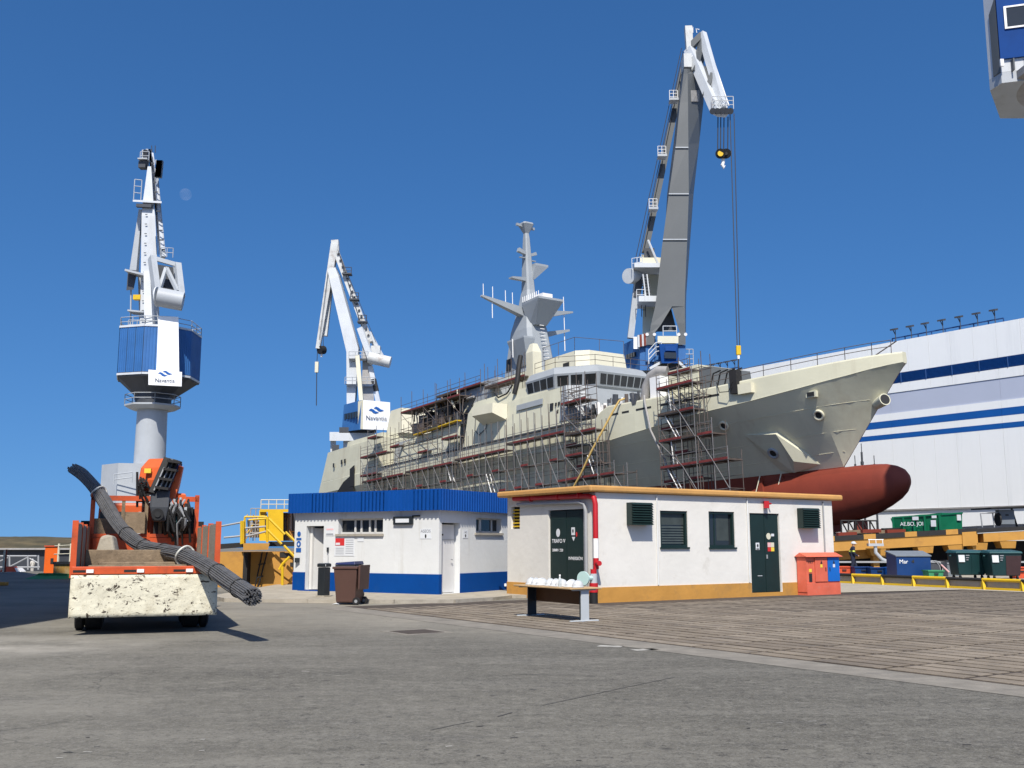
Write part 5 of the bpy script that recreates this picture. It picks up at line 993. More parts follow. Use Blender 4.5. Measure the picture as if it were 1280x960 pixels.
scaffold('scaffold frame before the deckhouse front, right of the side openings', [61.8,63.0,64.4,65.8], 7.6, 6.2, 11.0, [12.4,14.0,15.4], 16.6, {(0,1),(1,1),(2,1)}, tm=M_tubedk)
scaffold('second scaffold frame close against the hull behind the bow tower', [75.6,77.2,78.8,80.4], 6.9, 5.9, 1.2, [2.6,4.9,7.3,9.6,12.0], 13.6, {(0,1),(1,2),(2,1),(0,3),(1,3)}, tm=M_tubedk)
scaffold('second scaffold frame close against the hull beneath the bridge', [62.6,64.6,66.6,68.6], 8.0, 7.2, 1.2, [2.8,5.0,7.4,9.6], 11.4, {(0,1),(1,2),(2,1),(2,2),(0,3)}, tm=M_tubedk)
scaffold('inner scaffold frame on the bow tower side of the bulwark', [76.2,77.6,79.0,80.4], 6.3, 5.2, 11.4, [12.2,13.4,14.6], 15.6, {(0,2),(1,2)}, tm=M_tubedk)
scaffold('light scaffold frame over the boat recess abaft the screen', [24.6,27.0,29.6,32.0,34.4,36.8], 7.6, 6.9, 11.6, [12.6,14.2,15.8], 16.8, {(0,1),(3,0)}, tm=M_tubedk)
# yellow hose and its dark twin over the side
o = solo('hose', MB().tube([S(70.1,6.2,13.5),S(69.9,6.85,13.25),S(69.4,7.3,12.2),S(67.8,8.75,8.6),S(66.4,9.0,6.6),S(64.6,9.1,4.8)], .10, 8), M_hose, 'yellow hose hanging over the ship side beneath the bridge', 'hose', S(64.6,9.1,4.8), smooth=True)
o = solo('hose', MB().tube([S(72.2,5.6,13.3),S(72.9,6.35,13.25),S(73.2,6.6,12.6),S(73.9,6.7,9.9),S(75.0,6.2,7.2),S(75.8,5.6,3.0)], .10, 8), M_duct, 'grey hose curving over the bulwark near the bow tower', 'hose', S(75.8,5.6,3.0), smooth=True)
# ================================================================ cranes
def navsign(parent, c, xd, up, w, h_off=0.):
    """two blue waves above the name"""
    x, y = V(xd).normalized(), V(up).normalized(); n = x.cross(y); c = V(c)
    for ox, oy in ((-.11,.0),(.10,.085)):
        top = [(-.22,.02),(-.12,.085),(-.02,.05),(.08,-.02),(.22,-.06)]; bot = [(.22,-.06),(.08,-.11),(-.02,-.085),(-.10,-.01),(-.22,.02)]
        pts = [c+x*(ox+a)*w+y*(oy+b+.16)*w for a, b in top+bot[:-1][1:]]
        part('wave_emblem', MB().plate(pts, .03, off=.02), M_logo, parent)
    text(parent, 'Navantia', c-y*.14*w+n*.03, x, y, .25*w, M_text)
# ---------------- left crane
CY = 125.; a_ = lambda u, v, dy=0.: at(u, v, CY+dy)
ax0 = a_(188,560); AX = V((ax0.x, CY, 0)); zat = lambda v: a_(188, v).z
t = thing('tower_crane', 'grey column crane with blue octagonal machine house, left of the picture', 'crane', AX, 'shipyard cranes'); 
def ring(c, r, z, n=28, ph=0.): return [V((c.x+r*math.cos(ph+2*math.pi*i/n), c.y+r*math.sin(ph+2*math.pi*i/n), z)) for i in range(n)]
part('portal_block', MB().loft([ring(V((AX.x-1.3,CY,0)), 4.2, 0, 6, .3), ring(V((AX.x-1.3,CY,0)), 4.2, zat(582), 6, .3)]), M_cranegrey, t); railing(t, [a_(142,606,-5), a_(165,603,-5)], 1.2, .06, M_cranegrey, 2, 1)
col = part('column', MB().loft([ring(AX, 1.98, zat(620)-6), ring(AX, 1.78, zat(508))]), M_cranegrey, t, True)
pl = part('ring_platform', MB().loft([ring(AX, 2.6, zat(513), 8, .4), ring(AX, 3.3, zat(509), 8, .4), ring(AX, 3.3, zat(507), 8, .4)]), M_cranegrey, t)
rp_ = ring(AX, 3.25, zat(507), 8, .4); railing(t, rp_+[rp_[0]], 1.2, .05, M_cranegrey, 2.5, 1)
part('slew_ring', MB().loft([ring(AX, 2.0, zat(508)), ring(AX, 2.2, zat(497)), ring(AX, 1.9, zat(488))]), M_darksteel, t, True)
oc = [V((AX.x+(x-.55)*.97, CY+y, 0)) for x, y in ((-4.35,.8),(-2.9,-3.1),(.5,-4.1),(3.4,-3.6),(5.35,-1.0),(5.2,3.4),(2.0,5.0),(-3.2,4.6))]
zb, zt_ = zat(470), zat(415)
hs = part('machine_house', MB().loft([[p+V((0,0,zb-.6)) for p in oc], [p+V((0,0,zt_)) for p in oc]]), M_darksteel, t)
part('underframe', MB().loft([[AX+(p-AX)*.40+V((0,0,zb-2.9)) for p in oc], [AX+(p-AX)*.96+V((0,0,zb-.6)) for p in oc]]), M_darksteel, t)
for i in range(8):       # corrugated cladding sheets, face by face
    a, b = oc[i], oc[(i+1) % 8]; L = (b-a).length; k = max(1, round(L/1.25)); nrm = V(((b-a).y, -(b-a).x, 0)).normalized()
    for j in range(k):
        p, q_ = a.lerp(b, j/k), a.lerp(b, (j+1)/k); prof_ = []
        for m_ in range(4):
            u0, u1 = m_/4, (m_+1)/4; prof_ += [p.lerp(q_,u0)+nrm*.03, p.lerp(q_,u0+.15)+nrm*.03, p.lerp(q_,u0+.17)+nrm*.08, p.lerp(q_,u1-.02)+nrm*.08]
        part('cladding_sheet', MB().loft([[v_+V((0,0,zb-.1)) for v_ in prof_], [v_+V((0,0,zt_-.1)) for v_ in prof_]], cap=False, closed=False), M_craneblue, hs)
for i in range(8):
    a, b = oc[i], oc[(i+1) % 8]; part('house_trim', MB().beam(a+V((0,0,zt_)), b+V((0,0,zt_)), .25, .25), M_cranewhite, hs); part('house_trim', MB().beam(a+V((0,0,zb-.3)), b+V((0,0,zb-.3)), .25, .25), M_cranewhite, hs)
rr = [p+V((0,0,zt_)) for p in oc]; railing(t, rr+[rr[0]], 1.15, .05, M_cranegrey, 2.2, 1)
# white counter panel towards the yard
fx = [a_(194,480,-4.6), a_(225,480,-4.3)]; part('white_panel', MB().hexa([a_(195,470,-4.9),a_(224,470,-4.4),a_(224,470,-3.2),a_(195,470,-3.2)], [a_(198,395,-4.9),a_(223,396,-4.4),a_(223,396,-2.5),a_(198,395,-2.5)]), M_sign, t)
sg = part('sign_board', MB().hexa([a_(185.5,481,-5.3),a_(227,483,-5.0),a_(227,483,-4.2),a_(185.5,481,-4.2)], [a_(185.5,462,-5.3),a_(227.5,465,-5.0),a_(227.5,465,-4.2),a_(185.5,462,-4.2)]), M_sign, t)
navsign(sg, a_(206.3,472,-5.17), a_(227,474.5,-5.0)-a_(185.5,472,-5.3), (0,0,1), 2.6)
# counterweight drum and truss
part('counterweight_drum', MB().tube([a_(197,371,-5.5), a_(229,377,-4.8)], 1.15, 20), M_cranegrey, t, True); part('drum_cap', MB().tube([a_(195.5,371,-5.5), a_(197,371,-5.5)], 1.2, 20), M_cranewhite, t, True)
tr = part('counter_truss', MB().beam(a_(190,322,-3.5), a_(196,366,-5.2), .7, 1.0), M_cranegrey, t)
for p, q_, w in (((222,330,-3.2),(227,372,-4.9),.7),((190,322,-3.5),(221,331,-3.2),.5),((208,335,-3.4),(198,366,-5.0),.4),((208,335,-3.4),(222,364,-5.0),.4),((194,330,-1.5),(199,368,-3.0),.3),((218,332,-1.5),(222,368,-3.0),.3)): part('truss_member', MB().beam(a_(*p), a_(*q_), w, w), M_cranegrey, tr)
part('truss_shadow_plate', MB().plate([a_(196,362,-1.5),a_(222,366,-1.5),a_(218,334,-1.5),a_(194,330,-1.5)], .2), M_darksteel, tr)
# mast and jib
part('mast_box', MB().loft([[a_(175,412,-1),a_(200,412,-1),a_(200,412,2),a_(175,412,2)], [a_(177,270,-1),a_(194,270,-1),a_(194,270,1.5),a_(177,270,1.5)], [a_(178,256,-.9),a_(192,256,-.9),a_(192,256,1.3),a_(178,256,1.3)], [a_(184.5,208,-.6),a_(189,208,-.6),a_(189,208,.6),a_(184.5,208,.6)]]), M_cranewhite, t)
part('rear_leg', MB().beam(a_(167,345,1.5), a_(176,262,1.0), .9, .9, w2=.4, h2=.4), M_cranegrey, t); part('front_leg', MB().beam(a_(187,410,-3.6), a_(185,340,-2.5), 1.0, .8, w2=.8, h2=.8), M_cranewhite, t); part('rear_leg', MB().beam(a_(180,412,2.0), a_(178,345,1.5), .9, .7), M_cranegrey, t)
jb = part('jib', MB().beam(a_(204,322,-1.0), a_(189,192,3.0), .55, .6, w2=.4, h2=.5), M_cranewhite, t)
for k in range(10): part('jib_rung', MB().beam(a_(201-1.35*k,312-12*k,-1.2), a_(206-1.5*k,312-12*k,-1.2), .12, .15), M_darksteel, jb)
part('tie_rod', MB().tube([a_(206,316,-1.0), a_(195,200,3.0)], .10, 6), M_cranegrey, t); part('tie_rod', MB().tube([a_(192,208,2), a_(200,310,-1)], .08, 6), M_cranegrey, t)
part('head_sheaves', MB().beam(a_(180,188,0), a_(179,208,0), .35, .5), M_cranegrey, t); part('head_sheaves', MB().beam(a_(184.5,187,.4), a_(184,208,.4), .3, .5), M_cranegrey, t); part('head_cabin', MB().box(a_(179,207,0), (.9,1.0,.8)), M_darksteel, t); part('head_platform', MB().beam(a_(174,200,-.3), a_(186,200,-.3), 1.2, .15), M_cranegrey, t)
for k in range(4): part('head_sheave', MB().tube([a_(181.5,190+4.5*k,-.5), a_(182.5,190+4.5*k,.3)], .32, 10), M_darksteel, t, True)
railing(t, [a_(175,200,-.6), a_(186,200,-.6)], 1.1, .05, M_cranegrey, .8, 1); rod(t, 'lightning_rod', a_(190,190,1), a_(189.5,182,1), .05, M_darksteel); rod(t, 'lightning_rod', a_(194,191,1), a_(194,182,1), .05, M_darksteel)
for k in range(12): part('ladder_rung', MB().beam(a_(176.6+.45*k,400-12*k,-1.2), a_(179.6+.42*k,400-12*k,-1.2), .08, .08), M_darksteel, t)
for k in range(3): rod(t, 'hoist_rope', a_(200-2*k,318,-1.4), a_(191-1.2*k,196,1), .045, M_ropes); part('head_frame', MB().beam(a_(187,187,1), a_(190,212,1), .35,.35), M_cranewhite, t); part('head_plate', MB().beam(a_(200,201,1), a_(198,222,1), .8,.5), M_cranegrey, t)
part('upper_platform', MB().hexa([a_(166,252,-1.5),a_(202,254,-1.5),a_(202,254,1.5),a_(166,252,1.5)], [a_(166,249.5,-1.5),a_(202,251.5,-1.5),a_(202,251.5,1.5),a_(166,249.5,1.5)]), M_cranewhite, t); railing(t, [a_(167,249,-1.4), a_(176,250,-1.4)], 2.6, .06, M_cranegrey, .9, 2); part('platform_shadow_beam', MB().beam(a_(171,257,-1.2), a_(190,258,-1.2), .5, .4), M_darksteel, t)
part('winch_box', MB().hexa([a_(158,363,-1),a_(167,362,-1),a_(167,362,1),a_(158,363,1)], [a_(160,337,-1),a_(172,338,-1),a_(172,338,1),a_(160,337,1)]), M_darksteel, t); part('winch_platform', MB().beam(a_(160,340,-1.2), a_(184,346,-1.2), 2.2, .25), M_cranegrey, t); railing(t, [a_(201,321,-1.4), a_(216,322,-1.4)], 1.2, .05, M_cranegrey, 1, 1); railing(t, [a_(160,412,-1), a_(182,412,-1)], 1.2, .05, M_cranegrey, 1.2, 1)
part('lower_platform', MB().beam(a_(163,390,-.5), a_(183,392,-.5), 2.0, .2), M_cranegrey, t); part('signal_horn', MB().box(a_(172,372,-.8), (.9,.7,.6)), M_yellow, t); rod(t, 'platform_post', a_(164,345,-.5), a_(163,412,-.5), .09, M_cranegrey)
# ---------------- middle crane
CY2 = 178.; b_ = lambda u, v, dy=0.: at(u, v, CY2+dy); base = V((b_(450,600).x, CY2, 0))
t = thing('luffing_crane', 'white luffing crane with a sign on its house, beyond the stern', 'crane', base, 'shipyard cranes')
def obox(f, u0, u1, v0, v1, d0, d1): return MB().hexa([f(u0,v1,d0),f(u1,v1,d0),f(u1,v1,d1),f(u0,v1,d1)], [f(u0,v0,d0),f(u1,v0,d0),f(u1,v0,d1),f(u0,v0,d1)])
part('portal_beam', obox(b_,412,468,540,551,-3,3), M_cranewhite, t)
for u in ((413,420),(429,441),(456,464)): part('portal_leg', obox(b_,u[0],u[1],551,690,-2,2), M_cranewhite, t)
part('portal_stair', obox(b_,415,424,556,570,-3.2,-2.4), M_darksteel, t)
part('slew_base', obox(b_,424,470,534,541,-3,3), M_darksteel, t)
hs = part('machine_house', MB().loft([[b_(427,540,-1),b_(449,537,-6),b_(487,538,-3.5),b_(482,536,7),b_(430,538,6)], [b_(430,506,-1),b_(452,500,-6),b_(487,503,-3.5),b_(483,503,7),b_(432,505,6)]]), M_craneblue, t)
part('sign_board', MB().plate([b_(453.5,536.5,-6.1),b_(487.3,537.8,-3.7),b_(487.3,503,-3.7),b_(454,500,-6.1)], .2, off=.1), M_sign, hs); part('corner_panel', MB().plate([b_(447.5,536,-5.4),b_(453.5,536.5,-6.15),b_(454,500,-6.15),b_(448,502,-5.4)], .2, off=.08), M_cream, hs)
sgn = (b_(487,520,-3.7)-b_(454,519,-6.1)); navsign(hs, b_(470.5,518.5,-5.1), sgn, (0,0,1), 4.3)
for k in range(5): part('window', MB().plate([b_(431+3.3*k,524.5-.7*k,-1.6-.98*k),b_(433.2+3.3*k,524-.7*k,-2.2-.98*k),b_(433.2+3.3*k,517-.7*k,-2.2-.98*k),b_(431+3.3*k,517.5-.7*k,-1.6-.98*k)], .2, off=.12), M_glass, hs)
jb = part('main_jib', MB().loft([[b_(433.5,543,-1.5),b_(441,541,-1.5),b_(443,541,1.5),b_(436,543,1.5)], [b_(433,440,-1.5),b_(448,436,-1.5),b_(450,436,1.5),b_(435,440,1.5)], [b_(412,350,-1.2),b_(423,345,-1.2),b_(426,345,1.2),b_(414,350,1.2)], [b_(409.5,338,-1),b_(419,334,-1),b_(420,334,1),b_(410,338,1)]]), M_cranewhite, t)
fj = part('fly_jib', MB().beam(b_(419,306,0), b_(397.5,436,0), 1.3, 1.6, w2=.7, h2=.9), M_cranerust, t); part('fly_jib_chord', MB().beam(b_(417.5,318,1), b_(406,420,1), .9, .9), M_cranerust, fj)
for k in range(9): part('fly_jib_rib', MB().beam(b_(417-1.6*k,330+10*k,0), b_(413.5-1.2*k,333+10*k,1), .3, .3), M_darksteel, fj)
part('jib_head', MB().beam(b_(419,301,0), b_(420,322,0), 1.3, 1.3), M_cranerust, t)
part('head_post', MB().beam(b_(411,346,0), b_(418,306,0), .9, .9), M_cranerust, t)
bs = part('back_tie', MB().beam(b_(420,314,0), b_(463,428,0), 1.4, 1.0), M_cranerust, t)
for k in range(14): part('tie_rung', MB().beam(b_(421.5+2.9*k,318+7.8*k,-.8), b_(424+2.9*k,317+7.8*k,-.8), .3, .25), M_darksteel, bs)
for u, v in ((434,343),(443,375),(453,403)): part('service_platform', MB().box(b_(u,v,-.8), (1.6,1.6,.25)), M_darksteel, bs); railing(bs, [b_(u-5,v,-1.5), b_(u+5,v,-1.5)], 1.3, .07, M_darksteel, 1.2, 1)
rod(t, 'luffing_rope', b_(422,312,-1), b_(470,428,-1), .05, M_ropes); rod(t, 'luffing_rope', b_(424,316,-1), b_(459,430,-1), .05, M_ropes); rod(t, 'luffing_rope', b_(410,340,-1), b_(399,425,-1), .05, M_ropes)
tw = part('tower', MB().loft([[b_(451,510,-1.5),b_(468,507,-1.5),b_(468,507,2.5),b_(451,510,2.5)], [b_(453,462,-1.2),b_(465,460,-1.2),b_(465,460,2),b_(453,462,2)], [b_(453,428,-1),b_(462,424,-1),b_(462,424,1.5),b_(453,428,1.5)]]), M_duct, t)
for v, u0, u1 in ((448,436,460),(480,431,468)): part('tower_platform', MB().hexa([b_(u0+4,v+3,-2),b_(u1-3,v+3,-2),b_(u1-3,v+3,2),b_(u0+4,v+3,2)], [b_(u0,v,-2.6),b_(u1,v,-2.6),b_(u1,v,2.6),b_(u0,v,2.6)]), M_cranegrey, tw); railing(tw, [b_(u0,v,-2.6), b_(u1,v,-2.6)], 1.2, .06, M_cranegrey, 1.2, 1)
part('strut', MB().beam(b_(447,445,-2.5), b_(452,505,-3.5), .7, .7), M_cream, t); part('strut', MB().beam(b_(463,458,-1), b_(473,503,-1), .8, .8), M_cranewhite, t); part('strut_band', MB().beam(b_(467,474,-1.05), b_(470.5,489,-1.05), .86, .86), M_inkblack, t)
part('counterweight_drum', MB().tube([b_(461,447,-2), b_(488,453,-2)], 1.0, 18), M_cranerust, t, True); part('counterweight_arm', MB().beam(b_(450,410,-1), b_(466,455,-1.5), .7, 1.0), M_cranewhite, t); part('counterweight_arm', MB().beam(b_(461,416,1), b_(478,448,0), .6, .8), M_cranewhite, t); part('counterweight_plate', MB().box(b_(470,438,0), (1.6,1.6,1.4)), M_cranerust, t)
hk = thing('crane_hook', 'black and yellow hook block hanging from the middle crane', 'hook', b_(402,440)); part('block', MB().tube([b_(399.5,437.5,-.4), b_(405,437.5,.4)], .75, 14), M_black, hk, True); part('hook', MB().tube([b_(402,440),b_(402,446)], .2, 6), M_pipewhite, hk); rod(hk, 'rope', b_(401,424,0), b_(401,437,0), .06, M_ropes); rod(hk, 'rope', b_(404,420,0), b_(404,437,0), .06, M_ropes)
hk = thing('auxiliary_hook', 'small pale hook on a long rope left of the middle crane', 'hook', b_(396,507)); part('block', MB().box(b_(396,459,0), (.6,.5,1.9)), M_cream, hk); rod(hk, 'rope', b_(397,436,0), b_(396,457,0), .06, M_ropes); rod(hk, 'rope', b_(396,462,0), b_(395.5,507,0), .08, M_ropes)
# ---------------- right crane
CY3 = 124.; c_ = lambda u, v, dy=0.: at(u, v, CY3+dy); base = V((c_(820,600).x, CY3, 0))
t = thing('level_luffing_crane', 'tall grey crane with a raised box jib behind the bridge', 'crane', base, 'shipyard cranes')
part('portal', obox(c_,786,852,460,700,0,7), M_cranegrey, t)
hs = part('machine_house', MB().loft([[c_(780,462,2),c_(800,463,-3),c_(857,462,-3),c_(857,460,6),c_(790,460,6)], [c_(780,430,2),c_(800,420,-3),c_(857,432,-3),c_(857,432,6),c_(790,425,6)]]), M_craneblue, t)
for k in range(4): part('window', MB().plate([c_(783+3*k,449-1.0*k,.9-.75*k),c_(785+3*k,448.5-1.*k,.4-.75*k),c_(785+3*k,443-1.*k,.4-.75*k),c_(783+3*k,443.5-1.*k,.9-.75*k)], .2, off=.1), M_glass, hs)
part('white_housing', obox(c_,792,799,421,436,-3.2,-2), M_sign, hs)
for k in range(5): part('cooling_coil', MB().tube([c_(798+2.6*k,419-.6*k,-3.4), c_(798.5+2.6*k,434-.6*k,-3.4)], .16, 6), M_redhull if k % 2 else M_cranewhite, hs)
part('trunnion', obox(c_,808,818,415,431,-3.6,-2.2), M_girder, t); part('trunnion', obox(c_,848,857,415,431,-3.6,-2.2), M_girder, t)
for u in (809,818,848.5,857): part('trunnion_cap', MB().tube([c_(u,418,-3.7), c_(u,418,-2.1)], .2, 10), M_pipewhite, t, True)
part('front_panel', obox(c_,807,820,431,452,-3.3,-2.5), M_craneblue, t); part('front_panel', obox(c_,848,857,432,455,-3.3,-2.5), M_craneblue, t)
part('control_deck', obox(c_,822,848,420,429,-4.0,-2.6), M_cream, t); railing(t, [c_(829,420,-4), c_(846,420,-4)], 1.2, .05, M_cranewhite, 1.2, 1)
cb_ = part('operator_cab', MB().loft([[c_(827,454,-5.2),c_(847,454,-5.4),c_(848,454,-3.2),c_(826,454,-3.2)], [c_(824,430,-5.0),c_(847,431,-5.2),c_(848,430,-3.2),c_(824,430,-3.2)]]), M_cabblue, t); part('window', MB().plate([c_(830.5,448,-5.4),c_(845.5,448.5,-5.5),c_(845.5,441,-5.45),c_(830,440.5,-5.35)], .1, off=.1), M_glass, cb_); part('window', MB().plate([c_(831.5,438.5,-5.4),c_(845,439,-5.5),c_(845,433,-5.4),c_(831.5,432.5,-5.3)], .1, off=.08), M_cabblue, cb_)
railing(t, [c_(811,455,-4.5), c_(820,445,-4.5), c_(827,444,-4.5)], 1.6, .06, M_cranewhite, 1.2, 2); railing(t, [c_(857,461,-2), c_(867,461,-2)], 2.4, .05, M_cranegrey, .6, 3); part('cab_support', MB().beam(c_(812,461,-4), c_(828,452,-4), .5, .3), M_cranewhite, t); part('cab_support', MB().beam(c_(847,452,-4), c_(857,461,-4), .5, .3), M_cranewhite, t); part('under_cab', obox(c_,818,854,452,462,-3.8,1), M_darksteel, t)
# box girder jib: two legs joining into one tapering box
jr = lambda fl, fr, br, bl, v, d=0.: [c_(fl,v,-3+d), c_(fr,v,-3.2+d), c_(br,v-1,0+d), c_(bl,v-1,0+d)]
jb = part('box_jib', MB().loft([jr(819,856,857.5,822,383), jr(821,856.2,858,826,367), jr(827,858.5,862,830,312), jr(836,861,867,834,243), jr(845,860.5,874,842,180), jr(850,860,879.5,848,128), jr(854.5,859.5,879,852,92), jr(855,859,872,853,86)]), M_girder, t)
part('jib_leg', MB().loft([jr(812.5,818,821,815,416), jr(813.5,826,829,816,406), jr(819,840,842,822,383)]), M_girder, jb); part('jib_leg', MB().loft([jr(850,856.5,857.5,852,416), jr(846,856.3,857.5,848,404), jr(839.5,856,857.5,842,383)]), M_girder, jb)
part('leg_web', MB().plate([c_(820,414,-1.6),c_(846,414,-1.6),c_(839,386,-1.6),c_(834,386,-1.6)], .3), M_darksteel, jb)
part('jib_panel', MB().plate([c_(864.5,127,-2.6),c_(873.5,127,-1.2),c_(874,113,-1.2),c_(863.5,113,-2.6)], .1, off=.06), M_duct, jb)
for v in (185,243,300): w_ = interp(v, [(128,850),(180,845),(243,836),(312,827),(383,819)]); part('joint_band', MB().plate([c_(w_,v,-3.12),c_(interp(v,[(128,860),(243,861),(312,858.5),(383,856)]),v,-3.32),c_(interp(v,[(128,860),(243,861),(312,858.5),(383,856)]),v-1.4,-3.32),c_(w_,v-1.4,-3.12)], .1, off=.03), M_cranegrey, jb)
bt = part('back_tie', MB().beam(c_(855,82,1.5), c_(806,316,1.5), .7, .8), M_girder, t)
for u, v in ((843,126),(828.5,196),(817.5,262)):
    p_ = part('service_platform', MB().box(c_(u-1,v,0), (1.1,1.3,.3)), M_cranegrey, bt); railing(bt, [c_(u-6,v-1,-.6), c_(u+4,v-1,-.6)], 1.3, .04, M_pipewhite, .5, 2)
for k, (u0, u1) in enumerate(((852,793),(854,797),(856,801))): rod(t, 'luffing_rope', c_(u0,60+4*k,1), c_(u1,330,1), .05, M_ropes)
tw = part('tower', MB().loft([[c_(803,425,1),c_(819,425,1),c_(819,425,5),c_(803,425,5)], [c_(804,345,1),c_(824,345,1),c_(824,345,5),c_(804,345,5)], [c_(802,318,1),c_(824,322,1),c_(824,322,4),c_(802,318,4)]]), M_cream, t)
part('tower_platform', MB().beam(c_(790,338,0), c_(826,338,0), 5, .55), M_cranewhite, tw); railing(tw, [c_(790,336,-2), c_(803,334,-2)], 1.3, .05, M_cranewhite, .8, 1); part('tower_platform', MB().beam(c_(796,378,0), c_(820,378,0), 4, .7), M_cranewhite, tw); railing(tw, [c_(796,375,-2), c_(806,375,-2)], 1.3, .05, M_cranewhite, .8, 1); part('winch_house', obox(c_,800,826,322,335,-1,3), M_cream, tw)
part('counterweight_drum', MB().tube([c_(785.5,345,-1), c_(801,346,1)], .95, 18), M_cranewhite, t, True); part('strut', MB().beam(c_(797,346,0), c_(788,423,0), .75, .75), M_cranegrey, t); part('strut', MB().beam(c_(800,347,-.1), c_(795.5,372,-.1), .85, .85), M_darksteel, t)
for k in range(9): part('stair_tread', MB().box(c_(806+.45*k,346+3.6*k,-1.6), (.9,.5,.1)), M_darksteel, tw)
part('stair_stringer', MB().beam(c_(803.5,343,-1.8), c_(808,377,-1.8), .14, .3), M_cranewhite, tw); part('stair_stringer', MB().beam(c_(808.5,343,-1.8), c_(812.5,377,-1.8), .14, .3), M_cranewhite, tw); rod(t, 'diagonal_tie', c_(810,300,-1), c_(826,338,-1), .14, M_cranewhite)
for v in (396,): railing(t, [c_(802,v,0), c_(807,v,0)], 2.6, .05, M_darksteel, .6, 2)
part('sheave_frame', obox(c_,805,818,310,322,0,2), M_darksteel, tw)
# fly jib
fj = part('fly_jib', MB().beam(c_(877.5,42,-1.5), c_(904,136,-4), .75, .9), M_cranewhite, t)
for p, q_, w, m in (((862,62,-1),(896,140,-4),1.1,M_cranewhite),((866,64,1.5),(902,128,-1),.7,M_cranewhite),((862,60,-1),(878,44,-1.5),.8,M_girder),((868,90,-2),(878,48,-1.5),.6,M_girder),((872,98,0),(880,66,0),.5,M_girder),((880,120,-3),(890,92,-3),.5,M_girder),((888,110,-3),(882,84,-2),.4,M_girder)): part('fly_jib_member', MB().beam(c_(*p), c_(*q_), w, w), m, fj)
hd = part('jib_head', MB().loft([[c_(890,139,-4.5),c_(914,139,-4.5),c_(914,139,-2.5),c_(890,139,-2.5)], [c_(896,146,-4),c_(907,147,-4),c_(907,147,-3),c_(896,146,-3)]]), M_cranewhite, fj); railing(fj, [c_(890,136,-4.5), c_(917,136,-4.5)], 1.6, .05, M_cranerust, .8, 2)
for k in range(5): part('head_sheave', MB().tube([c_(891+5.5*k,139,-4.7), c_(891+5.5*k,139,-4.4)], .4, 12), M_darksteel, fj, True)
for k in range(12): part('walkway_post', MB().beam(c_(864+2.4*k,72+5.2*k,-2), c_(866.5+2.4*k,68+5.2*k,-2), .07, .07), M_pipewhite, fj)
rod(t, 'pendant', c_(884,52,-2), c_(911,132,-3.5), .09, M_pipewhite); rod(t, 'pendant', c_(886,60,-2), c_(908,132,-3.5), .06, M_pipewhite)
part('top_mast', MB().beam(c_(860,34,-1), c_(862,64,-1), .9, .9), M_cranerust, t); part('top_antenna', MB().tube([c_(871,41,-1),c_(870,36,-1),c_(874,37,-1)], .06, 5), M_pipewhite, t); part('top_joint', MB().box(c_(858,80,-1.5), (1.0,2.2,1.8)), M_cranerust, t); part('top_railing', MB().tube([c_(862,33,-1),c_(866,34,-1),c_(866,41,-1)], .06, 5), M_pipewhite, t)
hk = thing('hook_block', 'black and yellow double sheave block with white hook below the right crane', 'hook', c_(904,210,-3.5))
for u, m in ((900.5,M_yellow),(907.5,M_black)): part('sheave', MB().tube([c_(u,192,-4.1), c_(u+.3,192,-2.9)], .62, 16), M_black, hk, True); part('cheek', MB().disc(c_(u,192,-4.15), (0,-1,0), .35 if m is M_yellow else .2, .05), m, hk, True)
part('cross_beam', obox(c_,897,911,188,196,-3.9,-3.1), M_black, hk); part('hook', MB().tube([c_(904,196,-3.5),c_(904,203,-3.5),c_(903,206,-3.5),c_(905,210,-3.5),c_(906.5,207,-3.5)], [.2,.22,.24,.18,.06], 8), M_pipewhite, hk, True)
for u in (897.5,901,905,910): rod(hk, 'rope', c_(u,146,-3.5), c_(u-.4,188,-3.5), .07, M_ropes)
hk = thing('load_hook', 'small yellow hook hanging on two long ropes over the bow', 'hook', c_(923,488,-6)); part('block', MB().box(c_(923,438,-6), (.55,.4,1.1)), M_yellow, hk, bevel=.05); part('shank', MB().box(c_(923,446,-6), (.25,.25,.5)), M_pipewhite, hk)
rod(hk, 'rope', c_(912.5,142,-4), c_(921.5,434,-6), .055, M_ropes); rod(hk, 'rope', c_(917.5,142,-4), c_(924.5,434,-6), .055, M_ropes); rod(hk, 'sling', c_(923,449,-6), c_(923,488,-6), .09, M_ropes)
# ---------------- crane cabin cut by the top right corner
CY4 = 57.; d_ = lambda u, v, dy=0.: at(u, v, CY4+dy)
z0_, z1_ = d_(1250,100).z, d_(1250,0).z+.9; xL = d_(1236.5,100).x
p4 = [V((xL, CY4, 0)), V((d_(1252,100,-1.0).x, CY4-1.0, 0)), V((d_(1252,100,-1.0).x+7.5, CY4-3.2, 0)), V((xL+11, CY4+4, 0)), V((xL*(CY4+4)/CY4+.5, CY4+4, 0))]
base = V((xL+5.9, CY4-1.2, 0))
t = thing('quay_crane', 'white and blue crane cabin cut off by the top right corner', 'crane', base, 'shipyard cranes')
part('column', MB().tube([base, base+V((0,0,z0_-1.8))], 1.25, 24), M_cranewhite, t, True)
part('slew_platform', MB().loft([ring(base, 3.6, z0_-.95, 40), ring(base, 4.9, z0_-.5, 40), ring(base, 4.9, z0_-.05, 40)]), M_duct, t, True)
part('house_frame', MB().loft([[p+V((0,0,z0_)) for p in p4], [p+V((0,0,z1_)) for p in p4]]), M_cranewhite, t)
u_ = p4[2]-p4[1]; nb = V((u_.y, -u_.x, 0)).normalized()
part('blue_panel', MB().plate([p4[1]+V((0,0,z0_+.75)), p4[2]+V((0,0,z0_+.75)), p4[2]+V((0,0,z1_)), p4[1]+V((0,0,z1_))], .3, off=.15), M_cabblue, t)
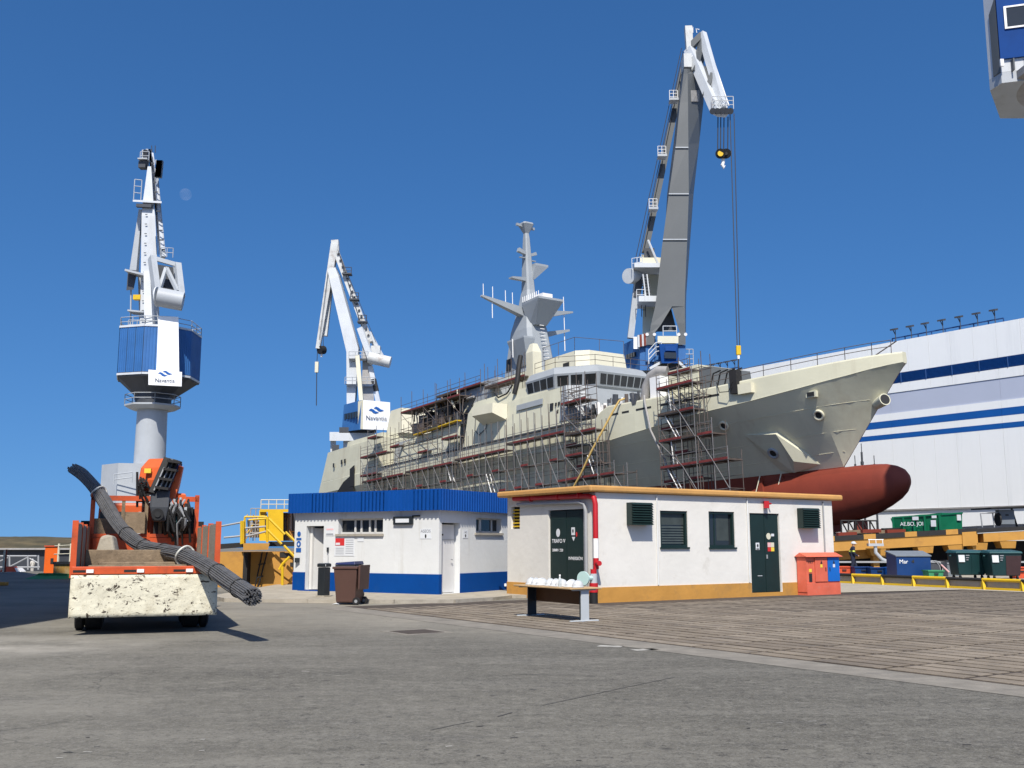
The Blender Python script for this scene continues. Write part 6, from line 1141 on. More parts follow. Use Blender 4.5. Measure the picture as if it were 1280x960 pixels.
Pq = lambda f, z, o=.17: p4[1].lerp(p4[2], f)+nb*o+V((0,0,z)); wz = d_(1268,36).z
w = part('window', MB().plate([Pq(.06,wz-.62),Pq(.20,wz-.62),Pq(.20,wz+.62),Pq(.06,wz+.62)], .05, off=.02), M_glass, t)
for q4 in (((.045,-.7),(.215,-.7),(.215,-.6),(.045,-.6)),((.045,.6),(.215,.6),(.215,.7),(.045,.7)),((.045,-.6),(.062,-.6),(.062,.6),(.045,.6)),((.198,-.6),(.215,-.6),(.215,.6),(.198,.6))): part('frame', MB().plate([Pq(f,wz+z) for f,z in q4], .06, off=.06), M_pipewhite, w)
part('grey_rib', MB().plate([p4[0].lerp(p4[1],.42)+V((0,0,z0_)), p4[1]+V((0,0,z0_)), p4[1]+V((0,0,d_(1250,8).z)), p4[0].lerp(p4[1],.42)+V((0,0,d_(1250,24).z))], .1, off=.05), M_girder, t)
part('ledge', MB().loft([[p+V((0,0,z0_-.66)) for p in p4], [p+V((0,0,z0_-.01)) for p in p4]]), M_cranegrey, t); part('lug', MB().box(p4[1]+nb*.2+V((-.0,-.1,z0_+.45)), (.2,.12,.42)), M_pipewhite, t)
for k in range(4): part('gusset', MB().box(p4[1].lerp(p4[2],.08+.09*k)+nb*.16+V((0,0,z0_+.3)), (.08,.3,.7)), M_girder, t)
part('jib_foot', MB().beam(base+V((5,0,z1_)), base+V((8,-3,z1_+24)), 4.0, 3.0, up=(0,1,0), w2=2.5, h2=2.), M_cranewhite, t)
# ================================================================ assembly hall on the right
random.seed(5)
HA = math.radians(-35.1); HD = V((math.sin(HA), math.cos(HA), 0)); HN = V((HD.y, -HD.x, 0)); HN = HN if HN.y < 0 else -HN
h0 = at(1200, 600, 105.); H0 = V((h0.x, 105., 0)); HZ = lambda v: at(1200, v, 105.).z
t = thing('assembly_hall', 'huge white assembly hall with blue stripes behind the bow', 'building', H0)
S0, S1 = -30., 95.
def hp(s, z, o=0.): return H0+HD*s+HN*o+V((0,0,z))
zt = HZ(414.6)
part('wall_core', MB().hexa([hp(S0,0),hp(S1,0),hp(S1,0,-40),hp(S0,0,-40)], [hp(S0,zt-.25),hp(S1,zt-.25),hp(S1,zt-.25,-40),hp(S0,zt-.25,-40)]), M_hanggrey, t)
def hband(v0, v1, m, o, name, step=None):
    z1, z0 = HZ(v0), HZ(v1); n = max(1, round((S1-S0)/step)) if step else 1; w = (S1-S0)/n
    for k in range(n):
        a, b = S0+k*w+.012, S0+(k+1)*w-.012
        part(name, MB().hexa([hp(a,z0),hp(b,z0),hp(b,z0,o),hp(a,z0,o)], [hp(a,z1),hp(b,z1),hp(b,z1,o),hp(a,z1,o)]), m, t)
hband(414.6,456,M_hang,.14,'wall_panel',2.5); hband(469.4,481,M_hang,.14,'wall_panel',2.5); hband(481.3,507.3,M_hanggrey,.08,'grey_band',12.5); hband(507.5,516.8,M_hang,.14,'wall_panel',12.5); hband(516.9,526,M_hangblue,.15,'blue_stripe',12.5); hband(526.1,534.6,M_hang,.14,'wall_panel',12.5); hband(534.7,541.2,M_hangblue,.15,'blue_stripe',12.5); hband(541.3,634,M_hang,.14,'wall_panel',2.5); hband(634.3,636,M_duct,.3,'ledge'); hband(636.3,700,M_hang,.12,'plinth_panel',6.25)
hband(456.2,469.2,M_hangdk,.06,'louvre_back',6.25)
for k in range(9): z = HZ(469.2)+(HZ(456.2)-HZ(469.2))*(k+.2)/9; part('louvre_slat', MB().plate([hp(S0,z,.10),hp(S1,z,.10),hp(S1,z+.07,.16),hp(S0,z+.07,.16)], .02), M_hangblue, t)
for k in range(42): part('louvre_post', MB().box(hp(S0+3*k,(HZ(456.2)+HZ(469.2))/2,.14), (.12,.12,HZ(456.2)-HZ(469.2))), M_hangdk, t)
# flood lights and rail on the roof edge
def hall_s(u, v=420):
    r = ray(u, v); k = (H0.x*HN.x+H0.y*HN.y)/(r.x*HN.x+r.y*HN.y); P = V((r.x*k, r.y*k, 0)); return (P-H0).dot(HD)
us = [1118,1138,1157,1178,1200,1222,1244,880,889,898,907,916]
ss = sorted(hall_s(u) for u in us)
part('roof_rail', MB().beam(hp(hall_s(1254),zt+.45,-.3), hp(hall_s(1113),zt+.45,-.3), .12, .12), M_hangdk, t)
part('roof_rail', MB().beam(hp(hall_s(921),zt+.45,-.3), hp(hall_s(884),zt+.45,-.3), .12, .12), M_hangdk, t)
for a, b in ((hall_s(1254),hall_s(1113)),(hall_s(921),hall_s(884))):
    n = max(2, round((b-a)/1.7))
    for k in range(n+1): part('rail_post', MB().box(hp(a+(b-a)*k/n,zt+.2,-.3), (.09,.09,.5)), M_hangdk, t)
for k, s in enumerate(ss):
    o = thing('floodlight', 'roof floodlight on the assembly hall, %s from the right of the row' % ('first','second','third','fourth','fifth','sixth','seventh','eighth','ninth','tenth','eleventh','twelfth')[k], 'floodlight', hp(s,zt,-.2), 'floodlights on the hall roof')
    rod(o, 'post', hp(s,zt-.1,-.2), hp(s,zt+1.4,-.2), .05, M_darksteel); part('lamp_head', MB().hexa([hp(s-.32,zt+1.35,-.3),hp(s+.32,zt+1.35,-.3),hp(s+.32,zt+1.25,.3),hp(s-.32,zt+1.25,.3)], [hp(s-.32,zt+1.55,-.3),hp(s+.32,zt+1.55,-.3),hp(s+.32,zt+1.42,.3),hp(s-.32,zt+1.42,.3)]), M_darksteel, o); part('bracket', MB().beam(hp(s,zt+.8,-.2), hp(s,zt+1.3,.2), .07, .07), M_darksteel, o)
# masts behind the bulb
for u, v, nm in ((1077,565,'tall thin pole standing between bulb and hall'),(1093,580,'short thin pole standing between bulb and hall'),(1069,580,'thin pole just behind the stem of the ship')):
    p = at(u, v, 96); o = thing('thin_pole', nm, 'pole', (p.x,96,0), 'thin poles behind the bulb'); rod(o, 'pole', (p.x,96,0), p, .10, M_darksteel); rod(o, 'tip', p, p+V((0,0,.8)), .04, M_darksteel); rod(o, 'collar', p-V((0,0,1.2)), p-V((0,0,.9)), .16, M_darksteel)
# ================================================================ slipway deck and yard things on the right
BY = 62.; e_ = lambda u, v, dy=0.: at(u, v, BY+dy); sl = math.tan(math.radians(3.2))
xl = e_(1040,670).x; zl = e_(1046,676.6).z
zb_ = lambda x, d=0.: zl+(x-xl)*sl*1.0+d
t = thing('slipway_beam', 'sloping ochre slipway girder with black and yellow edge', 'girder', (xl,BY,0))
xr = 31.; xm_ = e_(1222,670).x
def inc(x0, x1, z0, z1, y0, y1): return MB().hexa([V((x0,y0,zb_(x0,z0))),V((x1,y0,zb_(x1,z0))),V((x1,y1,zb_(x1,z0))),V((x0,y1,zb_(x0,z0)))], [V((x0,y0,zb_(x0,z1))),V((x1,y0,zb_(x1,z1))),V((x1,y1,zb_(x1,z1))),V((x0,y1,zb_(x0,z1)))])
part('girder', inc(xl-8,xm_,-.60,0,BY,BY+1.0), M_beam, t); part('girder', inc(xm_+.35,xr+10,-.55,-.05,BY,BY+1.0), M_beam, t)
part('end_plate', inc(xm_-.95,xm_-.1,-.72,.10,BY-.08,BY), M_beam, t); part('deck', inc(xl-8,xr+10,.001,.22,BY+.01,BY+26), M_asphdark, t)
x = xl-8; k = 0
while x < xm_:
    L = 1.75 if k % 2 else .72
    part('edge_block', inc(x,min(x+L,xm_),.005,.30,BY-.06,BY+.3), M_beam if k % 2 == 0 else M_asphdark, t); x += L; k += 1
for u in (1098,1158,1196,1226,1262): p = e_(u,700); part('bracket', MB().hexa([V((p.x-.35,BY+.1,zb_(p.x,-1.0))),V((p.x+.45,BY+.1,zb_(p.x,-1.0))),V((p.x+.45,BY+.9,zb_(p.x,-1.0))),V((p.x-.35,BY+.9,zb_(p.x,-1.0)))], [V((p.x-.5,BY+.02,zb_(p.x,-.58))),V((p.x+.5,BY+.02,zb_(p.x,-.58))),V((p.x+.5,BY+.9,zb_(p.x,-.58))),V((p.x-.5,BY+.9,zb_(p.x,-.58)))]), M_beam, t); part('column', MB().box((p.x,BY+.6,.5), (.35,.5,1.1)), M_beam, t)
part('recess_shade_wall', MB().box(((xl+xr)/2,BY+3.,.8), (xr-xl+26,.3,2.0)), M_asphdark, t); part('side_rail', MB().box(((xl+xr)/2,BY-.5,.55), (xr-xl+10,.08,.1)), M_grey, t); part('haunch_wall', inc(xl-8,e_(1118,670).x,-1.15,-.60,BY+.9,BY+1.1), M_beam, t)  # black wall at the back stands for the shade under the girder
# curved pipe with a spotlight rail
p = e_(1094,681,-.4); o = thing('gantry_light', 'grey light bar on a curved pipe fixed to the girder', 'lamp', (p.x+1.2,BY-.4,0)); part('bar', MB().box(p, (.9,.35,.16)), M_cranegrey, o); part('rail', MB().tube([p+V((-.45,-.15,.3)),p+V((.45,-.15,.3))], .03, 5), M_pipewhite, o)
for k in (-.4,0,.4): part('post', MB().tube([p+V((k,-.15,.08)),p+V((k,-.15,.32))], .025, 5), M_pipewhite, o)
part('pipe', MB().tube([p, p+V((0,0,-.45)), p+V((.35,0,-.85)), p+V((1.1,.1,-1.15)), p+V((1.6,.1,-1.9))], .11, 10), M_cranegrey, o, True)
# green skip on the deck
gx0, gx1 = e_(1127,660,3).x, e_(1209,660,3).x; gy = BY+3; xm2 = e_(1178,660,2.2).x
zz = zb_(24,.26)
t = thing('green_skip', 'green steel skip with white lettering on the slipway deck', 'skip', ((gx0+gx1)/2,gy,zz))
za = lambda x: zb_(x,.26)
body = MB().hexa([V((gx0+.25,gy+1.8,za(gx0))),V((xm2,gy-.6,za(xm2))),V((gx1-.05,gy+.6,za(gx1))),V((gx1-1.6,gy+3.2,za(gx1)))], [V((gx0,gy+1.8,za(gx0)+.92)),V((xm2,gy-.7,za(xm2)+1.08)),V((gx1,gy+.6,za(gx1)+.98)),V((gx1-1.6,gy+3.2,za(gx1)+.98))])
bo = part('body', body, M_green, t); q0, q1 = V((gx0+.1,gy+1.76,0)), V((xm2,gy-.68,0)); dq = (q1-q0); nq = V((dq.y,-dq.x,0)).normalized(); 
for f in (.02,.24,.46,.68,.98): pz = q0.lerp(q1,f); part('rib', MB().box(V((pz.x,pz.y,za(pz.x)+.5))+nq*.04, (.1,.1,.95), math.atan2(dq.y,dq.x)), M_green, t)
for a, b, o_z in ((q0,q1,1.0),(q1,V((gx1,gy+.6,0)),1.02)): part('rim', MB().beam(V((a.x,a.y,za(a.x)+o_z-.04)), V((b.x,b.y,za(b.x)+o_z-.02)), .12, .1), M_green, t)
pz = q0.lerp(q1,.42); text(t, 'AE.BO. JOI', V((pz.x,pz.y,za(pz.x)+.48))+nq*.12, dq, (0,0,1), .34, M_sign)
for f, z, w, h in ((.5,.82,.4,.22),(.86,.45,.32,.4),(.88,.85,.3,.16)): pz = q0.lerp(q1,f); part('label_plate', MB().box(V((pz.x,pz.y,za(pz.x)+z))+nq*.1, (w,.03,h), math.atan2(dq.y,dq.x)), M_paper, t)
pz = q1.lerp(V((gx1,gy+.6,0)),.82); part('label_plate', MB().box(V((pz.x,pz.y-.06,za(pz.x)+.72)), (.38,.04,.36), .55), M_paper, t)
# things further along the deck
p = at(1258,668,BY+2); o = thing('switch_box', 'dark grey switch box with white frame on the deck at right', 'machine', (p.x,BY+2,zb_(p.x,.22))); zs = zb_(p.x,.22)
part('box', MB().box((p.x,BY+2,zs+.62), (.95,.5,.9)), M_skiplid, o, bevel=.03); part('dial', MB().box((p.x,BY+1.74,zs+.75), (.2,.02,.1)), M_inkblack, o)
for dx in (-1.55,-.8): rod(o, 'frame_post', (p.x+dx,BY+1.8,zs), (p.x+dx-.05,BY+1.8,zs+.85), .04, M_grey)
rod(o, 'frame_rail', (p.x-1.6,BY+1.8,zs+.85), (p.x-.5,BY+1.8,zs+.9), .04, M_grey); part('canopy', MB().hexa([V((p.x-1.2,BY+1.2,zs+1.12)),V((p.x+3.8,BY+1.2,zs+1.3)),V((p.x+3.8,BY+4,zs+1.3)),V((p.x-1.2,BY+4,zs+1.12))], [V((p.x-1.2,BY+1.2,zs+1.2)),V((p.x+3.8,BY+1.2,zs+1.42)),V((p.x+3.8,BY+4,zs+1.42)),V((p.x-1.2,BY+4,zs+1.2))]), M_asphdark, o)
for dx in (1.0,2.2,3.5): rod(o, 'canopy_post', (p.x+dx,BY+2.6,zs), (p.x+dx-.3,BY+2.6,zs+1.3), .06, M_asphdark)
part('cable_drum', MB().tube([(p.x-.55,BY+1.9,zs+.5),(p.x-.45,BY+1.9,zs+.5)], .42, 14), M_asphdark, o, True)
# scrap and timbers under the bulb
for k in range(7):
    p = at(1052+10*k, 664-1.0*k, BY+4+k % 3); x_ = p.x; zz = zb_(x_,.22)
    solo('scrap_timber', MB().beam((x_-.6,BY+3+.6*(k%3),zz+.12+.1*(k%2)), (x_+.7,BY+3.4+.6*(k%3),zz+.16+.1*(k%2)), .25, .22), (M_redhull,M_wood,M_asphdark)[k % 3], ('rust red beam lying at the left end under the bulb','pale timber lying second from the left under the bulb','black beam lying third from the left under the bulb','rust red beam in the middle of the pile under the bulb','pale timber right of the middle under the bulb','black beam near the bow shore under the bulb','rust red beam at the right end of the pile under the bulb')[k], 'scrap', (x_,BY+3,zz), 'scrap under the bulb')
o = thing('support_frame', 'black lattice support frame under the bulb of the ship', 'frame', at(1070,668,70)); zz = zb_(24,.22)
for k in range(6):
    a = at(1052+9*k,668,72); rod(o, 'post', (a.x,72,zz-.2), (a.x,72,zz+1.0), .06, M_asphdark)
    if k < 5: b = at(1061+9*k,668,72); rod(o, 'diagonal', (a.x,72,zz+1.0), (b.x,72,zz), .05, M_asphdark); rod(o, 'chord', (a.x,72,zz+.95), (b.x,72,zz+.95), .06, M_asphdark)
# low yellow and black barrier in front
b0_, b1_ = V((13.3,43.3,0)), V((16.35,37.2,0)); bd_ = (b1_-b0_).normalized(); seg = 1.55
t0 = b0_-bd_*.4
for k in range(8):
    a = t0+bd_*seg*k; b = a+bd_*seg; m = M_yellow if k % 2 else M_asphdark
    o = thing('crash_barrier', ('black','yellow')[k % 2]+' low barrier section, '+('next to the hut','second from the hut','third from the hut','fourth from the hut','fifth from the hut','sixth from the hut','seventh from the hut','last at the picture edge')[k], 'barrier', a, 'low barrier sections by the slipway')
    part('top_rail', MB().tube([a+V((0,0,.36)), b+V((0,0,.36))], .06, 10), m, o, True); part('bottom_rail', MB().beam(a+V((0,0,.05)), b+V((0,0,.05)), .08, .09), M_yellow, o); part('post', MB().hexa([a+V((-.05,-.14,0)),a+V((.05,-.14,0)),a+V((.05,.1,0)),a+V((-.05,.1,0))], [a+V((-.04,-.05,.36)),a+V((.04,-.05,.36)),a+V((.04,.05,.36)),a+V((-.04,.05,.36))]), M_yellow, o); part('infill_panel', MB().beam(a+V((.06,.04,.2)), b+V((.06,.04,.2)), .03, .24), M_duct, o)
# blue skip box
p0, p1 = gr(1118,722.5), gr(1164,723.5); c = (p0+p1)/2; c.z = 0; W = (p1-p0).length*.5
t = thing('blue_tool_chest', 'blue steel chest with a sloping grey lid and white lettering', 'chest', c)
part('body', MB().hexa([c+V((-W,-.4,0)),c+V((W*.86,-.4,0)),c+V((W*1.0,.9,0)),c+V((-W,.9,0))], [c+V((-W,-.4,1.02)),c+V((W*.86,-.4,1.02)),c+V((W*1.05,.9,1.22)),c+V((-W,.9,1.22))]), M_skipblue, t); part('lid', MB().hexa([c+V((-W-.04,-.45,1.025)),c+V((W*.9,-.45,1.025)),c+V((W*1.08,.95,1.235)),c+V((-W-.04,.95,1.235))], [c+V((-W-.04,-.45,1.07)),c+V((W*.9,-.45,1.07)),c+V((W*1.08,.95,1.28)),c+V((-W-.04,.95,1.28))]), M_skiplid, t)
text(t, 'Mar', c+V((-W*.62,-.42,.78)), (1,0,0), (0,0,1), .26, M_sign); part('badge', MB().plate([c+V((-W*.2,-.41,.78)),c+V((-W*.05,-.41,.72)),c+V((-W*.05,-.41,.9))], .01, off=.01), M_inkblack, t); part('skid', MB().box(c+V((0,.2,.05)), (2*W*.9,1.4,.1)), M_asphdark, t) if False else None
# refuse containers
def container(c, m, mb2, lid, label, w=1.42, dp=1.0, h=1.18, yaw=.0):
    o = thing('refuse_container', label, 'bin', c, 'four wheeled refuse containers'); R = Matrix.Rotation(yaw,3,'Z'); T2 = lambda x,y,z: V(c)+R @ V((x,y,z))
    part('body', MB().hexa([T2(-w*.43,-dp*.42,.18),T2(w*.43,-dp*.42,.18),T2(w*.43,dp*.42,.18),T2(-w*.43,dp*.42,.18)], [T2(-w*.49,-dp*.5,h),T2(w*.49,-dp*.5,h),T2(w*.49,dp*.5,h),T2(-w*.49,dp*.5,h)]), m, o, bevel=.04)
    part('front_panel', MB().plate([T2(-.02,-dp*.425,.22),T2(w*.42,-dp*.425,.22),T2(w*.475,-dp*.49,h-.1),T2(-.02,-dp*.49,h-.1)], .02, off=.02), mb2, o)
    part('lid', MB().hexa([T2(-w*.54,-dp*.56,h),T2(w*.52,-dp*.56,h),T2(w*.52,dp*.52,h),T2(-w*.54,dp*.52,h)], [T2(-w*.50,-dp*.50,h+.09),T2(w*.50,-dp*.50,h+.09),T2(w*.48,dp*.45,h+.16),T2(-w*.48,dp*.45,h+.16)]), lid, o, bevel=.03)
    part('sticker', MB().plate([T2(-w*.44,-dp*.49,.78),T2(-w*.24,-dp*.49,.78),T2(-w*.25,-dp*.505,1.1),T2(-w*.455,-dp*.505,1.1)], .02, off=.025), M_paper, o)
    for j, (z, x0, x1) in enumerate(((1.06,-.2,-.08),(.96,-.2,-.1),(.86,-.19,-.12))): part('printed_line', MB().plate([T2(w*x0,-dp*.49,z),T2(w*x1,-dp*.49,z),T2(w*x1,-dp*.494,z+.04),T2(w*x0,-dp*.494,z+.04)], .02, off=.02), M_ink, o)
    for sx in (-1,1):
        part('trunnion_arm', MB().tube([T2(sx*w*.50,0,h-.12),T2(sx*w*.58,0,h-.12)], .04, 8), lid, o)
        for sy in (-1,1): wh = part('wheel', MB().tube([T2(sx*w*.36-.03,sy*dp*.32,.09),T2(sx*w*.36+.03,sy*dp*.32,.09)], .09, 12), M_black, o, True); part('fork', MB().box(T2(sx*w*.36,sy*dp*.32,.155), (.05,.12,.07)), M_grey, wh)
g1, g2 = gr(1210,723.5), gr(1251,724.5)
container(g1, M_teal, M_teal, M_teallid, 'dark teal refuse container with white stickers, left of the two', yaw=.05); container(g2+V((.1,.0,0)), M_teal, M_maroon, M_teallid, 'maroon fronted refuse container with worn stickers, right of the two', yaw=-.03)
p = gr(1190,721); o = thing('small_bin', 'small dark grey bin beside the left refuse container', 'bin', p); part('body', MB().hexa([p+V((-.3,-.3,.02)),p+V((.3,-.3,.02)),p+V((.3,.3,.02)),p+V((-.3,.3,.02))], [p+V((-.36,-.34,.72)),p+V((.36,-.34,.72)),p+V((.36,.34,.72)),p+V((-.36,.34,.72))]), M_skiplid, o); part('lid', MB().box(p+V((0,0,.77)), (.78,.74,.07)), M_darkbin, o); part('rim', MB().box(p+V((0,-.35,.66)), (.7,.03,.05)), M_grey, o)
def crate(u, v, w, h, m, label, cat='crate'):
    p = gr(u, v); o = thing('storage_crate', label, cat, p, 'small crates by the slipway'); part('body', MB().hexa([p+V((-w/2,-.3,.02)),p+V((w/2,-.3,.02)),p+V((w/2,.35,.02)),p+V((-w/2,.35,.02))], [p+V((-w/2-.04,-.34,h)),p+V((w/2+.04,-.34,h)),p+V((w/2+.04,.39,h)),p+V((-w/2-.04,.39,h))]), m, o, bevel=.02); part('rim', MB().box(p+V((0,.02,h+.025)), (w+.14,.8,.05)), m, o); part('handle', MB().box(p+V((0,-.36,h*.7)), (w*.3,.04,.06)), M_darkbin, o)
crate(1053,719.5,.72,.42,M_crate,'orange crate left of the walking worker'); crate(1077,720,.78,.42,M_skipblue,'blue crate behind the walking worker'); crate(1097,720.5,.8,.40,M_skipblue,'low blue crate right of the walking worker'); crate(1115,721,.45,.42,M_cabblue2,'light blue crate against the blue chest'); crate(1167,724,.62,.36,M_greentarp,'green crate right of the blue chest'); crate(1274,723.5,.6,.5,M_crate,'orange crate right of the refuse containers')
p = gr(1172,722); o = thing('cable_reel', 'metal cable reel standing behind the green crate', 'reel', p+V((0,.5,0)))
for dy in (.5,.8): part('flange', MB().tube([p+V((.38*math.cos(a)+.1,dy,.40+.38*math.sin(a))) for a in [2*math.pi*i/20 for i in range(21)]], .03, 6, cap=False), M_grey, o, True)
part('drum', MB().tube([p+V((.1,.5,.4)),p+V((.1,.8,.4))], .26, 14), M_darksteel, o, True); rod(o, 'crank', p+V((.4,.45,.6)), p+V((.75,.45,.25)), .04, M_signpink)
for k in range(3): p = gr(1196+9*k, 734.5+.5*(k%2)); solo('brushwood', MB().beam(p+V((-.35,0,.06)), p+V((.4,.1,.1)), .14, .08), M_wood, ('left','middle','right')[k]+' piece of broken timber lying before the yellow barrier', 'scrap', p, 'broken timber by the barrier')
# ================================================================ people
def person(pos, yaw, h, joints, label, cols, helmet=True, bands=True):
    o = thing('person', label, 'person', pos)
    me = bpy.data.meshes.new('body'); names = list(joints); J = {k: V(v[0]) for k, v in joints.items()}; R_ = {k: v[1] for k, v in joints.items()}
    edges = [('pelvis','waist'),('waist','chest'),('chest','neck'),('neck','head'),('head','crown'),('chest','ls'),('ls','le'),('le','lw'),('lw','lh'),('chest','rs'),('rs','re'),('re','rw'),('rw','rh'),('pelvis','lhip'),('lhip','lk'),('lk','la'),('la','lt'),('pelvis','rhip'),('rhip','rk'),('rk','ra'),('ra','rt')]
    me.from_pydata([J[n]*h for n in names], [(names.index(a), names.index(b)) for a, b in edges], [])
    tmp = bpy.data.objects.new('body', me); COL.objects.link(tmp); sk = tmp.modifiers.new('skin', 'SKIN')
    for i, n in enumerate(names): me.skin_vertices[0].data[i].radius = (R_[n][0]*h, R_[n][1]*h); me.skin_vertices[0].data[i].use_root = n == 'pelvis'
    ss_ = tmp.modifiers.new('sub', 'SUBSURF'); ss_.levels = 2; ss_.render_levels = 2
    dg = bpy.context.evaluated_depsgraph_get(); dg.update(); m2 = bpy.data.meshes.new_from_object(tmp.evaluated_get(dg)); bpy.data.objects.remove(tmp)
    m2.materials.clear()
    for m in cols: m2.materials.append(m)
    near = lambda p, n, r: (p-J[n]*h).length < r*h
    for f in m2.polygons:
        p = f.center; k = 0
        if p.z > J['neck'].z*h+.01*h: k = 1
        elif near(p,'lh',.045) or near(p,'rh',.045): k = 1
        elif bands and (abs(p.z-.70*h) < .018*h or abs(p.z-.16*h) < .016*h): k = 2
        elif near(p,'lt',.06) or near(p,'rt',.06) or p.z < .035*h: k = 3
        f.material_index = k; f.use_smooth = True
    b = bpy.data.objects.new('body', m2); COL.objects.link(b); b.parent = o; ROOT[b] = ROOT[o]; o.rotation_euler = (0,0,yaw)
    P = V(pos)
    if helmet:
        mb = MB(); hc = J['head']*h+V((0,0,.028*h)); rings = []
        for k in range(6):
            a = k/5*math.pi/2; rr = max(.02, math.cos(a)**.85); rings.append([P+hc+V((.078*h*rr*math.cos(w), .064*h*rr*math.sin(w), .07*h*math.sin(a))) for w in [2*math.pi*i/16 for i in range(16)]])
        mb.loft(rings); hm = part('hard_hat', mb, M_helmet, o, True); part('brim', MB().loft([[P+hc+V((.02*h+.085*h*math.cos(w), .07*h*math.sin(w), -.004*h)) for w in [2*math.pi*i/16 for i in range(16)]], [P+hc+V((.02*h+.082*h*math.cos(w), .068*h*math.sin(w), .006*h)) for w in [2*math.pi*i/16 for i in range(16)]]]), M_helmet, hm, True)
    for s in (-1,1): part('eye', MB().box(P+J['head']*h+V((.058*h, s*.02*h, .0)), (.01*h,.014*h,.008*h)), M_inkblack, o)
    part('nose', MB().box(P+J['head']*h+V((.066*h,0,-.012*h)), (.018*h,.014*h,.022*h)), M_skin, o)
    return o
walk = {'pelvis':((0,0,.53),(.075,.09)),'waist':((.005,0,.62),(.07,.085)),'chest':((.02,0,.74),(.075,.10)),'neck':((.03,0,.84),(.035,.035)),'head':((.045,0,.90),(.056,.05)),'crown':((.045,0,.955),(.045,.04)),
 'ls':((.015,.11,.80),(.045,.042)),'le':((-.06,.14,.65),(.034,.034)),'lw':((-.01,.14,.52),(.026,.026)),'lh':((.02,.135,.47),(.024,.018)),'rs':((.015,-.11,.80),(.045,.042)),'re':((-.0,-.14,.64),(.034,.034)),'rw':((.12,-.13,.56),(.026,.026)),'rh':((.165,-.125,.545),(.024,.018)),
 'lhip':((0,.05,.49),(.068,.062)),'lk':((.09,.055,.28),(.048,.048)),'la':((.13,.055,.05),(.034,.034)),'lt':((.20,.055,.022),(.028,.022)),'rhip':((0,-.05,.49),(.068,.062)),'rk':((-.02,-.055,.27),(.048,.048)),'ra':((-.17,-.055,.09),(.034,.034)),'rt':((-.13,-.055,.022),(.028,.022))}
pw = gr(1067,718); pw.z = .006
person(pw, -.1, 1.74, walk, 'worker in navy coverall with yellow bands and white hard hat, walking right', [M_navy, M_skin, M_hivis, M_black])
stand = dict(walk); stand.update({'lk':((.03,.05,.27),(.048,.048)),'la':((-.02,.05,.05),(.034,.034)),'lt':((.05,.05,.022),(.028,.022)),'rk':((-.01,-.05,.27),(.048,.048)),'ra':((-.03,-.05,.05),(.034,.034)),'rt':((.04,-.05,.022),(.028,.022)),'rw':((.06,-.14,.50),(.026,.026)),'rh':((.09,-.13,.46),(.024,.018))})
pl_ = at(40,714,132); pl_.z = -2.0
person(pl_, 2.2, 1.76, stand, 'far worker in pale clothes by the grey lattice railing at the left', [M_pale, M_skin, M_pale, M_black], True, False)
# ================================================================ left background
p = gr(58,718.5); t = thing('orange_kiosk', 'orange sentry cabinet with a blue grey side window', 'kiosk', p); W, Dk, Hk = .62, .70, 1.46
part('body', MB().box(p+V((.12,.2,Hk/2)), (W,Dk,Hk), .35), M_kiosk, t); part('roof', MB().box(p+V((.12,.2,Hk+.03)), (W+.1,Dk+.1,.06), .35), M_crate, t); ax_, ay_ = V((math.cos(.35),math.sin(.35),0)), V((-math.sin(.35),math.cos(.35),0)); cc = p+V((.12,.2,0))
part('side_window', MB().box(cc-ax_*(W/2+.01)+V((0,0,.95)), (.03,.45,.75), .35), M_glass2, t); part('front_opening', MB().box(cc-ay_*(Dk/2+.01)+ax_*.05+V((0,0,.72)), (.14,.03,.28), .35), M_inkblack, t)
# low ochre wall with posts
a, b = gr(66,721.5), gr(108,725); t = thing('low_ochre_wall', 'low peeling ochre wall with pale railing posts behind the truck', 'wall', a)
M_peel = mat('peeling_ochre', (.46,.26,.055), .8, .2, 2, .3, 8, dirt=(.42,.38,.28), dirt_amt=.5, dirt_scale=2.)
dn = (b-a).normalized(); b = b+dn*6; n_ = V((dn.y,-dn.x,0))
part('wall', MB().hexa([a,b,b-n_*.4,a-n_*.4], [a+V((0,0,.62)),b+V((0,0,.80)),b-n_*.4+V((0,0,.80)),a-n_*.4+V((0,0,.62))]), M_peel, t); part('coping', MB().beam(a+V((0,0,.68))-n_*.2, b+V((0,0,.86))-n_*.2, .5, .13), M_asphdark, t)
for k in range(5): q_ = a.lerp(b, .06+.17*k); rod(t, 'post', q_+V((0,0,.7)), q_+V((0,0,1.62)), .055, M_cream)
rod(t, 'rail', a+V((0,0,1.5)), b+V((0,0,1.7)), .03, M_cream); rod(t, 'rail', a+V((0,0,1.1)), b+V((0,0,1.3)), .03, M_cream)
mb = MB(); c = gr(80,723.5); mb.loft([[c+V((x*1.6,y*.55,0)) for x,y in ((-1,-1),(1,-.6),(1,1),(-1,1))], [c+V((x*1.1,y*.3,.16)) for x,y in ((-1.15,-.6),(.9,-.3),(.8,.8),(-.9,.9))], [c+V((x*.4-.7,y*.2,.26)) for x,y in ((-1,-1),(1,-1),(1,1),(-1,1))]]); solo('tarpaulin', mb, M_greentarp, 'crumpled green tarpaulin on the ground by the ochre wall', 'tarpaulin', c, smooth=True)
c = gr(13,714.5); mb = MB(); mb.loft([[c+V((x*.5,y*.3,0)) for x,y in ((-1,-1),(1,-1),(1,1),(-1,1))], [c+V((x*.25,y*.2,.3)) for x,y in ((-1,-1),(1,-1),(1,1),(-1,1))]]); solo('red_bag', mb, M_crate, 'red bag lying at the edge of the slipway basin', 'bag', c)
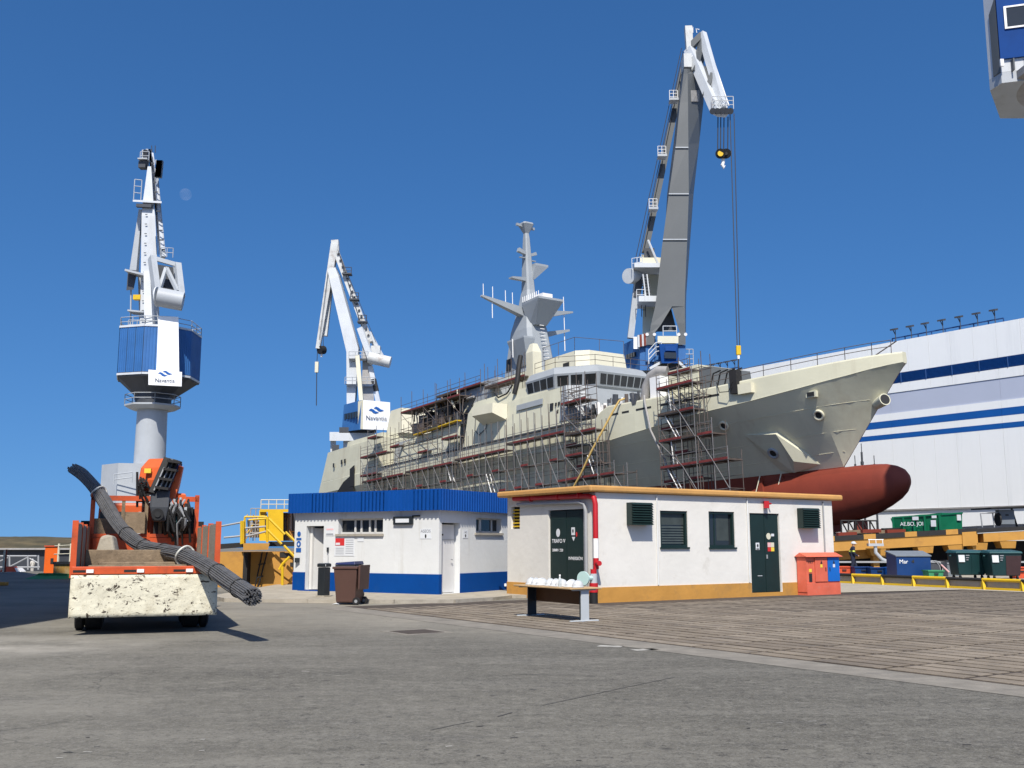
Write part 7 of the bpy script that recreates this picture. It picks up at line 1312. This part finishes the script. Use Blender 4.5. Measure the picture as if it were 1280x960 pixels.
c = gr(19,714.5); mb = MB(); mb.loft([[c+V((x*.5,y*.3,0)) for x,y in ((-1,-1),(1,-1),(1,1),(-1,1))], [c+V((x*.3,y*.2,.22)) for x,y in ((-1,-1),(1,-1),(1,1),(-1,1))]]); solo('white_bag', mb, M_pipewhite, 'white bag lying beside the red bag at the basin edge', 'bag', c)
# dock wall with shade painted into its colour, white truss railing in the basin
t = thing('dock_wall', 'dock wall across the slipway basin at far left, its shade painted in dark', 'wall', (-75,139,-2)); part('wall', MB().box((-78,139,-.6), (60,.8,2.9)), M_dockshade, t); part('coping', MB().box((-78,138.7,.95), (60,1.6,.2)), M_duct, t); part('wall_rib', MB().box((-70,138.5,-.6), (.4,.3,2.6)), M_dockshade, t)
t = thing('truss_railing', 'grey lattice railing before the dark dock wall', 'railing', at(20,712,120)); f120 = lambda u, v: at(u, v, 120)
rod(t, 'rail', f120(-6,695), f120(46,695), .10, M_grey); rod(t, 'rail', f120(-6,709), f120(50,709), .10, M_grey)
for u in (-6,12,35,48): rod(t, 'post', f120(u,694), f120(u,712), .10, M_grey)
for a, b in (((13,708),(34,697)),((37,698),(48,704)),((-6,704),(10,697))): rod(t, 'diagonal', f120(*a), f120(*b), .08, M_grey)
p = gr(6,716.5); t = thing('mooring_post', 'brown steel post with a cream pole at the left picture edge', 'post', p); rod(t, 'pole', p, p+V((0,0,1.3)), .05, M_redhull); rod(t, 'pale_pole', p+V((-.2,.2,0)), p+V((-.2,.2,1.25)), .06, M_cream); part('foot', MB().box(p+V((0,0,.03)), (.25,.25,.06)), M_duct, t)
p = gr(2,732); solo('yellow_block', MB().box(p+V((-.2,0,.07)), (.8,.3,.14)), M_beam, 'ochre wheel stop in the shade at the left picture edge', 'wheel stop', p, bevel=.02)
# ochre slipway head with stairs and yellow cabinet, behind the toilet block
OY = 39.; o_ = lambda u, v, dy=0.: at(u, v, OY+dy)
t = thing('slipway_head', 'ochre steel slipway head with stairs and railings left of the toilet block', 'platform', V((o_(320,700).x, OY, 0)))
zt2 = o_(300,690).z
part('side_plate', MB().hexa([V((o_(262,700).x,OY,0)),V((o_(306,700).x,OY,0)),V((o_(306,700).x,OY+3,0)),V((o_(262,700).x,OY+3,0))], [V((o_(262,700).x,OY,zt2)),V((o_(306,700).x,OY,zt2)),V((o_(306,700).x,OY+3,zt2)),V((o_(262,700).x,OY+3,zt2))]), M_beam, t)
part('side_plate', MB().hexa([V((o_(310,700).x,OY+.4,0)),V((o_(390,700).x,OY+.4,0)),V((o_(390,700).x,OY+4,0)),V((o_(310,700).x,OY+4,0))], [V((o_(310,700).x,OY+.4,zt2)),V((o_(390,700).x,OY+.4,zt2)),V((o_(390,700).x,OY+4,zt2)),V((o_(310,700).x,OY+4,zt2))]), M_beam, t)
part('dark_column', MB().box((o_(307.5,700).x,OY+.15,zt2/2), (.16,.5,zt2)), M_asphdark, t); part('landing', MB().hexa([o_(304,688,-.6),o_(335,687,-.6),o_(335,687,.6),o_(304,688,.6)], [o_(304,679,-.6),o_(337,679,-.6),o_(337,679,.6),o_(304,679,.6)]), M_beam, t); part('deck_edge', MB().beam(o_(262,684,.2), o_(305,681,.2), .3, .18), M_asphdark, t); part('deck_edge', MB().beam(o_(337,680,.6), o_(392,680,.6), .3, .18), M_asphdark, t)
part('sloping_plate', MB().plate([o_(336,706,.36),o_(366,728,.36),o_(366,700,.36),o_(345,692,.36)], .05, off=.04), M_beam, t); part('slot', MB().plate([o_(350,696.5,.35),o_(368,696.5,.35),o_(368,691,.35),o_(350,691,.35)], .05, off=.06), M_inkblack, t); part('slot', MB().plate([o_(363,708,.35),o_(369,708,.35),o_(369,703,.35),o_(363,703,.35)], .05, off=.06), M_inkblack, t)
for a, b, m in (((323,733),(334,690),M_asphdark),((319,733),(328,690),M_asphdark),((323,706),(332,704),M_asphdark),((322,722),(329,720),M_asphdark)): rod(t, 'ladder_rail', o_(*a,.2), o_(*b,.2), .03, m)
for a, b in (((353,737),(353,708)),((349,712),(353,705)),((353,705),(362,696)),((357,665),(372,680)),((355,682),(372,700)),((334,678),(334,646)),((302,680),(302,651)),((336,648),(356,668)),((334,662),(352,680))): rod(t, 'yellow_rail', o_(*a,-.3), o_(*b,-.3), .05, M_yellow)
for a, b in (((243,664),(302,653)),((280,672),(302,670)),((306,671),(334,664)),((307,660),(334,658)),((306,646),(334,646)),((306,646),(306,680)),((311,650),(334,648))): rod(t, 'rail', o_(*a,.1), o_(*b,.1), .04, M_yellow if a[1] < 655 else M_grey)
part('post', MB().beam(o_(303,680,-.2), o_(303,652,-.2), .14, .14), M_yellow, t)
p = at(338,676,OY+3); t = thing('yellow_cabinet', 'bright yellow machine cabinet with railed top on the ochre slipway head', 'cabinet', V((p.x,OY+3,zt2)))
n3 = lambda u, v, dy=0.: at(u, v, OY+3+dy)
part('body', obox(n3,335,354,640,676,-.3,.9), M_yellow, t); part('side_post', obox(n3,324,333,638,676,-.2,.6), M_yellow, t); part('top_plate', obox(n3,325,366,636.5,640,-.3,1.2), M_yellow, t); part('dark_door', obox(n3,331,334,642,662,-.35,-.31), M_inkblack, t)
railing(t, [n3(326,636,-.3), n3(365,636,-.3)], .36, .018, M_cream, .3, 1); railing(t, [n3(312,676,0), n3(325,676,0)], 1.3, .02, M_duct, .2, 3)
for k in range(5): part('machine_tank', MB().tube([n3(353+3.5*k,676,.8), n3(353+3.5*k,641,.8)], .10, 8), (M_duct,M_darksteel,M_tubedk)[k % 3], t, True)
for k in range(4): part('pipe', MB().tube([n3(311+3.5*k,650+2*(k%2),.6), n3(313+3.5*k,672,.6)], .07, 7), M_duct if k%2 else M_darksteel, t, True)
random.seed(31)
for k in range(26):
    u = random.uniform(309,364); v = random.uniform(640,668); d = random.choice(((0,22),(14,0),(9,12),(-8,12)))
    rod(t, 'frame_tube', n3(u,v,random.uniform(-.1,1.1)), n3(min(368,u+d[0]),min(676,v+d[1]),random.uniform(-.1,1.1)), .02, random.choice((M_yellow,M_duct,M_tubedk,M_beam)))
# ================================================================ unseen building beyond the left edge, added to cast the shadow across the yard
t = thing('shadow_building', 'tall plain unseen building left of the camera, added to cast the shadow on the asphalt', 'building', (-34,34,0))
hh = 20.; off = V((-SV.x, -SV.y, 0))*(hh/SV.z)
sh = [V((-36,71.5,0)), V((-10.2,32.7,0)), V((-9.7,25.6,0)), V((-11.0,23.1,0)), V((-22,20,0)), V((-60,45,0))]
fp_ = [p-off for p in sh]; part('wall', MB().loft([fp_, [p+V((0,0,hh)) for p in fp_]]), M_hang, t); part('roof_edge', MB().loft([[p+V((0,0,hh+.001)) for p in fp_], [p+V((0,0,hh+.3)) for p in fp_]]), M_hangblue, t)
# ================================================================ day moon
pm = at(232,243,9000); mb = MB(); rings = []
for k in range(1, 12): a = math.pi*k/12; rings.append([pm+V((55*math.sin(a)*math.cos(w), 55*math.sin(a)*math.sin(w), 55*math.cos(a))) for w in [2*math.pi*i/24 for i in range(24)]])
mb.loft(rings); M_moon.node_tree.nodes['Principled BSDF'].inputs['Alpha'].default_value = .03
mo = solo('moon', mb, M_moon, 'pale daytime moon in the blue sky right of the left crane', 'moon', pm, smooth=True)
